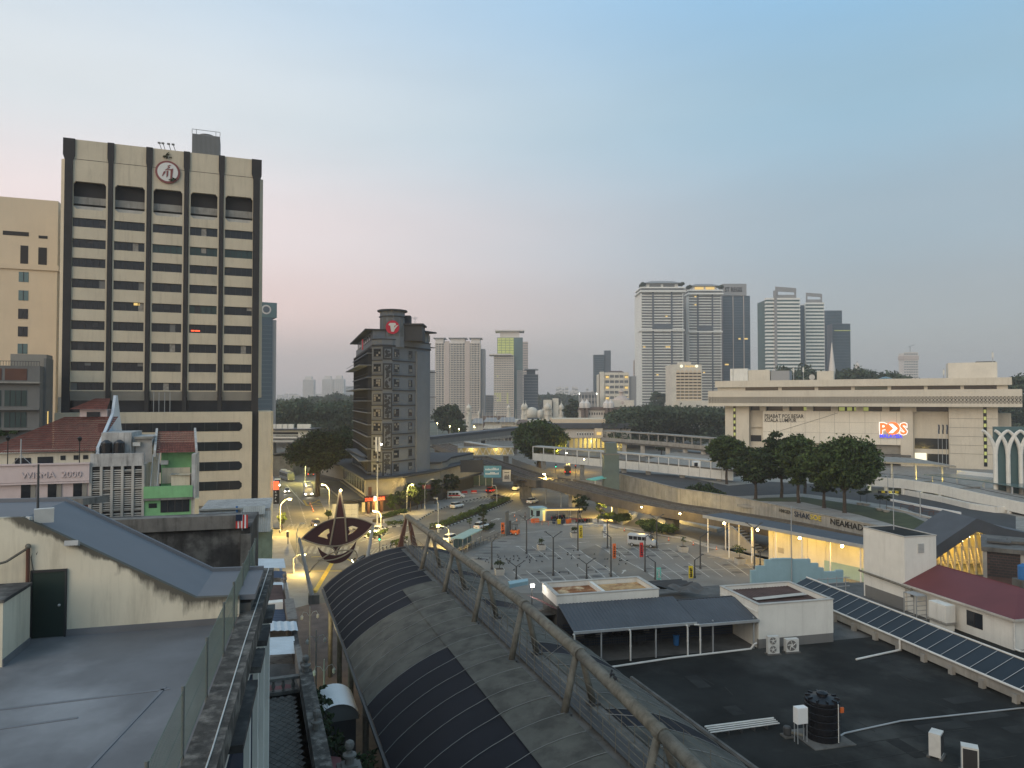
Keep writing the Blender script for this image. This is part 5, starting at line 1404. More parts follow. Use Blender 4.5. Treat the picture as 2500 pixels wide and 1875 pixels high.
# ------- raised railway viaduct
def smooth_path(pts, n=8):
 out=[]
 P_=[pts[0]]+pts+[pts[-1]]
 for i in range(1, len(P_)-2):
  a, b_, c, d=P_[i-1], P_[i], P_[i+1], P_[i+2]
  for k in range(n):
   t=k/n
   out.append(.5*((2*b_)+(c-a)*t+(2*a-5*b_+4*c-d)*t*t+(3*b_-a-3*c+d)*t**3))
 return out+[pts[-1]]
VZ=6.2
def EP(px, py, z):p=G(px, py, z);return Vector((p.x, p.y, z))
edge=[Vector((-190, 640, 8)), Vector((-140, 600, 8)), Vector((-92, 520, 8)), Vector((-62, 430, 7.9)), Vector((-40, 343, 7.7))]+[EP(*q) for q in((1248, 1157, 7.2), (1333, 1174, 6.9), (1430, 1199, 6.4), (1561, 1230, 5.8), (1710, 1255, 5.1))]+[Vector((47, 131, 5.0)), Vector((52, 119, 5.0)), Vector((58, 104.5, 5.0))]
near=smooth_path(edge, 10)
def off(pts, d):
 out=[]
 for i, p in enumerate(pts):
  t=pts[min(i+1, len(pts)-1)]-pts[max(i-1, 0)];t.z=0;t.normalize()
  out.append(p+Vector((-t.y, t.x, 0))*d)
 return out
def ribbon(b, pts, d0, d1, z0, z1):
 A_, B_=off(pts, d0), off(pts, d1)
 for i in range(len(pts)-1):
  u, w_=pts[i].z-VZ, pts[i+1].z-VZ
  b.add([(A_[i].x, A_[i].y, z0+u), (A_[i+1].x, A_[i+1].y, z0+w_), (B_[i+1].x, B_[i+1].y, z0+w_), (B_[i].x, B_[i].y, z0+u), (A_[i].x, A_[i].y, z1+u), (A_[i+1].x, A_[i+1].y, z1+w_), (B_[i+1].x, B_[i+1].y, z1+w_), (B_[i].x, B_[i].y, z1+u)], [(0, 1, 2, 3), (7, 6, 5, 4), (0, 4, 5, 1), (3, 2, 6, 7)])
 return b
vd=thing('railway_viaduct', 'concrete railway viaduct with two dark tracks curving past the hotel', 'viaduct', (near[60].x, near[60].y, 0))
bld=lambda mb, nm, m, par=vd:mb.build(nm, m, par, w=True)
nseg=12
for k in range(0, len(near)-1, nseg):
 pt=near[k:k+nseg+1]
 bld(ribbon(MB(), pt, 0.26, 8.39, VZ-1.2, VZ-.55), 'deck', 'concrete_dk')
 bld(ribbon(MB(), pt, -.05, .25, VZ-1.9, VZ), 'parapet', 'viaduct')
 bld(ribbon(MB(), pt, 8.4, 8.7, VZ-1.9, VZ), 'parapet', 'viaduct')
 bld(ribbon(MB(), pt, 1.4, 3.0, VZ-2.2, VZ-1.21), 'girder', 'concrete_dk')
 bld(ribbon(MB(), pt, 5.6, 7.2, VZ-2.2, VZ-1.21), 'girder', 'concrete_dk')
 for d in(2.0, 6.2):
  bld(ribbon(MB(), pt, d-1.2, d+1.2, VZ-.549, VZ-.35), 'track_bed', 'brownroof')
  for r in(-.72, .72):bld(ribbon(MB(), pt, d+r-.05, d+r+.05, VZ-.349, VZ-.15), 'rail', 'steel')
 bld(ribbon(MB(), pt, 4.0, 4.25, VZ-.549, VZ-.1), 'cable_trough', 'concrete_dk')
def pier(i, label):
 c=off(near, 4.3)[i];t_=near[i+1]-near[i];a=math.atan2(t_.y, t_.x);VZ=near[i].z
 M_=Matrix.Translation((c.x, c.y, 0))@Matrix.Rotation(a, 4, 'Z')
 for nm, mb in(('pier', MB().box(-.95, .95, -1.5, 1.5, -.05, VZ-2.8)), ('pier_head', MB().prism([(-1.0, -1.6), (1.0, -1.6), (1.0, 1.6), (-1.0, 1.6)], VZ-2.795, VZ-2.21, [(-1.2, -4.0), (1.2, -4.0), (1.2, 4.0), (-1.2, 4.0)]))):
  mb.v=[tuple(M_@Vector(v)) for v in mb.v];bld(mb, nm, 'concrete')
for i in(18, 30, 40, 50, 64, 74, 84, 94, 104, 114):pier(i, '')
# sign box and billboard hung on the viaduct side
a_=AY(1285, 1138, 199)
def vboard(name, label, cat, px0, px1, py0, py1, m, dist):
 p0=AY(px0, py1, dist);p1=AY(px1, py1, dist);top=AY(px0, py0, dist).z
 t=thing(name, label, cat, ((p0.x+p1.x)/2, dist, p0.z))
 w_=(p1.x-p0.x)/2;h_=top-p0.z
 MB().box(-w_, w_, 0, .35, 0, h_).build('panel', m, t)
 MB().box(-w_-.1, w_+.1, -.03, .0, -.12, 0).box(-w_-.1, w_+.1, -.03, .0, h_, h_+.12).build('frame', 'darksteel', t)
 return t, w_, h_
t, w_, h_=vboard('station_sign', 'beige square sign box with a building symbol on the viaduct', 'sign', 1227, 1247, 1147, 1176, 'concrete_lt', 196)
for k in range(4):MB().box(-w_*.5+k*w_*.27, -w_*.5+k*w_*.27+.18, -.05, -.002, h_*.3, h_*(.5+.1*(k%2))).build('symbol', 'black', t)
MB().box(-w_*.6, w_*.6, -.05, -.002, h_*.22, h_*.27).box(-w_*.6, w_*.6, -.05, -.002, h_*.75, h_*.8).build('symbol_frame', 'black', t)
t, w_, h_=vboard('billboard', 'torn light blue billboard with white lettering under the viaduct', 'billboard', 1181, 1224, 1137, 1166, 'billboard', 197)
rr=random.Random(4)
for row in range(2):
 for k in range(11):MB().box(-w_*.8+k*w_*.14, -w_*.8+k*w_*.14+w_*.09, -.03, -.002, h_*(.62-.36*row), h_*(.62-.36*row)+h_*rr.uniform(.1, .22)).build('lettering', 'whitepaint', t)
t, w_, h_=vboard('dark_hoarding', 'long dark hoarding hung below the viaduct next to the billboard', 'hoarding', 1124, 1180, 1124, 1152, 'hoteldark', 203)
# lamps fixed to the viaduct side and their glow
def glow_lamp(label, px, py, y, power, c=(1, .66, .16), grp=None, pole=None, at=(0, -.3, -.6)):
 p=AY(px, py, y)
 t=thing('wall_lamp', label, 'lamp', (p.x, p.y, p.z), 0, grp)
 MB().lathe([(.1, -.1), (.28, -.02), (.2, .12), (.06, .2)], (0, 0), 8).build('shade', 'darksteel', t)
 MB().ball((0, 0, -.12), .2).build('bulb', 'bulb', t)
 lamp_light(t, at, power, c)
 if pole is not None:MB().tube((0, 0, pole-p.z), (0, .0, .1), .07, n=6).build('pole', 'galv', t)
 return t
glow_lamp('lit wall lamp on the viaduct girder above the pale planter terrace', 1566, 1236, 150.5, 520)
glow_lamp('lit wall lamp on the viaduct girder nearest the walkway roof', 1660, 1252, 143.5, 520)
# ------- covered walkway with yellow light
wa, wb_=G(1740, 1266, 6.5), G(2104, 1335, 6.5)
d=wb_-wa;wang=math.degrees(math.atan2(d.y, d.x));WL=d.length
WK=Fr(wa, wang)
wk=thing('covered_walkway', 'covered walkway with dark flat roof and yellow lit wall', 'walkway', (wa.x, wa.y, 0), R(wang))
MB().add([(-2, -.4, 6.6), (WL+8, -.4, 6.6), (WL+8, 5.2, 6.6), (-2, 5.2, 6.6), (-2, -.4, 6.9), (WL+8, -.4, 6.9), (WL+8, 5.2, 6.9), (-2, 5.2, 6.9)], [(3, 2, 1, 0), (4, 5, 6, 7), (0, 1, 5, 4), (1, 2, 6, 5), (2, 3, 7, 6), (3, 0, 4, 7)]).build('roof', 'metalroof', wk)
MB().box(-2, WL+8, -.5, -.405, 6.4, 6.95).build('fascia', 'galv', wk)
MB().box(-2, WL+8, -1.5, 6, 0, .16).build('floor', 'pave', wk)
nx=8
for k in range(nx):MB().tube((-1.2+k*(WL+6)/(nx-1), 0, .16), (-1.2+k*(WL+6)/(nx-1), 0, 6.5), .11, n=8).build('column', 'whitepaint', wk)
for k in(0, 1, 2):MB().tube((-1.2+k*3.2, 4.6, .16), (-1.2+k*3.2, 4.6, 6.55), .11, n=8).build('column', 'whitepaint', wk)
x0=8.6
MB().box(x0, WL+8, 4.6, 4.9, .16, 6.58).build('wall', 'whitewall', wk)
for k in range(4):MB().box(x0+1.0+k*3.4, x0+1.06+k*3.4, 4.52, 4.598, .2, 6.5).build('pilaster', 'whitewall', wk)
MB().box(x0+2.0, x0+3.2, 4.54, 4.598, 1.8, 2.7).build('notice_board', 'concrete_lt', wk)
MB().box(x0+11, WL+6, 4.5, 4.598, .16, 2.2).build('mural', 'teal', wk)
for i, (x, pw) in enumerate(((2.2, 420), (9.6, 700), (18.0, 700), (25.5, 600))):
 MB().ball((x, .6, 5.9), .22).build('bulb', 'bulb', wk);MB().tube((x, .6, 6.05), (x, .6, 6.6), .04, n=5).build('stem', 'darksteel', wk)
 lamp_light(wk, (x, .3, 5.2), pw*.85, (1, .58, .06))
for i in range(2):
 p=WK.w(19.5+i*6.5, -.9, .16);t=thing('planter_box', 'brown planter box with a green shrub before the yellow wall', 'planter', p, R(wang), 'planter boxes before the yellow wall')
 MB().prism([(-.7, -.35), (.7, -.35), (.7, .35), (-.7, .35)], 0, .6, [(-.8, -.42), (.8, -.42), (.8, .42), (-.8, .42)]).build('box', 'brickpave', t);o=link('foliage', bush_mesh(80+i, .6, .4, 1.0, 260, .14, 'leaf_lt'), t, (0, 0, .45))
st_=thing('stair_flight', 'sloping stair side under the viaduct beside the walkway', 'stair', WK.w(-2.5, 7, 0), R(wang));MB().yprism([(0, 0), (6.5, 0), (6.5, .6), (.6, 4.2), (0, 4.2)], 0, .3).build('string', 'concrete_lt', st_)
for k in range(9):MB().box(.8+k*.64, 1.4+k*.64, .305, 2.0, 3.7-k*.4, 3.85-k*.4).build('step', 'concrete', st_)
# planter terraces with bushes under the viaduct
def bushes(label, pts, n, r, h, seed, m='leaf'):
 rng=random.Random(seed)
 t=thing('shrub_bed', label, 'shrubs', pts[0], 0)
 o0=Vector(pts[0])
 for i in range(n):
  k=rng.random()*(len(pts)-1);a=Vector(pts[int(k)]);c=Vector(pts[min(int(k)+1, len(pts)-1)]);p=a.lerp(c, k%1)-o0
  o=link('bush', bush_mesh(seed*10+i, r, r, h*rng.uniform(.7, 1.2), 420, .2, m), t, (p.x+rng.uniform(-.8, .8), p.y+rng.uniform(-.8, .8), 0))
bushes('dense flowering shrubs on the terrace beside the covered walkway', [G(1570, 1300), G(1600, 1303), G(1645, 1310)], 11, 1.5, 2.6, 21, 'leaf')
bushes('yellow green shrubs under the street lamp behind the guard booth', [G(1455, 1272), G(1500, 1277), G(1520, 1280)], 9, 1.3, 2.4, 22, 'leaf_lt')
tree('round_tree', 'dark round tree behind the guard booth beside the viaduct pier', G(1418, 1268), 7, 2.4, 73, 'leaf_dk', .26, 150, 14, .12)
tree('lit_tree', 'yellow green tree lit by the street lamp under the viaduct', G(1466, 1268), 6.2, 2.0, 74, 'leaf_lt', .24, 140, 14, .15)
ter=thing('planter_terrace', 'pale rendered planter terrace below the viaduct', 'terrace', G(1545, 1277))
o0=G(1545, 1277)
for q in([(1505, 1275), (1545, 1260), (1555, 1262), (1520, 1282)], [(1650, 1275), (1690, 1268), (1780, 1290), (1750, 1300)], [(1530, 1262), (1550, 1256), (1556, 1258), (1536, 1266)]):
 MB().prism([tuple((G(*k)-o0).xy) for k in q], 0, .7).build('kerb_wall', 'concrete_lt', ter)
# ------- far bank: raised park ground behind a graffiti wall
PZ=4.0
mat('riverwall', (.30, .285, .25), .9, .25, .4, streak=.7, dirt=(.11, .10, .085))
bank=[(1470, 1163), (1518, 1172), (1655, 1209), (1795, 1231), (1960, 1268), (2100, 1298), (2330, 1348), (2420, 1375)]
bk=[G(x, y, PZ) for x, y in bank]
plat=[(p.x, p.y) for p in bk]+[(bk[-1].x+60, bk[-1].y-20), (240, 90), (330, 420), (120, 420), (60, 300)]
MBp=MB().prism(plat, -.5, PZ);struct(MBp.build('park_ground', 'concrete'))
wl2=thing('river_wall', 'pale river wall painted with graffiti beside the raised park', 'wall', bk[3])
for a_, c_ in zip(bk, bk[1:]):
 d=c_-a_;an=math.atan2(d.y, d.x);m_=(a_+c_)/2
 mb=MB().obox((m_.x, m_.y-.18, PZ/2+.7), d.length, .3, PZ+1.9, an);mb.build('wall_bay', 'riverwall', wl2, w=True)
 mb=MB().obox((m_.x, m_.y-.18, PZ+1.76), d.length, .5, .2, an);mb.build('coping', 'concrete', wl2, w=True)
ga=math.degrees(math.atan2((bk[5]-bk[3]).y, (bk[5]-bk[3]).x))
def graffiti(s, px, py, size, m, sx=1.1):
 for a_, c_ in zip(bk, bk[1:]):
  fr=Fr(a_, math.degrees(math.atan2((c_-a_).y, (c_-a_).x)))
  x=fr.xat(px, -.36)
  if 0<=x<=(c_-a_).length:
   p=fr.w(x, -.36);z=fr.zat(px, py, -.36)
   o=text('graffiti', s, size, m, wl2, .02, top_matrix(wl2).inverted()@TM(p.x, p.y, z, R(fr.deg)), sx=sx, bold=.02);return
graffiti('HMGEN', 1899, 1249, 1.0, 'black', 1.1);graffiti('SHAK', 1936, 1260, 1.5, 'navy', 1.2);graffiti('SOE', 1975, 1267, 1.4, 'yellow', 1.2);graffiti('NEAK', 2023, 1279, 1.6, 'black', 1.15);graffiti('HADE', 2064, 1288, 1.6, 'black', 1.1)
# park: lawn, paths, internal road
PG=lambda x, y:G(x, y, PZ)
sheet('lawn', [PG(x, y) for x, y in((1800, 1222), (1870, 1215), (1960, 1213), (2090, 1232), (2210, 1253), (2320, 1300), (2300, 1318), (2160, 1285), (2050, 1268))], PZ+.01, 'grass')
sheet('park_path', [PG(x, y) for x, y in((1780, 1216), (1800, 1222), (1960, 1226), (2100, 1258), (2310, 1318), (2305, 1330), (2090, 1272), (1950, 1242), (1790, 1230))], PZ+.016, 'pave')
sheet('park_road', [PG(x, y) for x, y in((1480, 1160), (1500, 1150), (1650, 1160), (1780, 1186), (1880, 1176), (2000, 1182), (2200, 1192), (2430, 1250), (2480, 1260), (2480, 1330), (2330, 1300), (2210, 1240), (2080, 1220), (1960, 1205), (1790, 1212), (1640, 1190))], PZ+.005, 'asphalt_dark')
def lowwall(name, label, pts, z0, h, wd, m, cat='wall'):
 t=thing(name, label, cat, (pts[0].x, pts[0].y, z0))
 for a_, c_ in zip(pts, pts[1:]):
  d=c_-a_;m_=(a_+c_)/2;MB().obox((m_.x, m_.y, z0+h/2), d.length+.02, wd, h, math.atan2(d.y, d.x)).build('section', m, t, w=True)
 return t
lowwall('road_kerb', 'long white kerb wall along the park road', [PG(x, y) for x, y in((2150, 1218), (2260, 1240), (2345, 1256))], PZ, .5, .4, 'whitepaint', 'kerb')
lowwall('road_kerb', 'low pale kerb beside the bicycle racks of the park', [PG(x, y) for x, y in((2168, 1240), (2240, 1258), (2335, 1282), (2350, 1288))], PZ, .35, .8, 'concrete_lt', 'kerb')
lowwall('park_fence_base', 'low rail wall along the park path by the river', [PG(x, y) for x, y in((1800, 1236), (1960, 1258), (2140, 1292), (2320, 1330))], PZ, .55, .15, 'concrete', 'fence')
for i, (px, py) in enumerate(((2215, 1243), (2236, 1248), (2262, 1254), (2286, 1261), (2308, 1267), (2352, 1277))):
 p=PG(px, py);t=thing('hoop_rail', 'brown hooped guard rail beside the park road', 'rail', p, R(-35), 'hooped rails by the park road')
 MB().path([(-1.3, 0, 0), (-1.3, 0, .8), (-1.1, 0, .95), (1.1, 0, .95), (1.3, 0, .8), (1.3, 0, 0)], .06, 6).build('hoop', 'brownsteel', t);MB().box(-1.3, 1.3, -.02, .02, .4, .46).build('bar', 'brownsteel', t)
for i, (px, py, wh) in enumerate(((2100, 1232, 'beside the broad crowned tree'), (2116, 1234, 'under the edge of the broad crown'), (2148, 1246, 'inner one of the pair by the hooped rails'), (2164, 1250, 'outer one of the pair by the hooped rails'))):
 p=PG(px, py);t=thing('round_planter', 'small tree in round white planter, '+wh, 'planter', p, 0, 'round planters on the lawn')
 MB().lathe([(.55, 0), (.85, .5), (.8, .55)], (0, 0), 14).build('bowl', 'concrete_lt', t);MB().tube((0, 0, .4), (.1, 0, 2.6), .05, .03, 6).build('stem', 'trunk', t)
 o=link('crown', bush_mesh(120+i, .9, .9, 2.2, 300, .18, 'leaf_dk'), t, (0, 0, 1.6))
# ------- bridges, station roofs and the bus hub on the right
def beam(name, label, cat, pts, hgt, m, parts):
 """a long bridge following pixel points (px, py of its top edge, distance); parts(mb builder) adds pieces"""
 P_=[AY(px, py, y) for px, py, y in pts]
 t=thing(name, label, cat, (P_[0].x, P_[0].y, 0))
 return t, P_
def lbox(t, nm, m, a, c, off0, off1, z0a, z1a, z0c=None, z1c=None):
 z0c=z0a if z0c is None else z0c;z1c=z1a if z1c is None else z1c
 d=Vector((c.x-a.x, c.y-a.y, 0)).normalized();n=Vector((-d.y, d.x, 0))
 q=[a+n*off0, c+n*off0, c+n*off1, a+n*off1]
 z0=[z0a, z0c, z0c, z0a];z1=[z1a, z1c, z1c, z1a]
 return MB().add([(p.x, p.y, z) for p, z in zip(q, z0)]+[(p.x, p.y, z) for p, z in zip(q, z1)], [(3, 2, 1, 0), (4, 5, 6, 7), (0, 1, 5, 4), (1, 2, 6, 5), (2, 3, 7, 6), (3, 0, 4, 7)]).build(nm, m, t, w=True)
# white roofed footbridge over the junction
t, P_=beam('white_bridge', 'white panelled bridge with roofed walkway crossing behind the viaduct', 'bridge', [(1300, 1089, 262), (1560, 1109, 232), (1790, 1130, 208)], 0, None, None)
for a, c in zip(P_, P_[1:]):
 lbox(t, 'roof', 'concrete_lt', a, c, 0, 4.5, a.z-.35, a.z, c.z-.35, c.z)
 lbox(t, 'deck', 'concrete_dk', a, c, .3, 4.4, a.z-4.2, a.z-3.9, c.z-4.2, c.z-3.9)
 lbox(t, 'back_panel', 'concrete', a, c, 4.3, 4.5, a.z-4.0, a.z-2.6, c.z-4.0, c.z-2.6)
 n=9
 for k in range(n):
  p, q=a.lerp(c, k/n), a.lerp(c, (k+.97)/n)
  lbox(t, 'parapet_panel', 'whitewall', p, q, 0, .25, p.z-5.2, p.z-2.6, q.z-5.2, q.z-2.6)
  lbox(t, 'post', 'whitepaint', p, p.lerp(q, .06), .02, .2, p.z-2.59, p.z-.36)
 for k in(.12, .5, .88):
  p=a.lerp(c, k);MB().box(p.x-.7, p.x+.7, p.y+1, p.y+2.6, 0, p.z-4.21).build('pier', 'concrete', t, w=True)
tw=thing('bridge_lift', 'grey green lift tower at the end of the white bridge', 'lift tower', tuple(AY(1493, 1100, 205))[:2]+(0, ));
zt=AY(1493, 1108, 205).z
MB().box(-2.2, 2.2, 0, 4, 0, zt).build('shaft', 'lifttower', tw);MB().box(-1.6, 1.6, .3, 3.6, zt, zt+3.2).build('head', 'lifttower', tw);MB().box(-2.4, 2.4, -.2, 4.2, zt-.3, zt+.05).build('cornice', 'greywall', tw)
# second elevated deck (behind) and the station
t, P_=beam('elevated_road', 'concrete elevated deck with low parapets behind the white bridge', 'viaduct', [(1470, 1051, 380), (1620, 1060, 340), (1770, 1072, 305)], 0, None, None)
for a, c in zip(P_, P_[1:]):
 lbox(t, 'canopy', 'concrete', a, c, 0, 6, a.z-.5, a.z, c.z-.5, c.z);lbox(t, 'parapet', 'concrete', a, c, -.5, 0, a.z-5.4, a.z-3.6, c.z-5.4, c.z-3.6);lbox(t, 'deck', 'concrete_dk', a, c, 0.01, 8, a.z-6.2, a.z-5.2, c.z-6.2, c.z-5.2)
 for k in range(7):p=a.lerp(c, (k+.5)/7);MB().box(p.x-.25, p.x+.25, p.y+1, p.y+1.5, p.z-3.6, p.z-.5).build('post', 'concrete', t, w=True)
 for k in(.1, .4, .7):p=a.lerp(c, k);MB().box(p.x-.9, p.x+.9, p.y+2, p.y+4, 0, p.z-6.2).build('pier', 'concrete_lt', t, w=True)
stn=thing('metro_station', 'low metro station with dark roof band and arched wall openings', 'station', tuple(AY(1420, 1040, 400))[:2]+(0, ))
def sbox(nm, m, x0, x1, y0, y1, dist, dep):
 a=AY(x0, y1, dist);c=AY(x1, y0, dist)
 return MB().box(a.x, c.x, dist, dist+dep, a.z, c.z).build(nm, m, stn, w=True)
sbox('roof', 'beige', 1350, 1505, 1023, 1034, 410, 30);sbox('roof_band', 'metalroof', 1335, 1545, 1034, 1046, 400, 40);sbox('wall', 'far_tan', 1355, 1540, 1047, 1069, 402, 30)
sbox('bay', 'beige', 1452, 1472, 1046, 1069, 399, 4);sbox('lit_window', 'goldwin', 1457, 1468, 1055, 1062, 398.8, .1)
for k in range(7):sbox('arched_opening', 'whitepaint' if k%2==0 else 'whitepaint', 1408+k*6.2, 1412+k*6.2, 1055, 1065, 401.8, .15);sbox('window', 'glass', 1409+k*6.2, 1411.2+k*6.2, 1057, 1063, 401.6, .15)
for k in range(12):sbox('column', 'concrete_lt', 1400+k*11, 1403+k*11, 1069, 1096, 403, 1.5)
sbox('ground_wall', 'yellowinside', 1390, 1530, 1070, 1094, 412, 1)
for i, x in enumerate((1440, 1500)):p=AY(x, 1075, 405);lamp_light(stn, (p.x, p.y, p.z), 2600, (1, .85, .3), .3, w=True)
# dark covered bridge on the left of the rain tree and a pale lattice bridge
t, P_=beam('covered_bridge', 'long dark covered footbridge leading to the rain tree', 'bridge', [(1040, 1068, 330), (1280, 1042, 372)], 0, None, None)
a, c=P_
lbox(t, 'roof', 'metalroof', a, c, 0, 7, a.z-1.2, a.z, c.z-1.2, c.z);lbox(t, 'side', 'greywall', a, c, .2, .5, a.z-3.6, a.z-1.21, c.z-3.6, c.z-1.21);lbox(t, 'deck', 'concrete', a, c, 0, 7, a.z-4.6, a.z-3.61, c.z-4.6, c.z-3.61)
for k in(.2, .55, .9):p=a.lerp(c, k);MB().box(p.x-1, p.x+1, p.y+2, p.y+4, 0, p.z-4.61).build('pier', 'concrete_dk', t, w=True)
t, P_=beam('lattice_bridge', 'cream lattice footbridge lit from inside beside the rain tree', 'bridge', [(1118, 1092, 262), (1255, 1090, 264)], 0, None, None)
a, c=P_
lbox(t, 'roof', 'concrete_lt', a, c, 0, 3, a.z-.3, a.z);lbox(t, 'deck', 'concrete_lt', a, c, 0, 3, a.z-3.4, a.z-2.9);lbox(t, 'far_panel', 'yellowinside', a, c, 2.8, 3, a.z-2.89, a.z-.31)
for k in range(9):
 p, q=a.lerp(c, k/9), a.lerp(c, (k+1)/9);m_=a.lerp(c, (k+.5)/9);z=a.z
 MB().tube((p.x, p.y, z-2.9), (m_.x, m_.y, z-.3), .12, n=5).tube((m_.x, m_.y, z-.3), (q.x, q.y, z-2.9), .12, n=5).build('lattice', 'whitepaint', t, w=True)
MB().box(a.x+2, a.x+4, a.y+.5, a.y+2.5, 0, a.z-3.41).build('pier', 'concrete_dk', t, w=True);MB().box(c.x-4, c.x-2, c.y+.5, c.y+2.5, 0, c.z-3.41).build('pier', 'concrete_dk', t, w=True)
for k in(.25, .7):p=a.lerp(c, k);lamp_light(t, (p.x, p.y+1.5, p.z-.8), 220, (1, .8, .3), w=True)
t, P_=beam('ramp_bridge', 'narrow covered ramp joining the two footbridges', 'bridge', [(1132, 1078, 310), (1225, 1093, 268)], 0, None, None)
a, c=P_
lbox(t, 'roof', 'concrete_lt', a, c, 0, 3, a.z-.3, a.z, c.z-.3, c.z);lbox(t, 'side', 'concrete_dk', a, c, .1, .3, a.z-3, a.z-.31, c.z-3, c.z-.31)
sf=thing('site_fence', 'grey stepped boundary fence on the viaduct slope by the rain tree', 'fence', tuple(AY(1300, 1160, 225))[:2]+(0, ))
for k in range(8):
 a, c=AY(1250+k*14, 1118+k*5, 240-k*3), AY(1264+k*14, 1123+k*5, 237-k*3)
 lbox(sf, 'panel', 'greywall', a, c, 0, .2, 3.0, a.z, 3.0, c.z-.2)
for x, p_ in((1383, 1105), (1426, 1120)):
 glow_lamp('lit lamp below the white bridge '+('over the bus lane' if x<1400 else 'beside its pier'), x, p_, 246 if x<1400 else 238, 5200, (1, .60, .08), at=(0, 40, -2.0))  # light stands far behind its bulb, added to brighten the road beyond
lowwall('ground_ramp', 'concrete ramp walls between the viaduct and the bus lane', [G(1365, 1172, 1), G(1480, 1180, 1)], 0, 1.4, .4, 'concrete')
GT=thing('green_canopy', 'pale green sloping canopy beside the lift tower', 'canopy', tuple(AY(1475, 1170, 200))[:2]+(0, ))
a, c=AY(1452, 1174, 202), AY(1490, 1166, 206);lbox(GT, 'roof', 'turq', a, c, 0, 3.4, a.z, a.z+.25, c.z, c.z+.25);MB().box(a.x, a.x+.3, a.y, a.y+.3, 0, a.z).box(c.x-.3, c.x, c.y, c.y+.3, 0, c.z).build('post', 'galv', GT, w=True)
hut=thing('guard_hut', 'small white hut with striped base on the raised lot', 'hut', PG(1700, 1152));MB().box(-1.2, 1.2, -1.2, 1.2, .4, 3.6).build('wall', 'whitepaint', hut);MB().box(-1.0, .2, -1.24, -1.203, 2, 3.2).build('window', 'glass', hut);MB().box(-1.5, 1.5, -1.5, 1.5, 0, .39).build('base', 'yellow', hut)
# ------- general post office
rgt=AY(2496, 978, 240);PO=Fr((80, 289), -28)
po=thing('post_office', 'long beige post office with overhanging perforated top floor', 'building', PO.w(0, 0, 0), R(-28))
X=lambda px, y=0:PO.xat(px, y)
PZX=lambda px, py, y=0:PO.zat(px, py, y)
xl, xr=X(1729), X(2496)
bm='far_tan'
mat('postpanel', (.68, .63, .53), .85, .06, .2, streak=.3, dirt=(.45, .40, .32))
mat('poststone', (.56, .51, .42), .85, .08, .2, streak=.4, dirt=(.36, .31, .24))
MB().box(xl, xr, 0, 34, 25.8, 27.0).box(xl, xr, 0, 34, 29.45, 31.9).box(xl, xr, .4, 33.6, 27.0, 29.45).build('fascia', 'poststone', po)
n=95
b=MB();w_=(xr-xl)/n;zc, hh=28.22, 2.3
for k in range(n):
 x=xl+k*w_
 b.box(x, x+w_*.14, .06, .38, 27.02, 29.43)
 for r in range(2):
  z0=27.05+r*1.2
  b.tube((x+w_*.15, .2, z0), (x+w_, .2, z0+1.18), .1, n=4, cap=False).tube((x+w_*.15, .2, z0+1.18), (x+w_, .2, z0), .1, n=4, cap=False)
b.build('pierced_screen', 'poststone', po, kind='stuff')
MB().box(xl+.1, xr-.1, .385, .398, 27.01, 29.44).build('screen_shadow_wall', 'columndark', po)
MB().box(xl+2.2, xr-2.5, 2.6, 30, 33.4, 36).build('roof_parapet', 'poststone', po);MB().box(xl+3, xr-3.5, 4, 29, 31.9, 33.4).build('attic', 'poststone', po)
for k in range(7):
 a=X(1820+k*89, 4);MB().box(a, a+(X(1900+k*89, 4)-a), 3.9, 3.97, 32.05, 33.3).build('attic_window', 'glass' if k not in(3, ) else 'glassgreen', po)
xs=[X(p, 4) for p in(1770, 1828, 1861, 2228, 2316, 2436)]
MB().box(xs[0], xs[1], 4, 30, 3.5, 25.79).build('stair_tower', 'poststone', po);MB().box(xs[4], xs[5], 4, 30, 3.5, 25.79).build('stair_tower', 'poststone', po)
MB().box(xs[1]+.01, xs[4]-.01, 8, 30, 3.5, 24).build('rear_wall', 'poststone', po)
MB().box(xs[2], xs[3], 5, 7.99, 11.6, 23.9).build('front_wall', 'postpanel', po);MB().box(xs[3]-4, xs[3], 4.7, 5.0, 3.5, 25.79).build('pier', 'poststone', po)
for k in range(7):x=xs[2]+(xs[3]-xs[2])*k/6;MB().box(x-1.2, x+1.2, 5.2, 7.9, 23.9, 25.79).build('pier', 'poststone', po)
MB().box(xs[1], xs[4], 8.5, 9, 24.0, 25.79).build('clerestory', 'glass', po)
for k, (a, c) in enumerate(((1795, 1802), (1962, 1975), (2048, 2062), (2068, 2080), (2085, 2120))):MB().box(X(a, 8.4), X(c, 8.4), 8.3, 8.45, 24.1, 25.5).build('lit_window', 'litgreen', po)
for px in(1793, 2404):
 x=X(px, 3.9);MB().box(x-.5, x+.5, 3.8, 3.995, 5, 25.7).build('stair_slot', 'glass', po)
 for k in range(8):MB().box(x-.38, x+.38, 3.75, 3.798, 6.5+k*2.45, 7.7+k*2.45).build('stair_light', 'litgreen', po)
for z in(9.2, 12.2, 15.3, 18.4, 21.6):MB().box(xs[4]+.1, xs[5]-.1, 3.96, 3.998, z, z+.08).build('joint', 'columndark', po)
MB().box(X(2232, 7.9), X(2314, 7.9), 7.9, 7.985, 10.4, 14.2).build('window_band', 'glass', po);MB().box(X(2262, 7.9), X(2314, 7.9), 7.9, 7.985, 5, 8.6).build('ground_glazing', 'glass', po);MB().box(X(2232, 7.9), X(2260, 7.9), 7.88, 7.985, 5, 8.8).build('lit_lobby', 'litwhite', po)
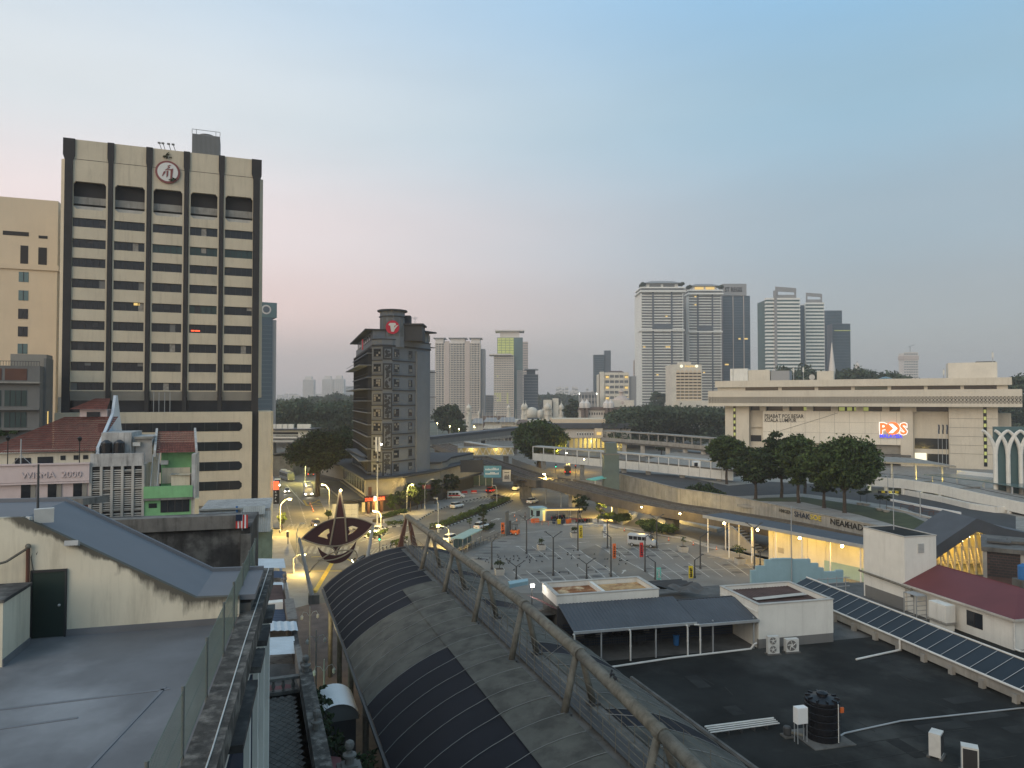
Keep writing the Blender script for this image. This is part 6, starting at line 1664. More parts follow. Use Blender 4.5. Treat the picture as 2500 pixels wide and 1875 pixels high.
MB().box(X(2010, 6.4), X(2214, 6.4), 6.4, 7.98, 8.2, 11.58).build('recess_panel', 'hoteltan', po);MB().box(X(1990, 4), X(2222, 4), 1.0, 6.4, 7.6, 8.1).build('entrance_canopy', 'concrete_dk', po);MB().box(X(2010, 7), X(2216, 7), 7.0, 7.9, 4.2, 7.58).build('entrance_glazing', 'glass', po);MB().box(X(2145, 6.7), X(2175, 6.7), 6.6, 6.95, 5, 7.5).build('red_banner', 'red', po)
MB().box(X(1830, 7.9), X(1858, 7.9), 7.9, 7.985, 11.5, 14).build('side_window', 'glass', po);MB().box(xs[1]+.05, xs[2]-.05, 7, 7.98, 17.3, 17.7).box(xs[1]+.05, xs[2]-.05, 7, 7.98, 9.2, 9.8).build('balcony_slab', 'poststone', po)
MB().box(X(2436, 14), X(2468, 14), 14, 30, 3.5, 23.5).build('end_block', 'poststone', po)
for k in range(9):MB().box(xs[2]+(k+1)*(xs[3]-xs[2])/10-.04, xs[2]+(k+1)*(xs[3]-xs[2])/10+.04, 4.97, 4.998, 11.7, 23.8).build('joint', 'hoteltan', po)
for z in(15.6, 19.7):MB().box(xs[2]+.1, xs[3]-4.1, 4.97, 4.996, z, z+.07).build('joint', 'hoteltan', po)
for px0, py0, px1, py1 in((1903, 1052, 2015, 1018), (2015, 1018, 2045, 1008)):MB().tube((X(px0, 4.9), 4.9, PZX(px0, py0, 4.9)), (X(px1, 4.9), 4.9, PZX(px1, py1, 4.9)), .05, n=4).build('cable', 'columndark', po)
# roof plant
def rb(nm, px0, px1, py0, py1, y, dep, m):MB().box(X(px0, y), X(px1, y), y, y+dep, 35.9, PZX((px0+px1)/2, py0, y)).build(nm, m, po)
rb('tank_room', 1783, 1826, 900, 0, 12, 8, 'whitewall');rb('plant_room', 1827, 1880, 903, 0, 12.5, 9, 'poststone');rb('plant_room', 1882, 1928, 905, 0, 13, 8, 'far_grey');rb('stair_head', 1995, 2036, 906, 0, 10, 7, 'poststone');rb('tank_room', 2316, 2436, 885, 0, 10, 12, 'stationwhite');rb('vent', 2385, 2432, 882, 0, 14, 4, 'concrete_dk')
for px, py in((1790, 898), (1962, 895), (1938, 896), (2425, 858), (2305, 900)):
 x=X(px, 12);z=PZX(px, py, 12);MB().tube((x, 12, 35.9), (x, 12, z), .12, n=6).build('mast', 'galv', po);MB().box(x-.3, x+.3, 11.6, 12, z-2.2, z-.4).build('antenna', 'acwhite', po)
x=X(1983, 9);o=MB().tube((x, 8.6, 37.2), (x, 9, 37.2), 1.1, n=14).build('dish', 'concrete_lt', po)
# its lettering and lit logo
z1=PZX(1866, 1020, 4.9);text('lettering', 'PEJABAT POS BESAR', 2.15, 'black', po, .06, TM(X(1866, 4.9), 4.9, z1), sx=.76, bold=.03);z1=PZX(1866, 1030, 4.9);text('lettering', 'KUALA LUMPUR', 2.15, 'black', po, .06, TM(X(1866, 4.9), 4.9, z1), sx=.76, bold=.03)
lx0, lx1=X(2145, 4.6), X(2217, 4.6);lz0=PZX(2145, 1070, 4.6)
MB().box(lx0-.1, lx1+.3, 4.75, 4.95, lz0, lz0+2.6).build('logo_board', 'poststone', po)
s_=(lx1-lx0);zb=PZX(2145, 1058.5, 4.6)
text('logo_halo', 'POS', 5.6, 'poswhite', po, .1, TM(lx0+.1, 4.7, zb), sx=s_/10.6, bold=.42);text('logo_letters', 'POS', 5.6, 'posorange', po, .1, TM(lx0+.1, 4.55, zb), sx=s_/10.6, bold=.16)
cxm=lx0+s_*.47;MB().tube((cxm, 4.45, zb+2.0), (cxm, 4.5, zb+2.0), 2.35, n=28).build('logo_disc', 'posorange', po);shape2d('logo_arrow', [[(cxm-1.4, zb+3.7), (cxm+.0, zb+3.7), (cxm+1.6, zb+2.0), (cxm, zb+.3), (cxm-1.4, zb+.3), (cxm+.2, zb+2.0)]], 'poswhite', po, .08).location.y=4.38
text('logo_word', 'MALAYSIA', 1.75, 'posblue', po, .08, TM(lx0+.2, 4.6, lz0+.3), sx=.92, bold=.08)
for i, px in enumerate((2289, 2299, 2309)):
 p=PO.w(X(px, -4), -4, PZ);t=thing('flagpole', 'flagpole with a limp flag before the post office', 'flagpole', p, 0, 'flagpoles before the post office');MB().tube((0, 0, 0), (0, 0, 16), .1, .06, 6).build('pole', 'galv', t);MB().grid(lambda u, v:(.1+.5*u, .1*math.sin(v*7), 12.4+3.2*v), 3, 6).build('flag', ('navy', 'black', 'navy')[i], t)
# ------- bus hub: curved roof, decks, arches
hb=thing('curved_canopy', 'broad flat curved canopy in front of the post office', 'canopy', tuple(AY(2230, 1140, 205))[:2]+(PZ, ))
a, c=AY(2120, 1152, 212), AY(2318, 1140, 198)
b=MB();N_=14
for k in range(N_):
 u0, u1=k/N_, (k+1)/N_
 f=lambda u:a.lerp(c, u)+Vector((0, 14*(1-(2*u-1)**2)*.2, 0))
 p, q=f(u0), f(u1);z=9.6
 b.add([(p.x, p.y-3, z), (q.x, q.y-3, z), (q.x, q.y+16, z+.6), (p.x, p.y+16, z+.6), (p.x, p.y-3, z+.5), (q.x, q.y-3, z+.5), (q.x, q.y+16, z+1.0), (p.x, p.y+16, z+1.0)], [(3, 2, 1, 0), (4, 5, 6, 7), (0, 1, 5, 4), (2, 3, 7, 6)])
b.build('roof', 'concrete', hb, w=True)
for k in(.05, .3, .6, .92):p=a.lerp(c, k);MB().tube((p.x, p.y, PZ), (p.x, p.y, 9.6), .25, n=8).build('column', 'galv', hb, w=True)
dk=thing('bus_deck', 'white parapet bus deck on columns with lit underpass below', 'deck', tuple(AY(2250, 1170, 175))[:2]+(PZ, ))
pts=[AY(2118, 1163, 190), AY(2200, 1169, 182), AY(2290, 1182, 172), AY(2400, 1206, 158), AY(2520, 1232, 146)]
for a, c in zip(pts, pts[1:]):
 lbox(dk, 'parapet', 'whitewall', a, c, 0, .3, a.z-2.4, a.z, c.z-2.4, c.z);lbox(dk, 'deck', 'concrete', a, c, .31, 14, a.z-2.4, a.z-1.2, c.z-2.4, c.z-1.2);lbox(dk, 'back_wall', 'yellowinside', a, c, 13, 13.3, PZ, a.z-2.41, PZ, c.z-2.41)
 lbox(dk, 'rail', 'darksteel', a, c, .1, .2, a.z+.9, a.z+1.0, c.z+.9, c.z+1.0)
 for k in(.1, .6):p=a.lerp(c, k);MB().box(p.x-.3, p.x+.3, p.y+.5, p.y+1.1, PZ, p.z-2.41).build('column', 'whitewall', dk, w=True)
for k, (px, py, y, pw) in enumerate(((2185, 1192, 186, 900), (2230, 1192, 180, 700), (2320, 1210, 172, 700), (2420, 1232, 160, 600))):p=AY(px, py, y);lamp_light(dk, (p.x, p.y+2, p.z), pw, (.95, 1, .55), .3, w=True)
gc=thing('glazed_canopy', 'low glazed canopy over the bus platforms on the deck', 'canopy', tuple(AY(2400, 1180, 170))[:2]+(PZ, ))
pts=[AY(2255, 1158, 196), AY(2380, 1172, 178), AY(2520, 1194, 160)]
for a, c in zip(pts, pts[1:]):
 for k in range(6):p, q=a.lerp(c, k/6), a.lerp(c, (k+.96)/6);lbox(gc, 'pane', 'glassteal', p, q, 0, 10, p.z-.2, p.z, q.z-.2, q.z)
 lbox(gc, 'edge', 'whitepaint', a, c, 10.01, 10.6, a.z-.1, a.z+1.0, c.z-.1, c.z+1.0)
 for k in(.2, .7):p=a.lerp(c, k);MB().tube((p.x, p.y+.5, PZ), (p.x, p.y+.5, p.z-.21), .2, n=8).build('column', 'galv', gc, w=True)
p=AY(2270, 1166, 198);lamp_light(gc, (p.x, p.y+3, p.z-1.2), 1500, (1, .72, .15), .3, w=True);p=AY(2330, 1175, 190);lamp_light(gc, (p.x, p.y+3, p.z-1.2), 1200, (1, .72, .15), .3, w=True)
lw=lowwall('platform_wall', 'white retaining wall of the bus platform by the road', [PG(2205, 1207), PG(2300, 1226), PG(2370, 1243), PG(2432, 1252), PG(2520, 1250)], PZ, 1.3, .5, 'whitewall')
q=[PG(2205, 1207), PG(2300, 1226), PG(2370, 1243), PG(2432, 1252), PG(2520, 1250), PG(2520, 1232), PG(2400, 1222), PG(2240, 1200)]
sheet('platform', [(p.x, p.y) for p in q], PZ+1.1, 'concrete', .9)
for i in range(12):
 p=PG(2305+i*16, 1218+i*2.2);p.z=PZ+1.1;motorbike(i, p, R(65+5*(i%3)), 'motorbikes under the bus deck')
yb=thing('height_bar', 'yellow and black striped height bar at the underpass mouth', 'barrier', PG(2185, 1206), R(-12))
for k in range(10):MB().box(-4+k*.8, -3.2+k*.8, -.15, .15, .2, .7).build('stripe', 'yellow' if k%2 else 'black', yb)
for x in(-3.9, 3.9):MB().box(x-.1, x+.1, -.1, .1, 0, .2).build('foot', 'black', yb)
ar=thing('arch_screen', 'white pointed arches before a glazed tower base', 'arcade', tuple(AY(2440, 1155, 172))[:2]+(PZ, ), R(-12))
AF=Fr(AY(2440, 1155, 172), -12)
zb, zt=AF.zat(2440, 1158), AF.zat(2440, 1052);zs=AF.zat(2440, 1095)
sp_=AF.xat(2489)-AF.xat(2458)
MB().box(AF.xat(2432), AF.xat(2700), 1.2, 2.2, 0, AF.zat(2440, 1042)-PZ).build('glass_wall', 'glassteal', ar)
xc0=AF.xat(2428)
for k in range(5):
 x=xc0+k*sp_
 MB().tube((x, 0, 0), (x, 0, zs-PZ-1.2), .5, n=8).build('column', 'whitewall', ar)
 for s in(-1, 1):
  cp=[(x, zs-PZ-1.3), (x+s*.25, zs-PZ+.8), (x+s*1.0, zs-PZ+3.0), (x+s*sp_, zt-PZ+.1)]
  cp=[(x+s*sp_*(u**1.7), zs-PZ-1.3+(zt-zs+1.4)*(1-(1-u)**1.35)) for u in[i/8 for i in range(9)]]
  MB().path([(q[0], -.05*s, q[1]) for q in cp], .5, 7, .36).build('arch_rib', 'whitewall', ar)
# lit truss hall with dark roof, and the brick building at the frame edge
HY=96.0
th=thing('truss_hall', 'glazed truss hall glowing yellow under a dark folded roof', 'hall', tuple(AY(2380, 1400, HY))[:2]+(0, ))
HP=lambda px, py, y=HY:AY(px, py, y)
rf=[HP(2272, 1336), HP(2378, 1264), HP(2445, 1288), HP(2560, 1312)]
for a, c in zip(rf, rf[1:]):lbox(th, 'roof', 'metalroof', a, c, -.6, 7, a.z-1.7, a.z, c.z-1.7, c.z)
bz=4.6
for k in range(12):
 px=2282+k*17;top=1352-max(0, (min(px, 2378)-2272))*.55+max(0, px-2378)*.25
 p=HP(px, top+18);MB().tube((p.x, HY+.2, bz), (p.x, HY+.2, p.z+1.5), .12, n=6).build('mullion', 'yellowinside', th, w=True)
 q=HP(px+24, 1400);MB().tube((p.x, HY+.6, p.z+1.0), (q.x, HY+.6, bz), .16, n=6).build('brace', 'yellowinside', th, w=True)
for z, pa_, pb_ in((6.4, 2282, 2480), (8.2, 2300, 2470), (9.9, 2340, 2430)):MB().box(HP(pa_, 1350).x, HP(pb_, 1350).x, HY+.1, HY+.2, z, z+.08).build('transom', 'yellowinside', th, w=True)
for a, c in zip(rf, rf[1:]):lbox(th, 'rear_wall', 'yellowinside', a, c, 6.5, 6.8, bz, a.z-1.71, bz, c.z-1.71)
MB().box(HP(2275, 1350).x, HP(2560, 1350).x, HY-.1, HY+6.4, 0, bz).build('base', 'concrete_dk', th, w=True)
for k in range(8):
 px=2292+k*17;top=1345-(min(px, 2378)-2272)*.55+max(0, px-2378)*.25
 p=HP(px, top+22);MB().ball((p.x, HY+1.0, p.z-.3), .11).build('bulb', 'bulb', th, w=True)
 if k%2==0:lamp_light(th, (p.x, HY+2.5, p.z-.9), 420, (1, .66, .14), .1, w=True)
bkb=thing('brick_shed', 'dark brick shed with concrete frame and cluttered flat roof', 'building', tuple(AY(2404, 1400, 84))[:2]+(0, ), R(-33))
BKF=Fr(AY(2404, 1400, 84), -33)
zt=BKF.zat(2400, 1345)
MB().box(0, 14, .1, 9, 0, zt).build('brick_panel', 'brownroof', bkb)
for k in range(4):MB().box(k*3.6-.15, k*3.6+.25, -.05, .09, 0, zt).build('frame_post', 'concrete', bkb)
MB().box(-.3, 14, -.25, 9.2, zt+.003, zt+.5).build('roof_slab', 'concrete_dk', bkb)
for k in range(5):MB().obox((1.5+k*2.1, 3+(k%2), zt+.8), 2.4, 1.4, .2+.1*k, R(10*k), R(5)).build('scrap_sheet', 'concrete_dk' if k%2 else 'tarp', bkb)
b=MB()
for r in range(9):
 for k in range(30):b.box(.3+k*.44+(r%2)*.2, .7+k*.44+(r%2)*.2, .07, .099, zt-2.9+r*.32, zt-2.66+r*.32)
b.build('brick', 'columndark', bkb, kind='stuff')
tb2=thing('blue_tank', 'bright blue water tank at the foot of the red roof', 'water tank', AY(2500, 1414, 70));MB().lathe([(.5, 0), (.52, .2), (.52, .7), (.5, .75), (.52, .8), (.52, 1.3), (.2, 1.45)], (0, 0), 16).build('shell', 'blue', tb2);MB().lathe([(.22, 1.45), (.2, 1.52)], (0, 0), 12).build('lid', 'blue', tb2);MB().box(-.7, .7, -.7, .7, -3.2, -.01).build('stand', 'concrete_dk', tb2)
# ------- the cream office tower
TF=Fr((-50.6, 140.0), math.degrees(math.atan2(.3576, .934)))
tz=lambda px, py, y=0:TF.zat(px, py, y)
tx=lambda px, y=0:TF.xat(px, y)
tw=thing('office_tower', 'cream office tower with dark vertical fins and a round red emblem', 'building', TF.w(0, 0, 0), R(TF.deg))
xL, xR=tx(153), 0.0
TOPZ=75.8
cols=[tx(p) for p in(160, 263, 358, 450, 536, 622)]
PODZ=tz(400, 1006)
SOF=tz(400, 970)
D_=22.0
ch=1.6
MB().prism([(xL-1.1, 1.7), (xL+.2, .7), (xL+.21, 1.62), (xR-.21, 1.62), (xR-.2, .7), (xR+1.15, 1.5), (xR+1.2, D_), (xL-1.1, D_)], SOF, TOPZ-3.4).build('core', 'creamtower', tw)
MB().box(xL, xR, .5, D_, TOPZ-3.398, TOPZ).build('parapet', 'creamtower', tw)
# spandrels, windows, fins bay by bay
rows=12
wy=[547-3, 594, 641, 688, 737, 783, 830, 878, 925]
def wz(py):return tz(400, py)
zrow=[wz(y) for y in(559, 608, 653, 702, 752, 800, 849, 897, 945)]
gw=random.Random(12)
for bi in range(5):
 a, c=cols[bi]+.42, cols[bi+1]-.42
 prev=TOPZ
# head panel above the open gallery
 zg1, zg0=wz(461), wz(528)
 MB().box(a, c, 0, .499, zg1, TOPZ).build('head_panel', 'creamtower', tw)
 MB().box(a+.02, c-.02, -.02, -.002, wz(412), wz(411)).build('joint', 'columndark', tw)
 shape2d('gallery_frame', [[(a, zg0-.3), (c, zg0-.3), (c, zg1+.01), (a, zg1+.01)], [(a+.9, zg0), (c-.9, zg0), (c-.3, zg0+.6), (c-.3, zg1-.6), (c-.7, zg1-.15), (a+.7, zg1-.15), (a+.3, zg1-.6), (a+.3, zg0+.6)]], 'creamtower', tw, .5).location.y=.25
 g=MB().box(a, c, 1.45, 1.6, zg0-.3, zg1).build('gallery', 'columndark', tw)
 MB().box(a, c, .9, 1.449, zg0+1.2, zg0+2.5).build('gallery_beam', 'concrete', g);MB().box(a, c, .52, 1.449, zg0-.2, zg0+.7).build('gallery_sill', 'concrete_lt', g)
 prev=zg0-.3
 for ri, zc in enumerate(zrow):
  MB().box(a, c, 0, .499, zc+.82, prev-.002).build('spandrel', 'creamtower', tw)
  w=MB().box(a+.25, c-.25, .33, .42, zc-.8, zc+.8).build('window', 'glassgreen' if(ri==1 and bi>1) or(ri==4 and bi==3) else 'glass', tw)
  if ri==4 and bi==1:MB().box(a+3.6, a+4.6, .30, .329, zc+.3, zc+.75).build('lit_lamp', 'goldwin', w)
  if ri==5 and bi==3:MB().box(a+.6, a+2.2, .30, .329, zc-.5, zc-.25).build('red_sign', 'neonred', w)
  b=MB();n=5
  for k in range(1, n):x=a+.25+(c-a-.5)*k/n;b.box(x-.04, x+.04, .27, .329, zc-.8, zc+.8)
  b.build('mullion', 'frame_dk', w, kind='stuff')
  if gw.random()<.6:x=a+.3+(c-a-.6)*gw.randrange(5)/5;MB().box(x, x+(c-a)/5.5, .3, .328, zc-.75+gw.choice((0, 0, .5, .9)), zc+.75).build('blind', gw.choice(('greywall', 'hoteldark', 'hoteldark', 'curtain')), w)
  for s in((a, a+.248), (c-.248, c)):MB().box(s[0], s[1], 0, .499, zc-.818, zc+.818).build('jamb', 'creamtower', tw)
  prev=zc-.82
 MB().box(a, c, 0, .499, SOF+1.3, prev-.002).build('spandrel', 'creamtower', tw)
 MB().xprism([(.0, SOF+1.298), (.499, SOF+1.298), (.499, SOF-.6), (.42, SOF-.6)], a, c).build('soffit', 'hoteltan', tw)
for i, x in enumerate(cols):
 wd=.72 if 0<i<5 else 1.25
 MB().yprism([(x-wd*.75, TOPZ+.02), (x+wd*.75, TOPZ+.02), (x+wd*.75, TOPZ-3), (x+wd*.5, TOPZ-4), (x+wd*.5, PODZ-(24 if i==5 else 0)), (x-wd*.5, PODZ-(24 if i==5 else 0)), (x-wd*.5, TOPZ-4), (x-wd*.75, TOPZ-3)], -.3, .65).build('fin', 'columndark', tw)
MB().box(xL, xR, 1.6, 20, PODZ-.5, SOF).build('recess', 'glass', tw)
# podium with ribbon windows
pxl, pxr=tx(160, -1), tx(610, -1)
pb=tz(500, 1233)
MB().box(xL-1, xR-.6, -1.2, 20, pb, PODZ).build('podium', 'creamtower', tw)
MB().prism([(xR+.6, -.9), (xR+2.9, -.6), (xR+3.4, .6), (xR+3.4, 20), (xR+.6, 20)], pb-.6, PODZ+.05).build('podium_end', 'creamtower', tw)
for zc in(1043, 1091, 1140, 1188):
 z=tz(500, zc, -1.2);x0, x1=tx(240, -1.2), tx(592, -1.2)
 pts=[(x0, z-.8), (x1-.5, z-.8), (x1, z-.3), (x1, z+.4), (x1-.5, z+.9), (x0, z+.9)]
 w=MB().yprism(pts, -1.25, -1.203).build('ribbon_window', 'glass', tw)
 b=MB()
 for k in range(1, 11):x=x0+(x1-x0)*k/11;b.box(x-.05, x+.05, -1.29, -1.252, z-.8, z+.9)
 b.build('mullion', 'frame_dk', w, kind='stuff')
MB().box(xL, xR-.6, -.9, -.3, pb-2.0, pb-.01).build('canopy_soffit', 'hoteltan', tw);MB().box(xL, xR-.6, 0, 18, 0, pb-.02).build('base', 'hoteldark', tw);MB().box(xR-.55, xR+3.1, .2, 18, 0, pb-.62).build('base', 'hoteltan', tw)
# emblem, floodlights, cooling tower, flagpoles, plant growing out of the wall
ex, ez=tx(403.5), tz(403.5, 421)
em=MB().tube((ex, -.30, ez), (ex, -.003, ez), 2.15, n=32).build('emblem', 'emblemred', tw);MB().tube((ex, -.36, ez), (ex, -.302, ez), 1.78, n=32).build('emblem_disc', 'logowhite', em)
E_=lambda l:[(ex+(x-1020)/690*4.1, ez-(y-850)/690*4.1) for x, y in l]
for lp in([(1010, 660), (1070, 622), (1120, 625), (1075, 655), (1050, 680), (1080, 690), (1085, 715), (1030, 745), (985, 745), (1040, 700)], [(940, 800), (965, 770), (1110, 755), (1180, 725), (1140, 1130), (1095, 1140), (1105, 790)], [(900, 860), (960, 820), (950, 890), (870, 1010), (860, 990)], [(985, 820), (1040, 815), (1030, 980), (985, 1035)]):shape2d('emblem_stroke', [E_(lp)], 'emblemred', em, .06).location.y=-.39
o=link('wall_plant', bush_mesh(55, 1.0, .4, 2.4, 260, .2, 'leaf_dk'), tw, (tx(403), -.3, tz(403, 398)));o=link('wall_plant', bush_mesh(56, 1.2, .4, 1.0, 160, .2, 'leaf_dk'), tw, (tx(412), -.3, tz(412, 448)))
for px in(390, 399, 413, 424):x=tx(px, 2);MB().tube((x, 2, TOPZ), (x-.5, 1.6, TOPZ+1.5), .06, n=5).build('floodlight_arm', 'darksteel', tw);MB().obox((x-.55, 1.4, TOPZ+1.6), .5, .4, .25).build('floodlight', 'acgrill', tw)
c0, c1=tx(462, 8), tx(531, 8);zt=tz(500, 330, 8)
ct=MB().box(c0, c1, 8, 13.5, TOPZ-3, zt).build('cooling_tower', 'far_grey', tw);MB().lathe([(1.7, zt), (1.7, zt+.6), (1.5, zt+.7)], ((c0+c1)/2, 10.7), 20).build('fan_shroud', 'greywall', ct)
b=MB()
for k in range(22):x=c0+(c1-c0)*(k+.5)/22;b.box(x-.06, x+.06, 7.93, 7.998, TOPZ-2.9, zt-.1)
b.build('rib', 'greywall', ct, kind='stuff')
b=MB()
for x in(c0, c0+.8, c1-.8, c1):b.tube((x, 8, zt), (x, 8, zt+.9), .06, n=4)
b.path([(c0, 8, zt+.9), (c1, 8, zt+.9)], .06, 4).build('guard_rail', 'galv', ct)
for px in(375, 388, 402, 415):x=tx(px, -1);MB().tube((x, -.9, PODZ), (x, -.9, tz(px, 958, -1)), .06, n=5).build('flagpole', 'galv', tw)
# street-side blade sign
bs_=thing('blade_sign', 'black vertical blade sign with white letters below a red panel', 'sign', TF.w(xR+3.5, -.4, tz(667, 1230)), R(TF.deg));hh=tz(667, 1196)-tz(667, 1230)
MB().box(0, 1.1, -.1, .1, 0, hh).build('panel', 'black', bs_);MB().box(0, 1.0, -.1, .1, hh+.05, hh+1.7).build('red_panel', 'neonred', bs_)
for k, chh in enumerate('KOPA'):text('letter', chh, hh/5, 'whitepaint', bs_, .03, TM(.25, -.12, hh*(.8-.22*k)))
# ------- beige hotel block on the far left
def px_box(t, nm, m, fr, px0, px1, z0, z1, y0, y1):return MB().box(fr.xat(px0, y0), fr.xat(px1, y0), y0, y1, z0, z1).build(nm, m, t)
BF_=Fr(AY(135, 978, 150), 20)
bh=thing('beige_block', 'tall cream apartment block with square bay windows behind the tower', 'building', BF_.w(0, 0), R(20))
bz=lambda py, px=60:BF_.zat(px, py)
xa, xb=BF_.xat(-60), 0
MB().box(xa, xb, 0, 24, 0, bz(485)).build('wall', 'beige', bh)
MB().box(xa, xb+.3, -.35, 24.2, bz(658), bz(645)).build('cornice', 'beige', bh);MB().box(xb+.003, xb+2.8, 2, 24, 0, bz(500)).build('side_wing', 'palewall', bh)
for k, py in enumerate((676, 721, 766, 809, 851)):
 x0, x1=BF_.xat(41), BF_.xat(65);z=bz(py)
 w=MB().box(x0, x1, -.06, -.003, z-1.1, z+1.0).build('window', 'glassteal' if k in(0, 1, 4) else 'glass', bh);MB().box((x0+x1)/2-.06, (x0+x1)/2+.06, -.1, -.062, z-1.1, z+1.0).build('mullion', 'frame_dk', w)
 MB().box(xb+2.803, xb+2.86, 5, 8, z-1.2, z+1.2).build('side_window', 'glass', bh);MB().box(xb+2.803, xb+2.86, 12, 15, z-1.2, z+1.2).build('side_window', 'glass', bh)
for px0, px1, a, c in((44, 63, 600, 645), (88, 109, 602, 647), (0, 64, 567, 577), (88, 110, 573, 580)):MB().box(BF_.xat(px0), BF_.xat(px1), -.05, -.003, bz(c), bz(a)).build('louvre_window', 'columndark', bh)
# dark loft building with balconies
LFm=Fr(AY(96, 1000, 118), 20)
lf=thing('loft_block', 'grey concrete loft building with glazed balconies and roof railing', 'building', LFm.w(0, 0), R(20))
lz=lambda py, px=50:LFm.zat(px, py)
xa=LFm.xat(-80)
MB().box(xa, 0, 0, 7, 0, lz(893)).build('frame', 'greywall', lf);MB().box(.003, .35, 2.2, 6.8, 0, lz(872)).build('stair_tower', 'greywall', lf);MB().box(-5, .2, 3, 6.9, lz(893), lz(862)).build('penthouse', 'hoteltan', lf)
for(py0, py1, m) in((953, 991, 'glassgreen'), (1006, 1043, 'glassgreen'), (900, 928, 'brownsteel')):
 for p0, p1 in((11, 65), (-60, 3)):
  w=MB().box(LFm.xat(p0), LFm.xat(p1), -.08, -.003, lz(py1), lz(py0)).build('glazing', m, lf)
  if m!='brownsteel':
   for k in range(1, 4):x=LFm.xat(p0)+(LFm.xat(p1)-LFm.xat(p0))*k/4;MB().box(x-.05, x+.05, -.12, -.082, lz(py1), lz(py0)).build('mullion', 'frame_dk', w)
for py in(932, 997, 1046):MB().box(xa, .2, -.9, -.002, lz(py+4), lz(py)).build('balcony_slab', 'greywall' if py>940 else 'concrete', lf)
b=MB()
for k in range(24):x=xa+1-(xa+1)*k/23;b.tube((x, -.3, lz(893)), (x, -.3, lz(882)), .03, n=4)
b.path([(xa, -.3, lz(882)), (0, -.3, lz(882))], .04, 4).build('roof_railing', 'darksteel', lf)
MB().box(.352, .4, 3.4, 3.9, lz(1037), lz(1005)).build('lit_slot', 'goldwin', lf)
o=link('planting', bush_mesh(61, 2.5, 1, 1.2, 500, .22, 'leaf'), lf, (-5, -1.4, lz(1068)))
# ------- Wisma 2000, louvred block, green house
SF=Fr(AY(350, 1100, 80), 17)
sx=lambda px, y=0:SF.xat(px, y)
sz=lambda px, py, y=0:SF.zat(px, py, y)
def tiles(b, P00, P10, P01, P11, nu, nv, h=.07):
 """barrel tiles between four roof corners: nu ribs across, nv courses"""
 P00, P10, P01, P11=map(Vector, (P00, P10, P01, P11));n=(P10-P00).cross(P01-P00).normalized()
 if n.z<0:n=-n
 f=lambda u, v:P00.lerp(P10, u).lerp(P01.lerp(P11, u), v)
 for j in range(nv):
  for i in range(nu):
   u0, um, u1=i/nu, (i+.5)/nu, (i+.96)/nu;v0, v1=j/nv, (j+1)/nv
   q=[f(u0, v0)+n*.02, f(um, v0)+n*h, f(u1, v0)+n*.02, f(u0, v1), f(um, v1)+n*(h-.04), f(u1, v1)]
   b.add(q, [(0, 1, 4, 3), (1, 2, 5, 4)])
 return b
w2=thing('wisma_house', 'pink rendered corner house with red tiled hip roof', 'house', SF.w(0, 0), R(17))
xr_=sx(220);xl_=sx(-70)
zb_=sz(110, 1138)
MB().box(xl_, xr_, 0, 12, 0, sz(110, 1142)).build('wall', 'pinkwall', w2);MB().box(xl_, xr_+.1, -.35, -.003, sz(110, 1176), sz(110, 1135)).build('name_band', 'pinkwall', w2)
MB().box(xl_, xr_+.15, -.5, -.1, sz(110, 1135), sz(110, 1131)).box(xl_, xr_+.15, -.45, -.352, sz(110, 1181), sz(110, 1177)).build('cornice', 'pinkwall', w2)
text('lettering', 'WISMA  2000', .95, 'pinkwall', w2, .12, TM(sx(55, -.35), -.40, sz(110, 1166)), sx=1.05)
for p0, p1 in((55, 78), (120, 141), (182, 203)):w=MB().box(sx(p0), sx(p1), -.05, -.003, sz(110, 1218), sz(110, 1180)).build('window', 'glass', w2);MB().box(sx(p1)+.05, sx(p1)+.5, -.1, -.003, sz(110, 1218), sz(110, 1180)).build('reveal', 'hoteltan', w2)
ye=2.2
MB().box(xl_, xr_-.1, ye, 12, sz(110, 1142), sz(110, 1107, ye)).build('attic_wall', 'cream', w2)
for p0, p1, a, c in((39, 78, 1117, 1138), (94, 132, 1115, 1136), (150, 162, 1113, 1124), (182, 194, 1113, 1124), (205, 217, 1113, 1123)):MB().box(sx(p0, ye), sx(p1, ye), ye-.06, ye-.003, sz(110, c, ye), sz(110, a, ye)).build('window', 'glass', w2)
zE, zR=sz(110, 1104, ye-.5), sz(200, 1018, 8)
xe=xl_
xk=sx(190, 8);xk2=sx(252, 8)
tiles(MB(), (xe, ye-.6, zE), (xr_+.15, ye-.6, zE), (xk-1.5, 8.5, zR), (xr_+1.0, 8.5, zR), 46, 16).build('roof', 'redtile', w2, kind='stuff')
zR2=sz(230, 985, 9)
MB().box(sx(195, 8.5), sx(262, 8.5), 8.5, 11, zR-.3, zR+.9).build('roof_monitor', 'pinkwall', w2);MB().box(sx(212, 8.4), sx(244, 8.4), 8.4, 8.498, zR, zR+.6).build('monitor_window', 'glass', w2)
tiles(MB(), (sx(168, 8), 7.9, zR+.9), (sx(262, 8), 7.9, zR+.9), (sx(230, 9.5), 9.9, zR2+.6), (sx(268, 9.5), 9.9, zR2+.6), 18, 6).build('upper_roof', 'redtile', w2, kind='stuff')
MB().xprism([(1.8, zE-1.5), (1.9, zE+.4), (8.5, zR+.4), (9.6, zR2+1.0), (10.4, zR2+1.0), (13, zR-2), (13, zE-3)], xr_+.2, xr_+.5).build('gable_wall', 'palewall', w2)
for px in(21, 196):
 x=sx(px, -.2);z=sz(px, 1135);MB().tube((x, -.2, z), (x, -.2, z+2.6), .05, n=6).build('lamp_post', 'black', w2);MB().lathe([(.12, z+2.6), (.25, z+2.95), (.2, z+3.0), (.02, z+3.15)], (x, -.2), 6).build('lantern', 'black', w2)
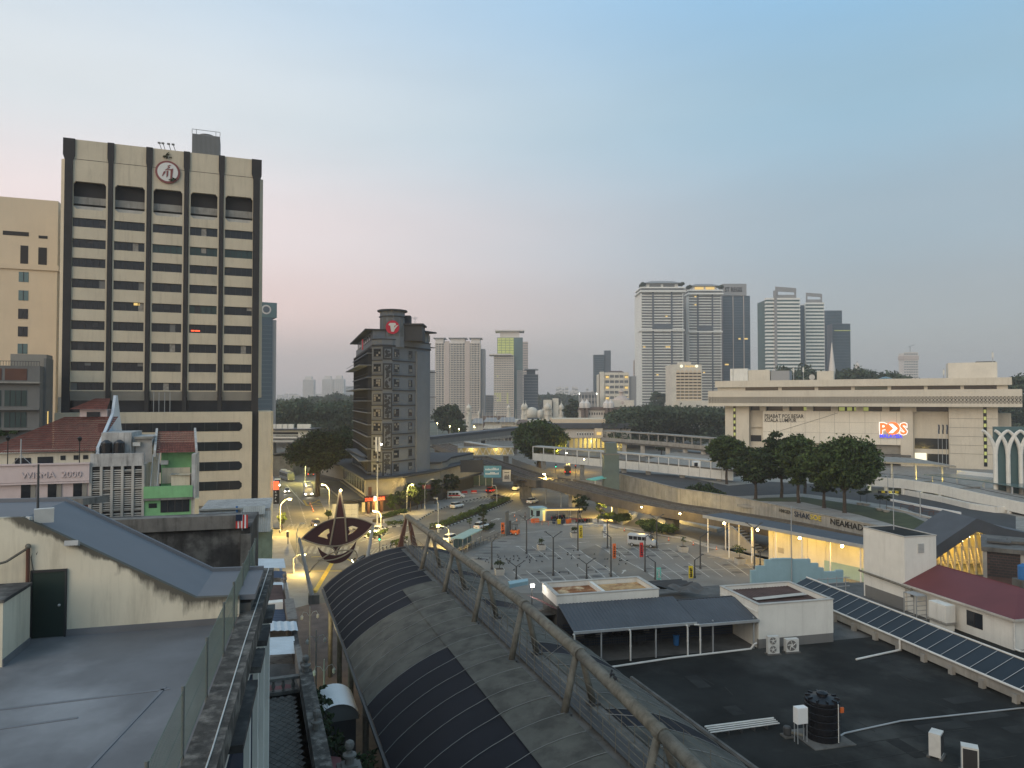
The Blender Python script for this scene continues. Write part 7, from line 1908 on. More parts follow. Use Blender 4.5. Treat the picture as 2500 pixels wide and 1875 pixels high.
ma=thing('tv_mast', 'braced television mast with cross arms on the pink house', 'antenna', SF.w(sx(53, -.2), -.2, sz(53, 1140)));MB().tube((0, 0, 0), (0, 0, 3.0), .07, n=6).build('mast', 'galv', ma)
for s in(-1, 1):MB().tube((s*1.3, .2, 0), (0, 0, 1.3), .03, n=4).build('brace', 'galv', ma)
dk_=thing('eave_slab', 'dark weathered concrete eave below the pink house', 'slab', SF.w(sx(100, -4), -4, sz(100, 1235, -4)), R(17));MB().prism([(-9, -1), (4.2, -1), (6.2, 1.2), (-9, 1.2)], 0, .7).build('slab', 'mould', dk_);MB().box(2.4, 4.2, -.6, 1, -4, -.003).build('red_wall', 'redroof', dk_)
# louvred block
lv=thing('louvre_block', 'weathered grey block faced with tall bays of white louvre slats', 'building', SF.w(0, 0), R(17))
x0, x1=sx(224), sx(352)
ztop=sz(290, 1136);MB().box(x0, x1, .3, 10, 0, ztop).build('wall', 'stainwall', lv);MB().box(x0-.05, x1+.05, -.05, .298, ztop-.1, sz(290, 1107)).build('parapet', 'stainwall', lv)
MB().box(x0+.3, sx(322, 3), 3, 9, ztop, sz(290, 1056, 3)).build('stair_head', 'stainwall', lv);MB().box(sx(322, 3)+.01, sx(370, 3), 3.6, 9, ztop, sz(345, 1066, 3)).build('roof_room', 'stainwall', lv);MB().box(sx(326, 2), sx(372, 2), 2.8, 3.55, sz(345, 1071, 3), sz(345, 1066, 3)).build('roof_slab', 'concrete', lv)
for p0, p1 in((245, 273), (277, 304)):
 xc=(sx(p0, 2)+sx(p1, 2))/2;r=(sx(p1, 2)-sx(p0, 2))/2;z=sz(275, 1112, 2);MB().lathe([(r, z), (r, z+1.4), (r*.9, z+1.5), (r*.3, z+1.75)], (xc, 2.4), 16).build('water_tank', 'carblack', lv)
ac_=MB().box(sx(325, 3), sx(343, 3), 3.0, 3.55, sz(335, 1089, 3), sz(335, 1080, 3)).build('air_conditioner', 'acwhite', lv)
zr=[sz(290, 1138), sz(290, 1194), sz(290, 1246), sz(290, 1290)]
nb_=5
slat=None;rr=random.Random(9)
for i in range(nb_+1):x=x0+(x1-x0)*i/nb_;MB().box(x-.13, x+.13, -.14, .29, 0, zr[0]).build('mullion', 'concrete_lt', lv)
for r in range(3):
 for i in range(nb_):
  xa_, xb_=x0+(x1-x0)*i/nb_+.14, x0+(x1-x0)*(i+1)/nb_-.14
  b=MB();n=int((zr[r]-zr[r+1]-.2)/.24)
  for k in range(n):
   z=zr[r+1]+.15+k*.24
   tl=R(38);dz=0
   if rr.random()<.06:tl, dz=R(rr.uniform(-10, 20)), rr.uniform(-.06, .06)
   b.obox(((xa_+xb_)/2, .02, z+dz), xb_-xa_, .17, .035, 0, tl)
  b.build('louvre_panel', 'concrete_lt', lv, kind='stuff')
 MB().box(x0, x1, -.1, .28, zr[r+1]-.08, zr[r+1]+.06).build('transom', 'concrete', lv)
MB().box(x0+.1, x1-.1, .22, .29, 0, zr[0]).build('backing', 'columndark', lv)
# green house
gh=thing('green_house', 'green rendered shophouse with red tiled roof and open balcony', 'house', SF.w(0, 0), R(17))
g0, g1=sx(355), sx(476)
zBal, zSil=sz(415, 1186), sz(415, 1212)
MB().box(g0, g1, 0, 3.1, 0, zSil).build('wall', 'greenwall', gh);MB().box(g0, g1-.1, -.4, 0-.002, zSil-.1, zBal).build('balcony_front', 'greenwall', gh);MB().box(g0, g1, -.45, -.002, zSil-.35, zSil-.12).build('ledge', 'mould', gh)
MB().box(g0+1.2, g1-.26, 3.0, 4.2, zSil, sz(415, 1105, 3)).build('rear_wall', 'greenwall', gh);MB().box(g0+1.3, g1-.8, 2.9, 2.998, sz(415, 1180, 3), sz(415, 1142, 3)).build('inner_wall', 'cream', gh)
MB().box(g1-.25, g1+.15, -.3, 3.2, 0, sz(480, 1108)).build('party_wall', 'stainwall', gh)
zE2, zR2=sz(415, 1106, 1.5), sz(415, 1053, 8)
tiles(MB(), (g0+.9, 1.5, zE2), (g1, 1.5, zE2), (sx(385, 8), 8, zR2), (sx(475, 8), 8, zR2), 24, 10).build('roof', 'redtile', gh, kind='stuff')
for xx, yy in((g0+.75, 0), (g1+.02, 0)):
 MB().add([(xx-.1, 1.4, zE2-.4), (xx+.15, 1.4, zE2-.4), (xx+.15, 1.4, zE2+.35), (xx-.1, 1.4, zE2+.35)]+[((sx(383, 8) if xx<g1-1 else sx(476, 8))+d, 8.1, zR2+e_) for d, e_ in((-.1, -.4), (.15, -.4), (.15, .4), (-.1, .4))], [(0, 1, 2, 3), (7, 6, 5, 4), (0, 4, 5, 1), (1, 5, 6, 2), (2, 6, 7, 3), (3, 7, 4, 0)]).build('roof_edge', 'stainwall', gh)
for px in(370, 386):x=sx(px, .2);MB().tube((x, .2, zBal), (x, 1.6, zE2-.1), .06, n=6).build('pipe_post', 'galv', gh)
MB().box(sx(392, 2), sx(410, 2), 2.4, 2.9, sz(415, 1134, 2.4), sz(415, 1124, 2.4)).build('air_conditioner', 'acwhite', gh)
MB().box(sx(421, 1), sx(466, 1), .8, 2.4, zBal-.5, sz(440, 1158, 1)).build('lean_to', 'cream', gh);corr(MB(), sx(421, 1)-.2, sx(468, 1), .5, 2.5, lambda x, y:sz(440, 1155, 1)-.05*(x), .3, .04, 'y').build('lean_to_roof', 'galv', gh)
w=MB().box(sx(395), sx(465), -.06, -.003, sz(430, 1250), sz(430, 1208+6)).build('window', 'glass', gh)
for k in range(1, 4):x=sx(395)+(sx(465)-sx(395))*k/4;MB().box(x-.05, x+.05, -.1, -.062, sz(430, 1250), sz(430, 1214)).build('mullion', 'frame_dk', w)
MB().box(sx(366), sx(386), -.05, -.003, sz(376, 1240), sz(376, 1229)).build('window', 'glass', gh);MB().box(g0, g1, -.1, -.003, sz(415, 1276), sz(415, 1268)).build('ledge', 'mould', gh)
yw_=tag(MB().prism([tuple(SF.w(sx(478, -1), -1).xy), tuple(SF.w(sx(488, -1), -1).xy), tuple(SF.w(sx(488, 3), 3).xy), tuple(SF.w(sx(478, 3), 3).xy)], 0, SF.zat(480, 1215)).build('yellow_wall', 'yellowinside'), 'narrow yellow wall end beside the green house', 'wall')
# corrugated awnings in front of the tower base
aw_=thing('metal_awning_house', 'low shop with pale corrugated metal awnings at the tower foot', 'shophouse', AY(570, 1300, 104)*1.0, R(17));aw_.location.z=0
AWF=Fr(AY(570, 1300, 104), 17)
ax=lambda px, y=0:AWF.xat(px, y);az_=lambda px, py, y=0:AWF.zat(px, py, y)
MB().box(ax(488), ax(662), .3, 12, 0, az_(560, 1245)).build('wall', 'stainwall', aw_)
def vcorr(x0, x1, z0, z1, y0, y1, nm, m):
 n=int((x1-x0)/.28)*2;b=MB()
 for i in range(n):
  xa, xb=x0+(x1-x0)*i/n, x0+(x1-x0)*(i+1)/n;da, db=(.06, 0) if i%2 else(0, .06)
  b.add([(xa, y0-da, z0), (xb, y0-db, z0), (xb, y1-db, z1), (xa, y1-da, z1)], [(0, 1, 2, 3)])
 b.build(nm, m, aw_)
vcorr(ax(488), ax(580), az_(530, 1270), az_(530, 1244), -1.4, .25, 'awning', 'galv');vcorr(ax(595), ax(650), az_(620, 1254), az_(620, 1236), -1.0, .2, 'awning', 'concrete_lt');vcorr(ax(606), ax(664), az_(630, 1294), az_(630, 1248), -1.8, -.1, 'awning', 'concrete_lt')
MB().box(ax(578), ax(583), -.2, .2, az_(580, 1265), az_(580, 1236)).build('blue_post', 'blue', aw_);MB().box(ax(488), ax(595), -.3, .28, az_(540, 1245), az_(540, 1241)).build('beam', 'concrete_lt', aw_);MB().box(ax(612), ax(668), -.6, .2, 0, az_(640, 1294)).build('green_front', 'palegreen', aw_)
# blackened back wall beyond the sloping slab, with a flag
DW=Fr(T.w(0, 9.5), 15)
bw=thing('black_wall', 'soot blackened rear wall with a paler mottled top band', 'wall', DW.w(0, 0, 0), R(15))
xd=DW.xat(612);MB().box(xd-14, xd, .2, 5, 0, DW.zat(450, 1295)).build('lower_wall', 'concrete_dk' if False else 'black_conc', bw);MB().box(xd-14, xd-.2, 0, .6, DW.zat(450, 1296), DW.zat(450, 1263)).build('top_band', 'mould', bw)
MB().box(DW.xat(590), xd+.05, .05, .199, 0, DW.zat(600, 1305)).build('pilaster', 'mould', bw)
fg=thing('national_flag', 'red and white striped flag with blue canton hanging from a short pole', 'flag', DW.w(DW.xat(594, -.3), -.3, DW.zat(594, 1292)), R(15))
fh=DW.zat(594, 1240)-DW.zat(594, 1292);MB().tube((0, 0, 0), (-.05, 0, fh), .02, n=5).build('pole', 'galv', fg)
for k in range(7):MB().grid(lambda u, v:(-.28+.075*(k+u), -.03+.03*math.sin(3*v+k), .1+fh*.62*v), 1, 5).build('stripe', 'red' if k%2==0 else 'whitepaint', fg)
MB().box(-.28, 0, -.07, -.05, fh*.45, fh*.75).build('canton', 'navy', fg)
# ------- the grey corner hotel
HS=1.05
V2=lambda px, y:Vector(((px-CX)/F*y*HS, y*HS, 0))
HP_=[Vector((-47, 214, 0))*HS, V2(908, 172), V2(933, 171), V2(958, 172.2), V2(1012, 180), V2(1050, 186), Vector((-31, 216, 0))*HS]
ht=thing('corner_hotel', 'dark grey corner hotel with round red logo and black relief panels', 'building', (HP_[2].x, HP_[2].y, 0))
hz=lambda py:H-(py-978)/F*172*HS
W_=lambda mb, nm, m, par=ht:mb.build(nm, m, par, w=True)
poly=[(p.x, p.y) for p in HP_]
ZC, ZP=hz(846), hz(829)
W_(MB().prism(poly, 6.5, ZC), 'shaft', 'hotelgrey')
def grow(f, pts=poly):
 n=len(pts);cx_=sum(p[0] for p in pts)/n;cy_=sum(p[1] for p in pts)/n;out=[]
 for x, y in pts:
  d=math.hypot(x-cx_, y-cy_);k=(d+f)/d;out.append((cx_+(x-cx_)*k, cy_+(y-cy_)*k))
 return out
W_(MB().prism(grow(.25), ZC+.002, ZC+.45), 'cornice', 'hoteldark');W_(MB().prism(grow(.1), ZC+.46, ZP), 'parapet', 'hotelgrey');W_(MB().prism(grow(.3), ZP+.002, ZP+.2), 'coping', 'hoteldark')
Fc=[Fr(HP_[i], math.degrees(math.atan2((HP_[i+1]-HP_[i]).y, (HP_[i+1]-HP_[i]).x))) for i in range(6)]
ln=[(HP_[i+1]-HP_[i]).length for i in range(6)]
def on(fi, nm, m, x0, x1, z0, z1, y0=-.08, y1=-.003, par=ht):
 fr=Fc[fi];mb=MB().box(x0, x1, y0, y1, z0, z1);mb.v=[tuple(fr.w(v[0], v[1], v[2])) for v in mb.v]
 return W_(mb, nm, m, par)
rowz=[hz(p) for p in(862, 898.5, 935.3, 971.8, 1008.5, 1042.7, 1077, 1109.5, 1143.6)]
rr=random.Random(31)
def window(fi, x0, x1, z0, z1, nv=2, nh=2, m='glass'):
 fr=on(fi, 'window', 'hoteldark', x0-.12, x1+.12, z0-.12, z1+.12, -.12, -.003)
 for i in range(nv):
  for j in range(nh):
   xa=x0+(x1-x0)*i/nv+.05;xb=x0+(x1-x0)*(i+1)/nv-.05;za=z0+(z1-z0)*j/nh+.05;zb=z0+(z1-z0)*(j+1)/nh-.05
   on(fi, 'pane', m if rr.random()<.6 else 'curtain', xa, xb, za, zb, -.15, -.122, fr)
 on(fi, 'sill', 'hotelgrey', x0-.3, x1+.3, z0-.3, z0-.14, -.35, -.003, fr)
for k, z in enumerate(rowz):
 window(1, Fc[1].xat(913), Fc[1].xat(929), z-.85, z+.95, 3, 3)
 window(3, Fc[3].xat(962), Fc[3].xat(973), z-.85, z+.95, 3, 3)
 window(3, Fc[3].xat(998), Fc[3].xat(1005), z-.8, z+.9, 2, 2, 'goldwin' if k in(3, 4) and False else 'glass')
 for fi in(1, 2, 3):on(fi, 'string_course', 'hoteldark', -.1, ln[fi]+.1, z-1.95, z-1.75, -.3, -.003) if fi!=2 else None
# black relief panels between the windows
def relief(z0, z1, seed):
 fi=2;fr=Fc[fi];p=on(fi, 'relief_panel', 'hoteldark', .1, ln[fi]-.1, z0, z1, -.2, -.003)
 on(fi, 'relief_ground', 'hotelgrey', .5, ln[fi]-.5, z0+.4, z1-.4, -.24, -.202, p)
 q=random.Random(seed);b=MB()
 n=int((z1-z0)*5)
 for _ in range(n):
  x, z, r=q.uniform(.8, ln[fi]-.8), q.uniform(z0+.7, z1-.7), q.uniform(.18, .5)
  a=q.uniform(0, 3.14);k=7
  pts=[(x+r*math.cos(2*math.pi*i/k+a)*q.uniform(.5, 1.2), z+r*math.sin(2*math.pi*i/k+a)*q.uniform(.6, 1.3)) for i in range(k)]
  m0=len(b.v);b.yprism(pts, -.32-.02*q.random(), -.242);b.v[m0:]=[tuple(fr.w(*v)) for v in b.v[m0:]]
 W_(b, 'relief_figure', 'hoteldark', p)
relief(hz(878), hz(848), 1);relief(hz(951), hz(887), 2);relief(hz(1024), hz(960), 3);relief(hz(1093), hz(1033), 4);relief(hz(1165), hz(1103), 5)
for fi in(2, ):on(fi, 'string_course', 'hoteldark', -.1, ln[2]+.1, hz(1099), hz(1096), -.35, -.003)
on(4, 'pilaster', 'hotelgrey', .2, ln[4]*.72, 2.5, ZC-.6, -.6, -.003)
# street side: slabs, fins and dark glazing
on(0, 'glazing', 'glass', 1, ln[0]-.6, 9, ZC-.5, -.06, -.003)
for k in range(11):
 z=9.5+k*3.05;dp=3.2 if k in(1, 7, 9) else 1.2
 on(0, 'floor_slab', 'hotelgrey', -1.0 if dp>2 else.3, ln[0]-.4, z, z+.22, -dp, -.063)
 on(0, 'balcony_rail', 'hoteldark', .5, ln[0]-.6, z+1.0, z+1.07, -dp+.1, -dp+.18)
for k in range(13):on(0, 'fin', 'hoteldark', 1+k*(ln[0]-2.4)/12, 1.3+k*(ln[0]-2.4)/12, 9, ZC-.4, -.9, -.064)
# crown: street wing roof, octagonal turret with the logo, right wing
on(0, 'wing_wall', 'hotelgrey', 2, ln[0], ZC+.5, hz(806), .2, 6);on(0, 'wing_roof', 'hoteldark', -2.5, ln[0]+.4, hz(806)+.002, hz(806)+.35, -1.8, 7)
for k in range(8):on(0, 'wing_window', 'glass', 3+k*4.9, 5.6+k*4.9, ZC+1.6, hz(806)-.6, .12, .198)
cxy=(HP_[2]+HP_[3])/2+Vector((.5, 4.3, 0));rT=(HP_[3]-HP_[1]).length*.62
oc=lambda r, n=8, ph=R(22.5):[(cxy.x+r*math.cos(2*math.pi*k/n+ph), cxy.y+r*math.sin(2*math.pi*k/n+ph)) for k in range(n)]
W_(MB().prism(oc(rT, 12, R(15)), ZC, hz(757)), 'turret', 'hotelgrey');W_(MB().prism(oc(rT+.7, 12, R(15)), hz(757)+.002, hz(757)+.4), 'turret_roof', 'hoteldark');W_(MB().prism(oc(rT+.3, 12, R(15)), hz(771), hz(769)), 'turret_band', 'hoteldark')
for k in range(12):
 a=R(15)+2*math.pi*(k+.5)/12;c=Vector((cxy.x+math.cos(a)*rT*.972, cxy.y+math.sin(a)*rT*.972, 0))
 if math.sin(a)>.3:continue
 mb=MB().obox((c.x, c.y, (hz(775)+hz(820))/2), .1, rT*.34, hz(775)-hz(820), a);W_(mb, 'turret_panel', 'greywall')
aL=math.atan2(-1, .18);lc=Vector((cxy.x+math.cos(aL)*(rT+.35), cxy.y+math.sin(aL)*(rT+.35), hz(798)))
lg=MB().tube(lc, lc+Vector((-math.cos(aL), -math.sin(aL), 0))*.3, 1.72, n=32);lg=W_(lg, 'logo_disc', 'logored')
LM=top_matrix(ht).inverted()@Matrix.Translation(lc+Vector((math.cos(aL), math.sin(aL), 0))*.08)@Matrix.Rotation(aL+R(90), 4, 'Z')
k_=1.72/108
LP=[((x-551)*k_, (372-y)*k_) for x, y in((485, 338), (500, 312), (520, 305), (590, 305), (605, 320), (604, 342), (582, 345), (575, 380), (608, 345), (645, 336), (615, 368), (585, 410), (575, 440), (560, 447), (540, 445), (528, 440), (515, 350))]
shape2d('logo_mark', [LP], 'logowhite', lg, .1, LM)
W_(MB().box(cxy.x+rT*.55, cxy.x+rT*.55+6, cxy.y-.5, cxy.y+6, ZP, hz(790)), 'lift_room', 'hoteldark');W_(MB().box(cxy.x+rT*.5, cxy.x+rT*.5+6.6, cxy.y-1, cxy.y+6.5, hz(790)+.002, hz(788)+.2), 'lift_roof', 'hoteldark');W_(MB().box(cxy.x+rT*.7, cxy.x+rT*.7+2.2, cxy.y+1, cxy.y+4, hz(788)+.21, hz(764)), 'roof_tank', 'hoteldark')
on(4, 'right_wing', 'hotelgrey', 0, ln[4], ZP, hz(812)+1.2, .3, 8);on(4, 'right_wing_roof', 'hoteldark', -4, ln[4]+1.4, hz(812)+1.203, hz(812)+1.6, -1.2, 9)
for k in range(4):on(4, 'right_wing_window', 'curtain', 2+k*1.5, 2.9+k*1.5, ZP+.6, hz(812)+.6, .22, .298)
for px, py in((886-0, 0), ):pass
an_=cxy+Vector((rT+2.4, 2, 0));W_(MB().tube((an_.x, an_.y, hz(788)), (an_.x, an_.y, hz(765)), .05, n=5).path([(an_.x-.8, an_.y, hz(769)), (an_.x+.8, an_.y, hz(769))], .04, 4).path([(an_.x-.6, an_.y, hz(772)), (an_.x+.6, an_.y, hz(772))], .04, 4), 'aerial', 'galv')
vs=on(0, 'vertical_sign', 'logored', ln[0]-2.2, ln[0]-.5, hz(853), hz(828), -2.4, -2.2);on(0, 'sign_letters', 'logowhite', ln[0]-1.9, ln[0]-1.5, hz(850), hz(831), -2.45, -2.402, vs)
for k in range(5):on(4, 'side_ledge', 'hoteldark', ln[4], ln[4]+3.4, rowz[0]+2.6-k*6.9, rowz[0]+2.75-k*6.9, .4, 5)
# podium
pd=[tuple(V2(893, 166).xy), tuple(V2(985, 171).xy), tuple(V2(1060, 184).xy), tuple(V2(1096, 196).xy), (-10*HS, 220*HS), (-62*HS, 222*HS), tuple(V2(838, 200).xy)]
W_(MB().prism(pd, 4.6, 8.6), 'podium', 'hoteltan');W_(MB().prism(grow(1.2, pd), 8.602, 9.0), 'podium_roof', 'hoteldark');W_(MB().prism(grow(1.0, pd), 4.1, 4.598), 'podium_ledge', 'hoteldark');W_(MB().prism(grow(-3.0, pd), .1, 4.098), 'ground_floor', 'hoteldark')
side=Fr(Vector(pd[6]+(0, )), math.degrees(math.atan2(pd[0][1]-pd[6][1], pd[0][0]-pd[6][0])));sl=math.hypot(pd[0][1]-pd[6][1], pd[0][0]-pd[6][0])
def ons(fr, nm, m, x0, x1, z0, z1, y0=-.08, y1=-.003):
 mb=MB().box(x0, x1, y0, y1, z0, z1);mb.v=[tuple(fr.w(*v)) for v in mb.v];return W_(mb, nm, m)
for k in range(9):ons(side, 'podium_window', 'glass', .8+k*sl/9.3, .8+(k+.8)*sl/9.3, 5.2, 8.2)
ons(side, 'upper_podium', 'hoteltan', -2, sl-11, 9.0, 13.2, 3.0, 9);ons(side, 'upper_podium_roof', 'hotelgrey', -3, sl-10, 13.202, 13.6, 1.4, 9.5)
for k in range(6):ons(side, 'upper_window', 'glass', -1+k*(sl-11)/6.6, -1+(k+.85)*(sl-11)/6.6, 9.6, 12.6, 2.9, 2.998)
ons(side, 'street_awning', 'hoteldark', -4, sl+.5, 3.6, 4.0, -5.5, -.004)
fr1=Fr(Vector(pd[0]+(0, )), math.degrees(math.atan2(pd[1][1]-pd[0][1], pd[1][0]-pd[0][0])))
ons(fr1, 'podium_window', 'litwhite' if False else 'curtain', fr1.xat(958), fr1.xat(976), 5.6, 8.0);ons(fr1, 'podium_window', 'curtain', fr1.xat(980), fr1.xat(988), 6.2, 8.2);ons(fr1, 'service_door', 'brownsteel', fr1.xat(900), fr1.xat(908), 4.7, 6.8)
sg1=ons(fr1, 'cafe_sign', 'wau', fr1.xat(890), fr1.xat(941), 3.3, 4.7, -.9, -.75)
for s_, px in(('ZADA', 892), ('CAFE', 923)):o=text('sign_letters', s_, 1.0, 'neonred', sg1, .06, top_matrix(ht).inverted()@TM(*fr1.w(fr1.xat(px, -1.0), -1.0, 3.55), R(fr1.deg)), sx=.78, bold=.02)
cc=fr1.w(fr1.xat(915.5, -1), -1.0, 4.0);W_(MB().tube(cc, cc+Vector((0, .1, 0)), .62, n=18), 'sign_disc', 'neonwhite', sg1)
cafe=[ons(fr1, 'shopfront', 'goldwin', fr1.xat(a), fr1.xat(c), .4, 2.8, 2.2, 2.4) for a, c in((893, 900), (905, 911), (921, 930))]
for px in(902, 914, 934):ons(fr1, 'column', 'brownsteel', fr1.xat(px)-.3, fr1.xat(px)+.3, .1, 3.3, .2, .8)
ons(fr1, 'cafe_floor', 'pave', fr1.xat(888), fr1.xat(945), .1, .25, -5, 3)
lamp_light(ht, fr1.w(fr1.xat(912), -1.0, 3.0), 420, (1, .66, .2), .2, w=True);lamp_light(ht, fr1.w(fr1.xat(930), -2.2, 3.0), 360, (1, .66, .2), .2, w=True)
ons(fr1, 'red_shop_sign', 'redroof', fr1.xat(1030), fr1.xat(1050), 5.4, 6.4, -.4, -.2)
cr=thing('curved_annex', 'low curved grey annex at the right foot of the hotel', 'annex', tuple(V2(1075, 194).xy)+(0, ))
arc=[tuple(V2(1050, 187).xy), tuple(V2(1078, 189).xy), tuple(V2(1092, 194).xy), tuple(V2(1098, 204).xy), (-12*HS, 222*HS), (-26*HS, 222*HS)]
MB().prism(arc, 3.6, hz(1146)).build('wall', 'hoteltan', cr, w=True);MB().prism(grow(.5, arc), hz(1146)+.002, hz(1146)+.5).build('coping', 'hoteldark', cr, w=True);MB().prism(grow(-1.5, arc), 0, 3.598).build('base', 'hoteldark', cr, w=True)
mp=thing('telecom_mast', 'tall grey mast with white panel antennas in front of the hotel', 'mast', G(921, 1292));
pz=(AY(921, 1092, 154).z);MB().tube((0, 0, 0), (0, 0, pz), .2, .12, 8).build('pole', 'galv', mp)
for s in(-.45, .25):MB().box(s, s+.4, -.3, -.1, pz-1.0, pz+2.2).build('antenna', 'acwhite', mp)
MB().ball((.8, 0, pz+.6), .2).build('lamp', 'bulbwhite', mp);MB().ball((0, 0, pz-3.4), .35).build('collar', 'darksteel', mp)
pl_=thing('planter_wall', 'low pale planter wall with shrubs before the cafe', 'planter', G(950, 1275));
a, c=G(938, 1279), G(985, 1266);lbox(pl_, 'wall', 'concrete_lt', a, c, 0, .4, .13, 1.0);lbox(pl_, 'soil', 'soil', a, c, .41, 3.2, .13, .8)
for i in range(9):p=a.lerp(c, (i+.5)/9)-pl_.location;o=link('bush', bush_mesh(200+i, .9, .9, 1.5, 240, .17, 'leaf_lt'), pl_, (p.x, p.y+1.6, .7))
for i, (px, py, hgt, r, m) in enumerate(((958, 1262, 6.0, 1.9, 'leaf_lt'), (975, 1257, 6.5, 2.0, 'leaf_dk'), (1002, 1250, 8.0, 2.6, 'leaf_dk'), (1018, 1245, 4.4, 1.5, 'leaf_lt'), (1030, 1243, 7.5, 2.3, 'leaf_lt'), (1062, 1231, 7.4, 2.5, 'leaf_dk'), (1090, 1220, 8.0, 2.4, 'leaf_dk'), (1110, 1215, 7.0, 2.2, 'leaf_dk'))):
 tree('pavement_tree', ['pale leafed tree in the cafe planter', 'palm like dark tree beside the cafe columns', 'dark tree under the hotel street lamp', 'small bright bush tree by the striped kerb', 'bright tree before the red shop sign', 'dark palm at the curved annex', 'dark tree beside the white van', 'dark tree behind the red barriers'][i], G(px, py)+Vector((0, 0, .13)), hgt, r, 300+i, m, .26, 230, 16, .22, trunk_r=.12)
hd=thing('white_hoarding', 'white panel hoarding beside the cafe steps', 'hoarding', G(843, 1272)+Vector((0, 0, .13)), R(8))
for k in range(4):
 for r in range(3):MB().box(-3+k*1.5, -1.54+k*1.5, -.05, .05, .1+r*1.25, 1.3+r*1.25).build('panel', 'acwhite', hd)
for k in range(3):MB().box(-2.9+k*2.8, -2.8+k*2.8, -.12, -.06, 0, 3.9).build('post', 'galv', hd)
# ------- skyline
def tower(name, label, px0, px1, top, bot, dist, wall, glassm, floors, bays, depth=None, rot=0, cat='tower', side=0.3, slab=None, lit=0, crown=None, band=.55, recess=.25, side_m=None, seed=1, mull=True):
 p0, p1=AY(px0, bot, dist), AY(px1, bot, dist);w=(p1.x-p0.x)
 z1=AY(px0, top, dist).z
 t=thing(name, label, cat, ((p0.x+p1.x)/2, dist, 0), R(rot))
 d=depth or w*.7;h=z1
 MB().box(-w/2, w/2, 0, d, 0, h).build('wall', side_m or wall, t)
 fh=(z1-10)/floors;rr=random.Random(seed)
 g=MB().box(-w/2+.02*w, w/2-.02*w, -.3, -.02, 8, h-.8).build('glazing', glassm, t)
 b=MB()
 for k in range(floors+1):
  z=8+k*(h-9)/floors
  b.box(-w/2, w/2, -1.0 if slab else-.6, -.31, z, z+fh*band);b.box(w/2+.01, w/2+.5, 0, d, z, z+fh*band) if slab else None
 b.build('floor_band', wall, t, kind='stuff')
 if mull and bays:
  b=MB()
  for k in range(bays+1):
   x=-w/2+w*k/bays;b.box(x-w*.008-.1, x+w*.008+.1, -.9, -.302, 8, h)
  b.build('pier', wall, t, kind='stuff')
 if lit:
  b=MB()
  for _ in range(lit):
   k, i=rr.randrange(floors), rr.randrange(max(1, bays));z=8+k*(h-9)/floors+fh*band;x=-w/2+w*(i+.5)/max(1, bays);b.box(x-w/max(4, bays)*.3, x+w/max(4, bays)*.3, -.45, -.305, z, z+fh*(1-band)*.9)
  b.build('lit_window', 'goldwin', t, kind='stuff')
 return t, w, h, d
# distant towers above the wood, left
for i, (a, c, tp, lb) in enumerate(((739, 765, 927, 'pale distant condominium tower left of its twin pair'), (786, 812, 926, 'left one of two pale distant condominium towers'), (814, 839, 925, 'right one of two pale distant condominium towers'))):
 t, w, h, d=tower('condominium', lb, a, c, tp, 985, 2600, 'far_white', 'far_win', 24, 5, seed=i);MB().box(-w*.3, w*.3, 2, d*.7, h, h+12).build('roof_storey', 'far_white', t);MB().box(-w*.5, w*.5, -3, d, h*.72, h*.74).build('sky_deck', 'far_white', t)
tower('office_slab', 'hazy grey slab block behind the twin condominiums', 843, 868, 944, 985, 3000, 'far_grey', 'far_dark', 16, 0)
for i, (a, c, tp) in enumerate(((676, 690, 965), (694, 702, 962), (706, 724, 962), (770, 785, 962), (724, 734, 966))):tower('far_flat', 'tiny pale apartment slab on the hazy left horizon', a, c, tp, 985, 3200, 'far_white', 'far_win', 7, 4, seed=i)[0]['group']='slabs on the left horizon'
# blue glass tower beside the cream tower
BFm=Fr(AY(640, 978, 330), 30)
bg=thing('blue_glass_tower', 'blue glass tower rising behind the cream office tower', 'tower', BFm.w(0, 0), R(30));zt=BFm.zat(655, 775)
MB().box(-22, BFm.xat(664), 0, 20, 0, zt).build('glass_face', 'glassblue', bg);MB().box(BFm.xat(664)+.02, BFm.xat(674), .5, 20, 0, zt-1).build('edge', 'far_grey', bg)
MB().box(-22, BFm.xat(674), -.3, 20.2, zt+.002, zt+7).build('crown', 'glassteal', bg);b=MB()
for k in range(30):b.box(-22, BFm.xat(664), -.08, -.003, 4+k*(zt-6)/30, 4.25+k*(zt-6)/30)
b.build('transom', 'far_dark', bg, kind='stuff');c_=BFm.xat(648);o=MB().tube((c_, -.5, zt+3.6), (c_, -.31, zt+3.6), 2.2, n=20).build('emblem', 'far_white', bg);MB().tube((c_, -.6, zt+3.6), (c_, -.502, zt+3.6), 1.5, n=16).build('emblem_ring', 'far_dark', bg)
# condominium slab right of the hotel
t, w, h, d=tower('condominium', 'broad cream condominium slab with roof overhangs beside the hotel', 1063, 1172, 838, 990, 1060, 'far_tan', 'far_win', 31, 15, depth=40, seed=3, band=.42)
for x0, x1 in((-.5, -.32), (-.16, .16), (.30, .5)):MB().box(x0*w, x1*w, -2, 20, h-.5, h+7).build('roof_storey', 'far_white', t);MB().box(x0*w-3, x1*w+3, -5, 24, h+7.01, h+8).build('roof_slab', 'far_grey', t)
for x in(-.24, .22):MB().box(x*w-3.5, x*w+3.5, -1.6, -.9, 8, h+3).build('blank_bay', 'far_pink', t)
b=MB()
for k in range(32):
 for x in(-.44, -.36, -.12, -.05, .03, .1, .36, .44):z=8+k*(h-9)/31;b.box(x*w-1.2, x*w+1.2, -2.6, -1.05, z, z+1.1)
b.build('balcony', 'far_white', t, kind='stuff');MB().box(w/2+.6, w/2+7, 6, 36, 0, h-8).build('side_wing', 'far_grey', t)
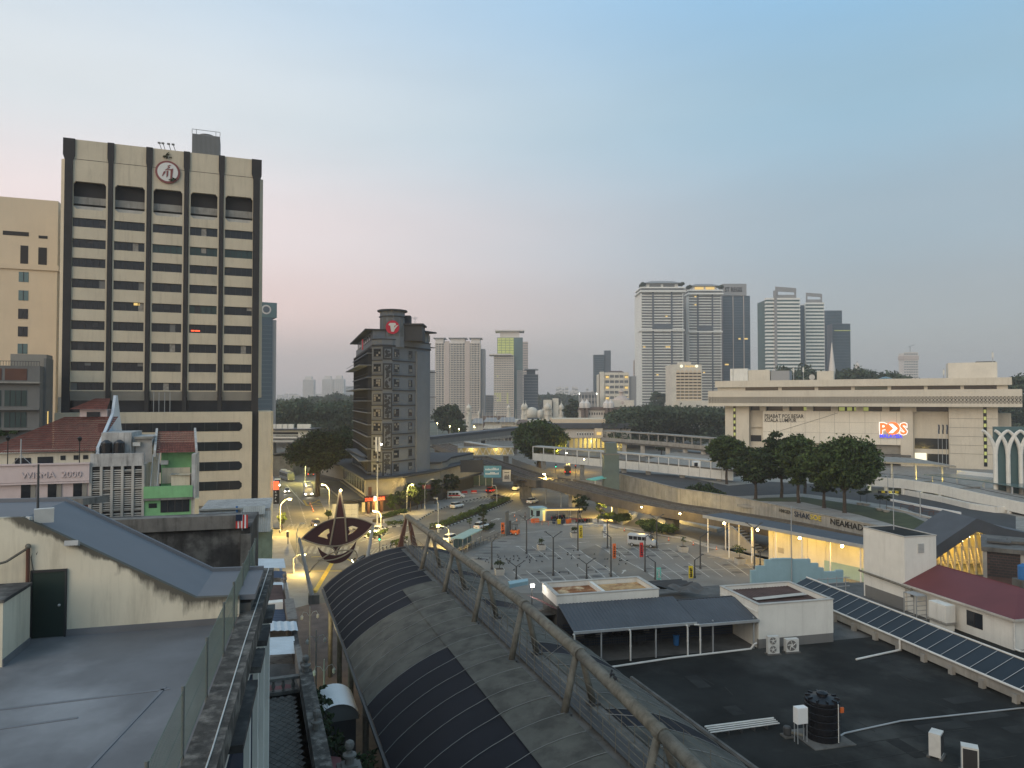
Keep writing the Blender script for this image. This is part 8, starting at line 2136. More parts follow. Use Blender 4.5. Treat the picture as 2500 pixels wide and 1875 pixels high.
tower('apartment_block', 'low grey block seen between hotel and cream condominium', 1050, 1062, 905, 990, 1250, 'far_grey', 'far_win', 18, 3)
# green glass topped tower
t, w, h, d=tower('hotel_tower', 'tan hotel tower with a glowing green glass top', 1206, 1254, 868, 992, 950, 'far_tan', 'far_win', 27, 8, depth=34, lit=0, seed=8, band=.62)
b=MB();rr=random.Random(4)
for(k, i) in((9, 0), (9, 1), (9, 2), (9, 5), (8, 1), (8, 2), (8, 5), (7, 2), (7, 5), (6, 1), (6, 2), (6, 5), (5, 5), (17, 1)):z=8+(k+.6)*(h-9)/27;x=-w/2+w*(i+.5)/8;b.box(x-.9, x+.9, -1.1, -.62, z, z+1.7)
b.build('lit_window', 'litgreen', t, kind='stuff')
z2=AY(1210, 824, 950).z
q=MB().box(-w*.34, w*.95, 6, d, h-4, z2).build('glass_top', 'litgreen', t);MB().box(w*.52, w*.97, 5.5, d-1, 0, z2+.5).build('glass_side', 'glassteal', t)
b=MB()
for k in range(8):z=h+k*(z2-h)/7;b.box(-w*.35, w*.52, 5.6, 5.99, z, z+.5)
for k in range(5):x=-w*.34+k*w*.21;b.box(x, x+.4, 5.6, 5.99, h, z2)
b.build('glass_frame', 'glassteal', t, kind='stuff')
MB().box(-w*.2, w*.8, 8, d-4, z2, z2+9).build('crown', 'far_white', t);MB().box(-w*.45, w*1.05, 4, d, z2+9.01, z2+10.5).build('crown_roof', 'far_white', t);MB().box(-w*.75, w*.4, -6, d*.8, h+.5, h+2).build('mid_roof', 'far_white', t)
t, w, h, d=tower('apartment_tower', 'slim pink brown residential tower behind the green topped tower', 1270, 1289, 836, 990, 1300, 'far_pink', 'far_win', 28, 5, seed=5)
t, w, h, d=tower('office_block', 'dark blue grey office block with flat overhanging roof', 1279, 1314, 914, 992, 1000, 'far_grey', 'far_dark', 14, 0, seed=6, side_m='far_dark', band=.2);MB().box(-w*.45, w*.5, -4, d, h+6, h+7.5).build('roof_slab', 'far_grey', t);MB().box(-w*.3, w*.3, 2, d*.6, h, h+6).build('roof_room', 'far_dark', t)
tower('apartment_block', 'low hazy flats between the two towers', 1184, 1205, 966, 992, 1150, 'far_pink', 'far_win', 8, 6)
tower('slim_tower', 'narrow lattice faced tower on the right of the green topped tower', 1262, 1276, 905, 992, 930, 'far_grey', 'far_win', 22, 4)
# dark towers, golden hotel, residences
t, w, h, d=tower('office_tower', 'dark glass office tower left of the golden lit hotel', 1450, 1476, 866, 985, 1150, 'far_dark', 'glassblue', 26, 0, band=.25, seed=7);MB().box(w*.5+.5, w*1.12, 2, d, 0, h+7).build('side_block', 'far_dark', t)
GDm=AY(1465, 990, 640)
t, w, h, d=tower('grand_hotel', 'white grand hotel with rows of golden lit windows', 1465, 1535, 913, 992, 640, 'stationwhite', 'far_win', 9, 6, depth=26, lit=0, seed=9, band=.5)
b=MB();fh=(h-9)/9
for k, i in((8, 0), (8, 1), (8, 5), (6, 1), (6, 5), (4, 0), (4, 1), (4, 3), (4, 5), (2, 4), (0, 0), (0, 1)):z=8+k*fh+fh*.5;x=-w/2+w*(i+.5)/6;b.box(x-1.4, x+1.4, -1.2, -.62, z-.3, z+1.6)
b.build('lit_window', 'goldwin', t, kind='stuff');MB().box(-w*.5, -w*.36, -1.6, 6, 0, h+2).build('corner_tower', 'stationwhite', t);MB().prism([(-w*.3, 0), (w*.45, 0), (w*.45, 20), (-w*.3, 20)], h, h+3.2, [(-w*.1, 8), (w*.3, 8), (w*.3, 12), (-w*.1, 12)]).build('roof', 'stationroof', t);MB().box(w*.5+.5, w*.78, 2, 24, 0, h-2).build('rear_wing', 'far_grey', t)
tower('apartment_tower', 'narrow pale tower left of the twin residences', 1548, 1563, 880, 992, 1100, 'far_pink', 'far_win', 22, 4, seed=10)
def residence(label, px0, px1, top, dist, seed, pitch):
 t, w, h, d=tower('residence_tower', label, px0, px1, top+28, 985, dist, 'residwhite', 'far_win', 44, 0, depth=50, seed=seed, band=.36, slab=True)
 b=MB()
 for k in range(45):
  z=8+k*(h-9)/44
  for(x0, x1, dp) in((-.5, -.36, 2.2), (-.34, -.24, 1.4), (-.2, .02, 2.6), (.05, .2, 2.6), (.24, .34, 1.4), (.36, .5, 2.2)):b.box(x0*w, x1*w, -dp, -1.02, z, z+1.25)
 b.build('balcony', 'residwhite', t, kind='stuff')
 b=MB();rr=random.Random(seed+40)
 for _ in range(5):z=8+rr.randrange(44)*(h-9)/44+1.4;x=rr.choice((-.43, -.29, -.12, -.04, .1, .16, .3, .43))*w;b.box(x-1.3, x+1.3, -1.5, -1.03, z, z+1.7)
 b.build('lit_window', 'goldwin', t, kind='stuff')
 for x in(-.22, .22):MB().box(x*w-1.2, x*w+.8, -3.0, -.9, 8, h).build('dark_slot', 'far_dark', t)
 MB().box(-w*.22, w*.22, -3.2, -.9, h*.715, h*.755).build('sky_garden', 'far_dark', t);MB().box(-w*.52, w*.52, -4, 20, h*.70, h*.71).build('belt', 'residwhite', t)
 MB().box(-w*.54, w*.54, -6, 40, h, h+2).build('roof_terrace', 'residwhite', t);MB().box(-w*.5, w*.5, -3, 36, h+2.01, h+5).build('terrace_storey', 'far_win', t);MB().box(-w*.53, w*.53, -5, 38, h+5.01, h+6.5).build('terrace_slab', 'residwhite', t);MB().box(-w*.38, w*.38, 0, 30, h+6.51, h+12).build('penthouse', 'residwhite', t)
 MB().box(-w*.3, -.03*w, -.3, -.02, h+7.5, h+11).box(.03*w, .3*w, -.3, -.02, h+7.5, h+11).build('penthouse_window', 'far_win' if seed==1 else 'goldwin', t)
 MB().prism([(-w*.46, -5), (w*.46, -5), (w*.46, 34), (-w*.46, 34)], h+12.01, h+16, [(-w*.25, 4), (w*.25, 4), (w*.25, 26), (-w*.25, 26)]).build('roof', 'far_grey', t)
 for s in(-1, 1):o=link('roof_tree', bush_mesh(400+seed*2+s, 3.5, 3.5, 7, 220, .9, 'leaf_far'), t, (s*w*.47, -1, h+6.4))
 return t, w, h, d
residence('left twin residence tower with white balcony bands and roof garden', 1566, 1669, 686, 950, 1, 0);residence('right twin residence tower with lit penthouse', 1682, 1762, 692, 985, 2, 0)
MB_=tag(MB().box(AY(1668, 900, 1000).x, AY(1684, 900, 1000).x, 1000, 1030, 0, AY(1668, 705, 1000).z).build('link_core', 'far_grey'), 'grey lift core linking the twin residence towers', 'tower')
t, w, h, d=tower('hotel_slab', 'dark glass hotel slab lettered along its roof parapet', 1766, 1833, 722, 985, 1020, 'far_dark', 'glassblue', 46, 0, depth=30, band=.16, seed=12, lit=0);MB().box(-w*.5, w*.36, -2, 18, h, h+17).build('name_parapet', 'far_grey', t)
text('name', 'ST REGIS', 9.0, 'black', t, .5, TM(-w*.44, -2.4, h+5.5), sx=.72, bold=.2)
for x in(-.13, .26):MB().box(x*w-.5, x*w+.5, -1.2, -.61, 8, h).build('light_strip', 'far_pink', t)
b=MB()
for(x, k) in((.3, 29), (.36, 29), (.1, 29), (-.4, 19), (-.34, 19), (-.1, 12), (-.06, 12)):b.box(x*w-1.6, x*w+1.6, -1.0, -.61, 8+k*(h-9)/46+.6, 8+k*(h-9)/46+2.6)
b.build('lit_window', 'goldwin', t, kind='stuff')
# twin slabs on the right of the gap
t, w, h, d=tower('banded_tower', 'cream banded tower with tall open roof frames', 1895, 1955, 730, 985, 850, 'residwhite', 'glassteal', 33, 0, depth=40, band=.5, seed=13, slab=True);MB().box(-w*.68, -w*.5-.5, 3, 36, 0, h-4).build('left_wing', 'residwhite', t);b=MB()
for k in range(34):b.box(-w*.9, -w*.53, -1, 2.9, 8+k*(h-9)/33, 8+k*(h-9)/33+2.2)
b.build('wing_band', 'residwhite', t, kind='stuff');MB().box(-w*.88, -w*.6, 0, 30, 0, h-1).build('wing_core', 'glassteal', t);MB().box(-w*.56, -w*.46, -2, 2, 0, h+10).build('stair_slot', 'far_grey', t)
for x0, x1, hh in((-.5, .35, 13), ):shape2d('roof_frame', [[(x0*w, h), (x1*w, h), (x1*w, h+hh), (x0*w, h+hh+2)], [(x0*w+3, h+5), (x1*w-2, h+5), (x1*w-2, h+8), (x0*w+3, h+9)]], 'far_grey', t, 1.0)
t, w, h, d=tower('banded_tower', 'right hand banded tower with recessed blue glass shaft', 1968, 2014, 741, 985, 880, 'residwhite', 'glassteal', 33, 0, depth=40, band=.5, seed=14, slab=True);MB().box(-w*.85, -w*.5-.3, 2, 30, 0, h-2).build('glass_shaft', 'glassblue', t)
shape2d('roof_frame', [[(-.45*w, h), (.4*w, h), (.4*w, h+12), (-.45*w, h+13.5)], [(-.38*w, h+5), (.33*w, h+5), (.33*w, h+8), (-.38*w, h+9)]], 'far_grey', t, 1.0)
t, w, h, d=tower('office_tower', 'plain blue grey office tower behind the banded towers', 2016, 2058, 758, 985, 1000, 'far_dark', 'glassblue', 34, 0, band=.12, seed=15)
t, w, h, d=tower('office_tower', 'stepped dark glass office tower with a yellow light line', 2034, 2078, 790, 985, 940, 'far_dark', 'glassblue', 32, 0, band=.1, seed=16);MB().box(-w*.4, w*.5, -1.1, -.61, AY(2050, 808, 940).z, AY(2050, 806.5, 940).z).build('light_line', 'litgreen', t)
t, w, h, d=tower('unfinished_tower', 'slim unfinished tower with a crane on top at right', 2208, 2242, 862, 985, 1500, 'far_white', 'far_win', 22, 6, seed=17);MB().box(-w*.55, w*.55, -2, d, h-14, h-6).build('scaffold', 'far_pink', t);MB().tube((0, 2, h), (0, 2, h+14), .8, n=4).build('crane_mast', 'far_grey', t);MB().tube((-4, 2, h+13), (9, 2, h+18), .6, n=4).build('crane_jib', 'far_grey', t)
# arched hotel with pointed bays
AH=Fr(AY(1641, 990, 520), 0)
ah=thing('arched_hotel', 'cream hotel with six columns of pointed balcony bays', 'hotel', AH.w(0, 0));q=lambda px:AH.xat(px);zz=lambda py:AH.zat(1680, py)
MB().box(q(1641), q(1714), 0, 22, 0, zz(890)).build('wall', 'stationwhite', ah);MB().box(q(1665), q(1689), 1, 14, zz(890), zz(883)).build('lift_room', 'stationwhite', ah);MB().box(q(1653), q(1760), -8, -.01, 0, zz(979)).build('podium', 'stationwhite', ah)
for c in range(6):
 xa, xb=q(1651.5+c*10.3), q(1660.2+c*10.3);m_=(xa+xb)/2
 shape2d('arch_bay', [[(xa, zz(978)), (xb, zz(978)), (xb, zz(907)), (m_, zz(902)), (xa, zz(907))]], 'beige', ah, .2).location.y=-.12
 for r in range(9):z=zz(911.5+r*7.55);MB().box(xa, xb, -.3, -.225, z-.45, z+.45).build('window', 'columndark', ah)
for k in range(6):MB().obox((q(1673.5+k*4.2), -.1, zz(894.5)), .35, .1, 1.7-.3*(k%2), 0).obox((q(1675+k*4.2), -.1, zz(893.5+(k%3))), .8, .1, .35).build('lettering', 'goldwin', ah)
for px in(1664, 1701):MB().tube((q(px), -.4, zz(894)), (q(px), -.01, zz(894)), 1.1, n=14).build('disc_sign', 'litwhite', ah)
# old railway station: white domes and spires
RS=Fr(AY(1135, 1040, 600), 0)
rs=thing('old_station', 'white moorish railway station with domes and pointed turrets', 'station', RS.w(0, 0));q=lambda px:RS.xat(px);zz=lambda py:RS.zat(1250, py)
MB().box(q(1190), q(1375), 4, 40, 0, zz(1026)).build('wing', 'stationwhite', rs);MB().box(q(1140), q(1250), 8, 40, 0, zz(1040)).build('low_wing', 'stationwhite', rs);MB().box(q(1175), q(1235), 6, 20, 0, zz(1016)).build('roof_block', 'stationroof', rs)
def chattri(px, base, neck, dome, tip, r):
 x=q(px);k=r;zb, zn, zd, zt=zz(base), zz(neck), zz(dome), zz(tip)
 MB().lathe([(k*1.0, 0), (k*1.0, zb), (k*1.25, zb+.1), (k*1.25, zb+.6)], (x, 8), 8).build('shaft', 'stationwhite', rs)
 MB().lathe([(k*.75, zb+.6), (k*.75, zn-.6), (k*1.35, zn-.5), (k*1.3, zn)], (x, 8), 8).build('lantern', 'stationwhite', rs)
 MB().lathe([(k*.9, zn), (k*1.05, zn+(zd-zn)*.35), (k*.85, zn+(zd-zn)*.7), (k*.3, zd), (k*.1, zd+(zt-zd)*.4), (.05, zt)], (x, 8), 12).build('dome', 'stationwhite', rs, smooth=True)
for a in((1143, 1014, 1000, 989, 981, 2.4), (1242, 1012, 998, 990, 983, 1.6), (1278, 1014, 998, 986, 977, 1.9), (1284, 1012, 996, 986, 977, 1.6), (1338, 1014, 998, 986, 977, 3.0), (1372, 1014, 998, 987, 979, 2.2), (1346, 1020, 1006, 998, 990, 1.5), (1325, 1020, 1006, 1000, 994, 1.5), (1168, 1024, 1012, 1004, 996, 1.1), (1210, 1022, 1012, 1006, 1000, .9)):chattri(*a)
MB().lathe([(5.4, zz(1020)), (5.4, zz(1008)), (5.0, zz(1002)), (3.4, zz(996)), (.4, zz(994))], (q(1299), 10), 16).build('dome', 'stationwhite', rs, smooth=True);MB().lathe([(2.6, zz(1020)), (2.6, zz(1008)), (2.2, zz(1003)), (.2, zz(1000))], (q(1320), 7), 14).build('dome', 'stationwhite', rs, smooth=True)
MB().box(q(1332), q(1352), 30, 44, 0, zz(976)).box(q(1356), q(1370), 34, 44, 0, zz(972)).build('rear_block', 'stationwhite', rs)
for k in range(16):MB().box(q(1345+k*2.2), q(1346.2+k*2.2), 3.9, 3.99, zz(1026), zz(1021)).build('arcade_opening', 'columndark', rs)
ps=thing('platform_roofs', 'row of grey platform roofs and cream sheds before the white station', 'station roof', AY(1200, 1040, 520)*1.0);ps.location.z=0
for i, (a, c, p0, p1, m) in enumerate(((1150, 1180, 1022, 1034, 'far_grey'), (1180, 1215, 1020, 1030, 'far_grey'), (1215, 1260, 1019, 1030, 'far_grey'), (1180, 1225, 1026, 1046, 'stationwhite'), (1225, 1275, 1032, 1040, 'beige'), (1260, 1290, 1024, 1034, 'stationroof'), (1210, 1230, 1034, 1048, 'far_pink'))):
 A_, B_=AY(a, p1, 500+i*2), AY(c, p0, 500+i*2);w_=B_.x-A_.x
 MB().prism([(A_.x, 500), (B_.x, 500), (B_.x, 515), (A_.x, 515)], A_.z, B_.z, [(A_.x+w_*.2, 506), (B_.x-w_*.1, 506), (B_.x-w_*.1, 509), (A_.x+w_*.2, 509)]).build('roof', m, ps, w=True)
 MB().box(A_.x+w_*.1, B_.x-w_*.1, 503, 512, 0, A_.z-.01).build('shed', 'stationwhite', ps, w=True)
for k in range(12):p=AY(1160+k*9, 1026-(k%3)*3, 498);MB().tube((p.x, 498, 0), (p.x, 498, p.z+6), .25, .08, 5).build('pinnacle', 'stationwhite', ps, w=True)
# railway headquarters with grey domes
rq=thing('railway_office', 'brown brick railway office with pale octagonal dome turrets', 'building', AY(1450, 1010, 560));rq.location.z=0;RQ=Fr(AY(1415, 1010, 560), 0);q=lambda px:RQ.xat(px);zz=lambda py:RQ.zat(1450, py);ox=rq.location.x-RQ.o.x;
def rqb(nm, m, a, c, p0, p1, y0, y1):MB().box(RQ.w(q(a), 0).x, RQ.w(q(c), 0).x, 560+y0, 560+y1, zz(p1) if p1 else 0, zz(p0)).build(nm, m, rq, w=True)
rqb('wall', 'far_tan', 1415, 1650, 1001, 0, 0, 20);rqb('roof', 'stationroof', 1414, 1650, 994, 1001, -1, 20)
for k in range(8):rqb('window', 'columndark', 1432+k*6, 1435+k*6, 1007, 1013, -.1, -.003)
for px in(1422, 1480, 1630):
 for dx in(0, 10):x=RQ.w(q(px+dx), 0).x;rqb('turret', 'stationroof', px+dx-3.4, px+dx+3.4, 996, 0, -3, 0);MB().lathe([(2.6, zz(996)), (2.9, zz(990)), (2.6, zz(984)), (1.2, zz(980)), (.1, zz(974))], (x, 558.5), 8).build('dome', 'far_white', rq, w=True)
x=RQ.w(q(1524), 0).x;MB().lathe([(6.6, zz(992)), (7.2, zz(986)), (7.2, zz(980)), (6.0, zz(972)), (3.0, zz(967)), (1.6, zz(966)), (1.6, zz(958)), (2.6, zz(957)), (2.6, zz(955)), (1.2, zz(954)), (1.0, zz(949))], (x, 575), 16).build('great_dome', 'far_pink', rq, w=True, smooth=True);rqb('drum_hall', 'stationwhite', 1496, 1552, 977, 992, 8, 20)
# mosque spire and dome behind the post office, water tower
ms_=thing('mosque_spire', 'tall folded white minaret spire above the trees', 'minaret', AY(2032, 960, 420));z0=ms_.location.z;k=420/F
MB().lathe([(5.5*k, (0)*k), (5.5*k, 40*k), (8*k, 55*k), (6*k, 72*k), (1.2*k, 118*k), (.2*k, 125*k)], (0, 0), 10).build('spire', 'far_white', ms_);MB().box(-9*k, 9*k, -4, 4, -z0, 4*k).build('base', 'far_white', ms_)
md=thing('mosque_dome', 'dark green umbrella dome of the mosque behind the post office', 'dome', AY(2162, 940, 430));MB().lathe([(25*k, -12*k), (25*k, 0), (22*k, 10*k), (14*k, 17*k), (.5, 21*k)], (0, 0), 18).build('shell', 'glassteal', md);MB().box(-28*k, 30*k, -6, 20, -md.location.z, -11*k).build('hall', 'far_white', md)
wt2=thing('water_tower', 'small pale round water tower above the wooded ridge', 'water tower', AY(2093, 905, 900));k=900/F;MB().lathe([(4*k, -40*k), (4*k, 0), (6*k, 6*k), (6*k, 14*k), (1, 20*k)], (0, 0), 14).build('tank', 'far_white', wt2);MB().lathe([(.6, 20*k), (.4, 23*k)], (0, 0), 6).build('vent', 'far_grey', wt2)
# far pale suburbs on the horizon
rr=random.Random(77)
for i in range(26):
 px=rr.uniform(1355, 1450);w_=rr.uniform(4, 9);tp=rr.uniform(946, 962)
 t=tower('suburb_flat', 'pale apartment blocks of the hazy far suburb', px, px+w_, tp, 985, rr.uniform(1900, 2800), 'far_white', 'far_win', 6, 3, seed=i)[0];t['group']='flats of the far suburb'
# gothic ribbed block
t, w, h, d=tower('ribbed_block', 'grey block with pointed white ribs and roof floodlights', 1415, 1456, 962, 995, 620, 'far_grey', 'far_dark', 5, 0, seed=3)
for i in range(5):x=-w/2+w*(i+.5)/5;MB().yprism([(x-1.6, 6), (x-.9, 6), (x, h-3), (x+.9, 6), (x+1.6, 6), (x, h+1)], -1.5, -.9).build('rib', 'far_white', t)
for x in(-.45, -.1, .2, .48):MB().box(x*w-.8, x*w+.8, 1, 2, h, h+.8).build('roof_light', 'bulbwhite' if abs(x)>.4 else 'litgreen', t)
# ------- woods and big trees
def wood(name, label, px0, px1, tops, dist, n, seed, leaf=1.0, depth=60, m='leaf_far', per=1.6, bot=1040):
 """a far belt of trees that reads as one mass; tops: list of (px, py) of its skyline"""
 rng=np.random.default_rng(seed);cl=[]
 for _ in range(n):
  px=rng.uniform(px0, px1);py=np.interp(px, [t[0] for t in tops], [t[1] for t in tops]);y=dist+rng.uniform(0, depth)
  p=AY(px, py, dist);zt=p.z*(1-.06*rng.uniform());r=rng.uniform(.035, .06)*dist*.14+2.5
  u=rng.uniform()**1.6
  cl.append((p.x*y/dist, y, (zt-r*.7)*(1-u*.92)+1.5, r))
 C=clump_points(rng, cl, per, .7)
 o=link(name, leaf_mesh(name, C, leaf, m, rng));o['kind']='stuff';o['label']=label;o['category']='trees'
 return o
wood('far_wood', 'hazy far wood along the left horizon', 672, 880, ((672, 975), (700, 978), (760, 970), (800, 968), (818, 955), (835, 966), (880, 966)), 900, 260, 1, 2.4, 200, per=1.1)
wood('park_wood', 'broad dark wood behind the street on the left', 655, 900, ((655, 1000), (690, 985), (740, 976), (770, 988), (800, 985), (850, 980), (900, 980)), 420, 420, 2, 1.1, 120, per=2.4)
wood('ridge_wood', 'dark wooded ridge behind the post office', 1880, 2260, ((1880, 915), (1915, 893), (1960, 884), (1990, 893), (2030, 910), (2060, 898), (2110, 890), (2140, 905), (2180, 898), (2220, 918), (2260, 922)), 520, 420, 3, 1.4, 120, per=1.7)
wood('ridge_wood', 'dark wood at the right end behind the post office', 2430, 2560, ((2430, 925), (2470, 915), (2560, 912)), 420, 160, 4, 1.2, 80, per=2.0)
wood('station_wood', 'dark tree belt in front of the railway office and arched hotel', 1490, 1790, ((1490, 1016), (1520, 1000), (1570, 994), (1620, 996), (1680, 1000), (1720, 998), (1790, 1000)), 400, 420, 5, 1.0, 70, per=2.6)
wood('hill_wood', 'hazy wooded hill on the horizon behind the white domes', 1300, 1420, ((1300, 965), (1360, 962), (1420, 968)), 1300, 160, 6, 3.2, 200, per=.8)
wood('far_hills', 'blue hazy hills along the whole horizon', 1020, 2500, ((1020, 968), (1200, 968), (1700, 965), (2500, 958)), 2400, 420, 7, 6, 300, per=.35)
def big(label, px, py, top, wpx, seed, m='leaf', z=0.0, **kw):
 p=G(px, py, z);k=p.y/F
 return tree('rain_tree' if wpx>120 else 'street_tree', label, p, (py-top)*k, wpx*k/2, seed, m, **kw)
big('huge domed rain tree behind the viaduct beside the white bridge', 1316, 1148, 1024, 146, 501, 'leaf', leaf=.6, per=34, nc=70, low=.10, flat=1.0, trunk_r=1.0)
big('dark round tree left of the white station turret', 1096, 1072, 984, 84, 502, 'leaf_dk', leaf=.9, per=22, nc=40, low=.1, trunk_r=.8)
big('smaller green tree lit from below beside the station turret', 1118, 1078, 1022, 52, 503, 'leaf', leaf=.6, per=26, nc=24, low=.15, trunk_r=.5)
big('dark tree behind the white station towards the railway office', 1400, 1062, 968, 62, 504, 'leaf_dk', leaf=1.0, per=20, nc=30, low=.1, trunk_r=.8)
big('dark tree before the residence towers behind the great dome', 1606, 1040, 952, 64, 505, 'leaf_far', leaf=1.2, per=14, nc=30, low=.1, trunk_r=.8)
big('tall dark street tree over the left road', 775, 1212, 1050, 160, 506, 'leaf_dk', leaf=.42, per=60, nc=44, low=.30, trunk_r=.7)
big('dark tree beside the hotel side street', 825, 1180, 1040, 130, 507, 'leaf_dk', leaf=.5, per=44, nc=36, low=.25, trunk_r=.6)
big('spreading dark tree below the curving far tracks', 846, 1130, 1035, 80, 508, 'leaf_dk', leaf=.7, per=30, nc=30, low=.2, trunk_r=.6)
PT=[('broad crowned park tree nearest the post office entrance', 2062, 1252, 1060, 200, 'leaf', 70), ('tall dark park tree with an upright crown below the wall lettering', 1908, 1215, 1050, 104, 'leaf_dk', 46), ('park tree with a slim bare trunk between two dark crowns', 1950, 1228, 1050, 120, 'leaf', 44), ('leafy pale green park tree at the river wall', 1774, 1182, 1054, 110, 'leaf', 46), ('dark park tree leaning over the raised lot', 1845, 1218, 1090, 124, 'leaf_dk', 46), ('small topped park tree above the dark crowns', 1965, 1205, 1046, 56, 'leaf', 22), ('low park tree beside the broad crowned tree', 2012, 1240, 1110, 90, 'leaf_dk', 30)]
for i, (lb, px, py, tp, wp, m, nc) in enumerate(PT):big(lb, px, py, tp, wp, 520+i, m, PZ, leaf=.42, per=72, nc=nc, low=.18, trunk_r=.38)
big('dark rounded tree overhanging the river wall by the viaduct', 1720, 1248, 1180, 112, 530, 'leaf_dk', 0, leaf=.36, per=80, nc=34, low=.08, trunk_r=.4)
big('small round tree on the lot behind the white bridge', 1615, 1110, 1078, 40, 531, 'leaf', 0, leaf=.5, per=34, nc=16, low=.2, trunk_r=.3)
big('leafy tree on the left pavement below the blade sign', 688, 1292, 1248, 34, 532, 'leaf_lt', .13, leaf=.26, per=110, nc=14, low=.2, trunk_r=.12)
big('bright shrub tree at the corner before the kite gate', 802, 1268, 1243, 26, 533, 'leaf_lt', .13, leaf=.26, per=110, nc=12, low=.15, trunk_r=.1)
# station on the left beyond the street
ls=thing('transit_station', 'white banded transit station with square panels across the street', 'station', AY(700, 1070, 300));ls.location.z=0
def lsb(nm, m, a, c, p0, p1, y0, y1):A_, B_=AY(a, p1, 300), AY(c, p0, 300);MB().box(A_.x, B_.x, 300+y0, 300+y1, A_.z, B_.z).build(nm, m, ls, w=True)
for a, c in((640, 669), (671, 684), (686, 698), (700, 713), (722, 755)):lsb('sign_panel', 'whitewall', a, c, 1036, 1047, 2, 3)
lsb('roof', 'hoteldark', 640, 757, 1048, 1050, -2, 20);lsb('band', 'whitewall', 640, 756, 1051, 1055, 0, 1);lsb('glazing', 'glass', 640, 728, 1055, 1060, .5, 1);lsb('band', 'whitewall', 640, 730, 1061, 1063, 0, 1);lsb('end_wall', 'whitewall', 728, 756, 1055.2, 1068, 0, 10);lsb('band', 'whitewall', 640, 725, 1066, 1070, 0, 1);lsb('deck', 'concrete_dk', 640, 756, 1070, 1074, 0, 14);lsb('lower_band', 'concrete_lt', 640, 722, 1074, 1079, -3, -2)
for px in(655, 690, 730):lsb('pier', 'concrete', px, px+5, 1080, 1140, 4, 8)
lr_=thing('low_roof', 'grey sloping market roof below the transit station', 'roof', AY(690, 1110, 262));lr_.location.z=0
a, c=AY(655, 1112, 262), AY(715, 1100, 262);lbox(lr_, 'roof', 'metalroof', a, c, 0, 20, a.z-.2, a.z+.2, c.z, c.z+.4);lbox(lr_, 'wall', 'concrete_dk', a, c, .5, 18, 0, a.z-.3)
# ------- traffic
car('white_car', 'white car driving away on the road beside the striped median', G(1116, 1240), 58, 'carwhite', 'hatch', tail=False)
car('oncoming_car', 'silver car with headlights on coming down the left street', G(701, 1203), -73, 'carsilver', 'sedan', lit=True)
car('crossing_car', 'dark red car with headlights at the far zebra crossing', G(772, 1285), -62, 'carbrown', 'sedan', lit=True)
car('junction_car', 'black car turning in the yellow box beside the kite pole', G(890, 1377), 205, 'carblack', 'sedan', lit=True)
car('red_car', 'red car with tail lights on under the viaduct', G(1198, 1202), 70, 'carred', 'hatch', tail=True)
car('taxi', 'brown yellow taxi entering the zebra crossing by the viaduct pier', G(1216, 1219), 5, 'carbrown', 'sedan', taxi='yellow')
car('white_suv', 'white car passing behind the guard booth', G(1300, 1229), 60, 'carwhite', 'hatch')
car('hidden_car', 'pale car with bright headlamp behind the kite gate', G(922, 1302), 250, 'carwhite', 'sedan', lit=True)
van('white_van', 'white passenger van parked by the hotel annex', G(1113, 1217), 10, 'carwhite', 5.0, 2.1, cat='van', stripe='red')
van('delivery_van', 'white lorry with headlights on beside the tower corner', G(677, 1190), -72, 'carwhite', 5.6, 2.6, 1.0, lit=True)
van('parked_van', 'white van seen between the viaduct piers', G(1262, 1197), 250, 'carwhite', 4.6, 2.0)
bus('grey bus with bright headlights at the yellow bus bay', G(752, 1207), -72, 'carwhite', lit=True)
bus('dark parked bus at the kerb beyond the delivery lorry', G(700, 1172), -58, 'busgrey')
bus('dark bus with red tail lights under the street trees', G(758, 1160), 107, 'busgrey', tail=True)
bus('orange lit bus in the lane under the white bridge', G(1386, 1155), 85, 'carbrown', tail=True, L=10)
for i, (px, py, lb) in enumerate(((1515, 1139, 'leftmost of the white pickups'), (1526, 1140, 'second of the white pickups'), (1550, 1144, 'white pickup standing apart'), (1578, 1146, 'white van left of the bridge pier'), (1612, 1149, 'white van right of the bridge pier'), (1735, 1158, 'white van by the pale green tree'))):
 van('lot_van', lb+' on the lot behind the white bridge', G(px, py), 175+8*(i%3), 'carwhite', 4.8, 1.9, .9)
sp_=G(1150, 1195)
for i, (px, py) in enumerate(((1134, 1207), (1157, 1205))):
 t=thing('plastic_barrier', 'red water filled road barrier beside the white van', 'barrier', G(px, py), R(12), 'red barriers by the annex');MB().prism([(-.9, -.3), (.9, -.3), (.9, .3), (-.9, .3)], 0, .55, [(-.85, -.16), (.85, -.16), (.85, .16), (-.85, .16)]).box(-.85, .85, -.12, .12, .55, 1.0).build('body', 'red', t);MB().box(-.8, .8, -.32, -.2, .25, .4).build('stripe', 'whitepaint', t)
pl=thing('pavilion', 'curved glass station pavilion under the viaduct', 'pavilion', AY(1150, 1190, 232));pl.location.z=0
A_=AY(1150, 1190, 232);MB().grid(lambda u, v:(-6+13*u, 8*v, 3.0+2.2*math.sin(math.pi*(.15+.7*u))), 12, 2).build('roof', 'concrete_lt', pl);
for k in range(6):MB().box(-5.6+k*2.1, -3.7+k*2.1, .2, .3, .4, 3.6).build('pane', 'glassteal', pl)
for k in range(7):MB().tube((-5.7+k*2.1, .25, 0), (-5.7+k*2.1, .25, 4.0), .12, n=6).build('post', 'whitepaint', pl)
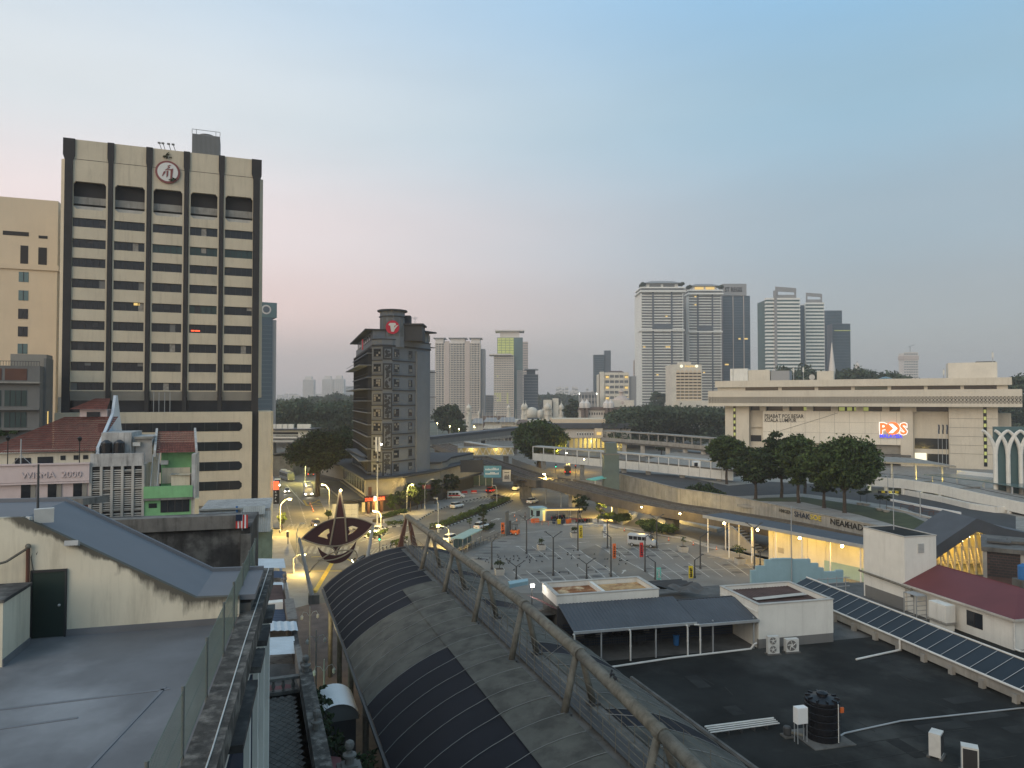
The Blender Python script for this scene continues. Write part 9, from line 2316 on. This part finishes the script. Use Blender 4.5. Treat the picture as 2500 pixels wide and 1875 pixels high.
# ------- street lamps
def street_lamp(label, px, py, hx, hy, lit=0, group=None, z=0.0, c=(1, .69, .20)):
 p=G(px, py, z);hd=AY(hx, hy, p.y);dx, hh=hd.x-p.x, hd.z-z
 t=thing('street_lamp', label, 'street lamp', p, 0, group)
 MB().lathe([(.22, 0), (.22, .6), (.13, .7), (.09, hh*.78)], (0, 0), 8).build('pole', 'galv', t)
 MB().path([(0, 0, hh*.77), (dx*.18, 0, hh*.88), (dx*.5, 0, hh*.96), (dx*.92, 0, hh)], .08, 6, .06).build('arm', 'galv', t)
 MB().obox((dx, 0, hh), .9, .34, .16).build('head', 'galv', t)
 if lit:
  MB().ball((dx, -.02, hh-.16), .3, .2, .14).build('bulb', 'bulb', t);lamp_light(t, (dx*1.05, -.9, hh-1.3), lit*4.2, c, .2)
 return t
street_lamp('lit street lamp in the hotel forecourt trees', 993, 1254, 1007, 1182, 480)
street_lamp('unlit curved lamp at the hotel kerb beside the red shop sign', 1037, 1246, 1056, 1170, 0)
street_lamp('lit tall lamp rising before the viaduct girder', 1333, 1231, 1328, 1156, 900)
street_lamp('lit curved lamp at the yellow green shrubs', 1494, 1266, 1483, 1214, 1600)
street_lamp('unlit curved lamp between the guard booth and the pier', 1370, 1240, 1350, 1198, 0)
street_lamp('curved lamp standing by the flowering shrub bed', 1626, 1275, 1605, 1234, 500)
street_lamp('lit street lamp at the left kerb beside the pavement tree', 684, 1300, 708, 1217, 2400)
street_lamp('slim unlit lamp on the corner island by the zebra crossing', 724, 1378, 738, 1278, 0)
street_lamp('curved lamp on the hotel side of the left street', 804, 1252, 788, 1182, 1600)
street_lamp('lit lamp half hidden in the street tree', 745, 1180, 750, 1125, 1600, c=(1, .85, .2))
street_lamp('slim unlit lamp in the median hedge', 1070, 1300, 1064, 1216, 0)
street_lamp('unlit lamp beside the median end at the viaduct', 1213, 1234, 1206, 1185, 0)
street_lamp('park lamp with long curved arm among the park trees', 1952, 1225, 1905, 1140, 0, z=PZ)
street_lamp('slim pole lamp on the park lawn', 2247, 1262, 2243, 1200, 0, z=PZ)
street_lamp('twin lamp pole beside the lift tower', 1580, 1165, 1572, 1112, 0)
street_lamp('lamp with warm light under the bus deck approach', 2168, 1215, 2166, 1160, 0, z=PZ)
# wash of the sodium lamps at the junction: lamps on both street corners
street_lamp('lit lamp at the near kerb of the yellow box junction', 716, 1402, 742, 1352, 420)
street_lamp('lit lamp on the island before the hotel', 930, 1304, 914, 1246, 900)
street_lamp('lit lamp behind the canopy end by the bus shelter', 1096, 1336, 1070, 1282, 900)
street_lamp('lit lamp far along the road under the viaduct', 1275, 1205, 1262, 1160, 900)
for i, (px, py, y) in enumerate(((1098, 1040, 430), (1120, 1046, 420), (1068, 1032, 440), (1158, 1040, 400))):glow_lamp('small yellow lamp glowing in the trees below the white station', px, py, y, 900, (1, .85, .2), 'lamps in the station trees', pole=0)
# traffic lights
def signal(label, px, py, hx, hy, col_m, z=0.0):
 p=G(px, py, z);hd=AY(hx, hy, p.y);t=thing('traffic_light', label, 'traffic light', p, 0)
 MB().tube((0, 0, 0), (0, 0, hd.z-z+.6), .08, n=6).build('pole', 'darksteel', t);MB().box(-.22, .22, -.3, -.06, hd.z-z-.55, hd.z-z+.6).build('housing', 'black', t)
 for k, zc in enumerate((.35, .02, -.31)):
  on_=(col_m=='greenlamp' and k==2) or(col_m=='neonred' and k==0);MB().tube((0, -.34, hd.z-z+zc), (0, -.302, hd.z-z+zc), .13, n=10).build('lens', col_m if on_ else 'frame_dk', t)
signal('green traffic light in the junction behind the kite gate', 927, 1357, 926, 1312, 'greenlamp');signal('traffic light at the left street corner', 703, 1330, 703, 1304, 'none');signal('green traffic light beside the lane under the white bridge', 1357, 1172, 1359, 1137, 'greenlamp');signal('red traffic light beside the orange lit bus', 1405, 1168, 1406, 1139, 'neonred');signal('traffic light at the canopy end of the junction', 868, 1392, 866, 1370, 'none')
for i, k in enumerate(range(7)):
 p=G(935+i*9, 1342-i*2.6);t=thing('bollard', 'dark bollard along the crossing before the canopy', 'bollard', p, 0, 'bollards at the crossing');MB().lathe([(.12, 0), (.09, .8), (.11, .85), (.02, .98)], (0, 0), 8).build('post', 'darksteel', t);MB().lathe([(.105, .6), (.1, .72)], (0, 0), 8).build('band', 'whitepaint', t)
# ------- evening haze over the whole town
hzb=MB().box(-2600, 2600, -160, 3600, -1.2, 235)
hz_m=bpy.data.materials.new('haze');hz_m.use_nodes=True
hn=hz_m.node_tree;hn.nodes.clear();ho=hn.nodes.new('ShaderNodeOutputMaterial');hv_=hn.nodes.new('ShaderNodeVolumePrincipled')
hv_.inputs['Color'].default_value=(.97, .925, .91, 1);hv_.inputs['Density'].default_value=.00021;hv_.inputs['Anisotropy'].default_value=.15
hn.links.new(hv_.outputs[0], ho.inputs['Volume'])
hzo=hzb.build('haze', hz_m);hzo['kind']='stuff';hzo['label']='thin evening haze over the town';hzo['category']='haze'
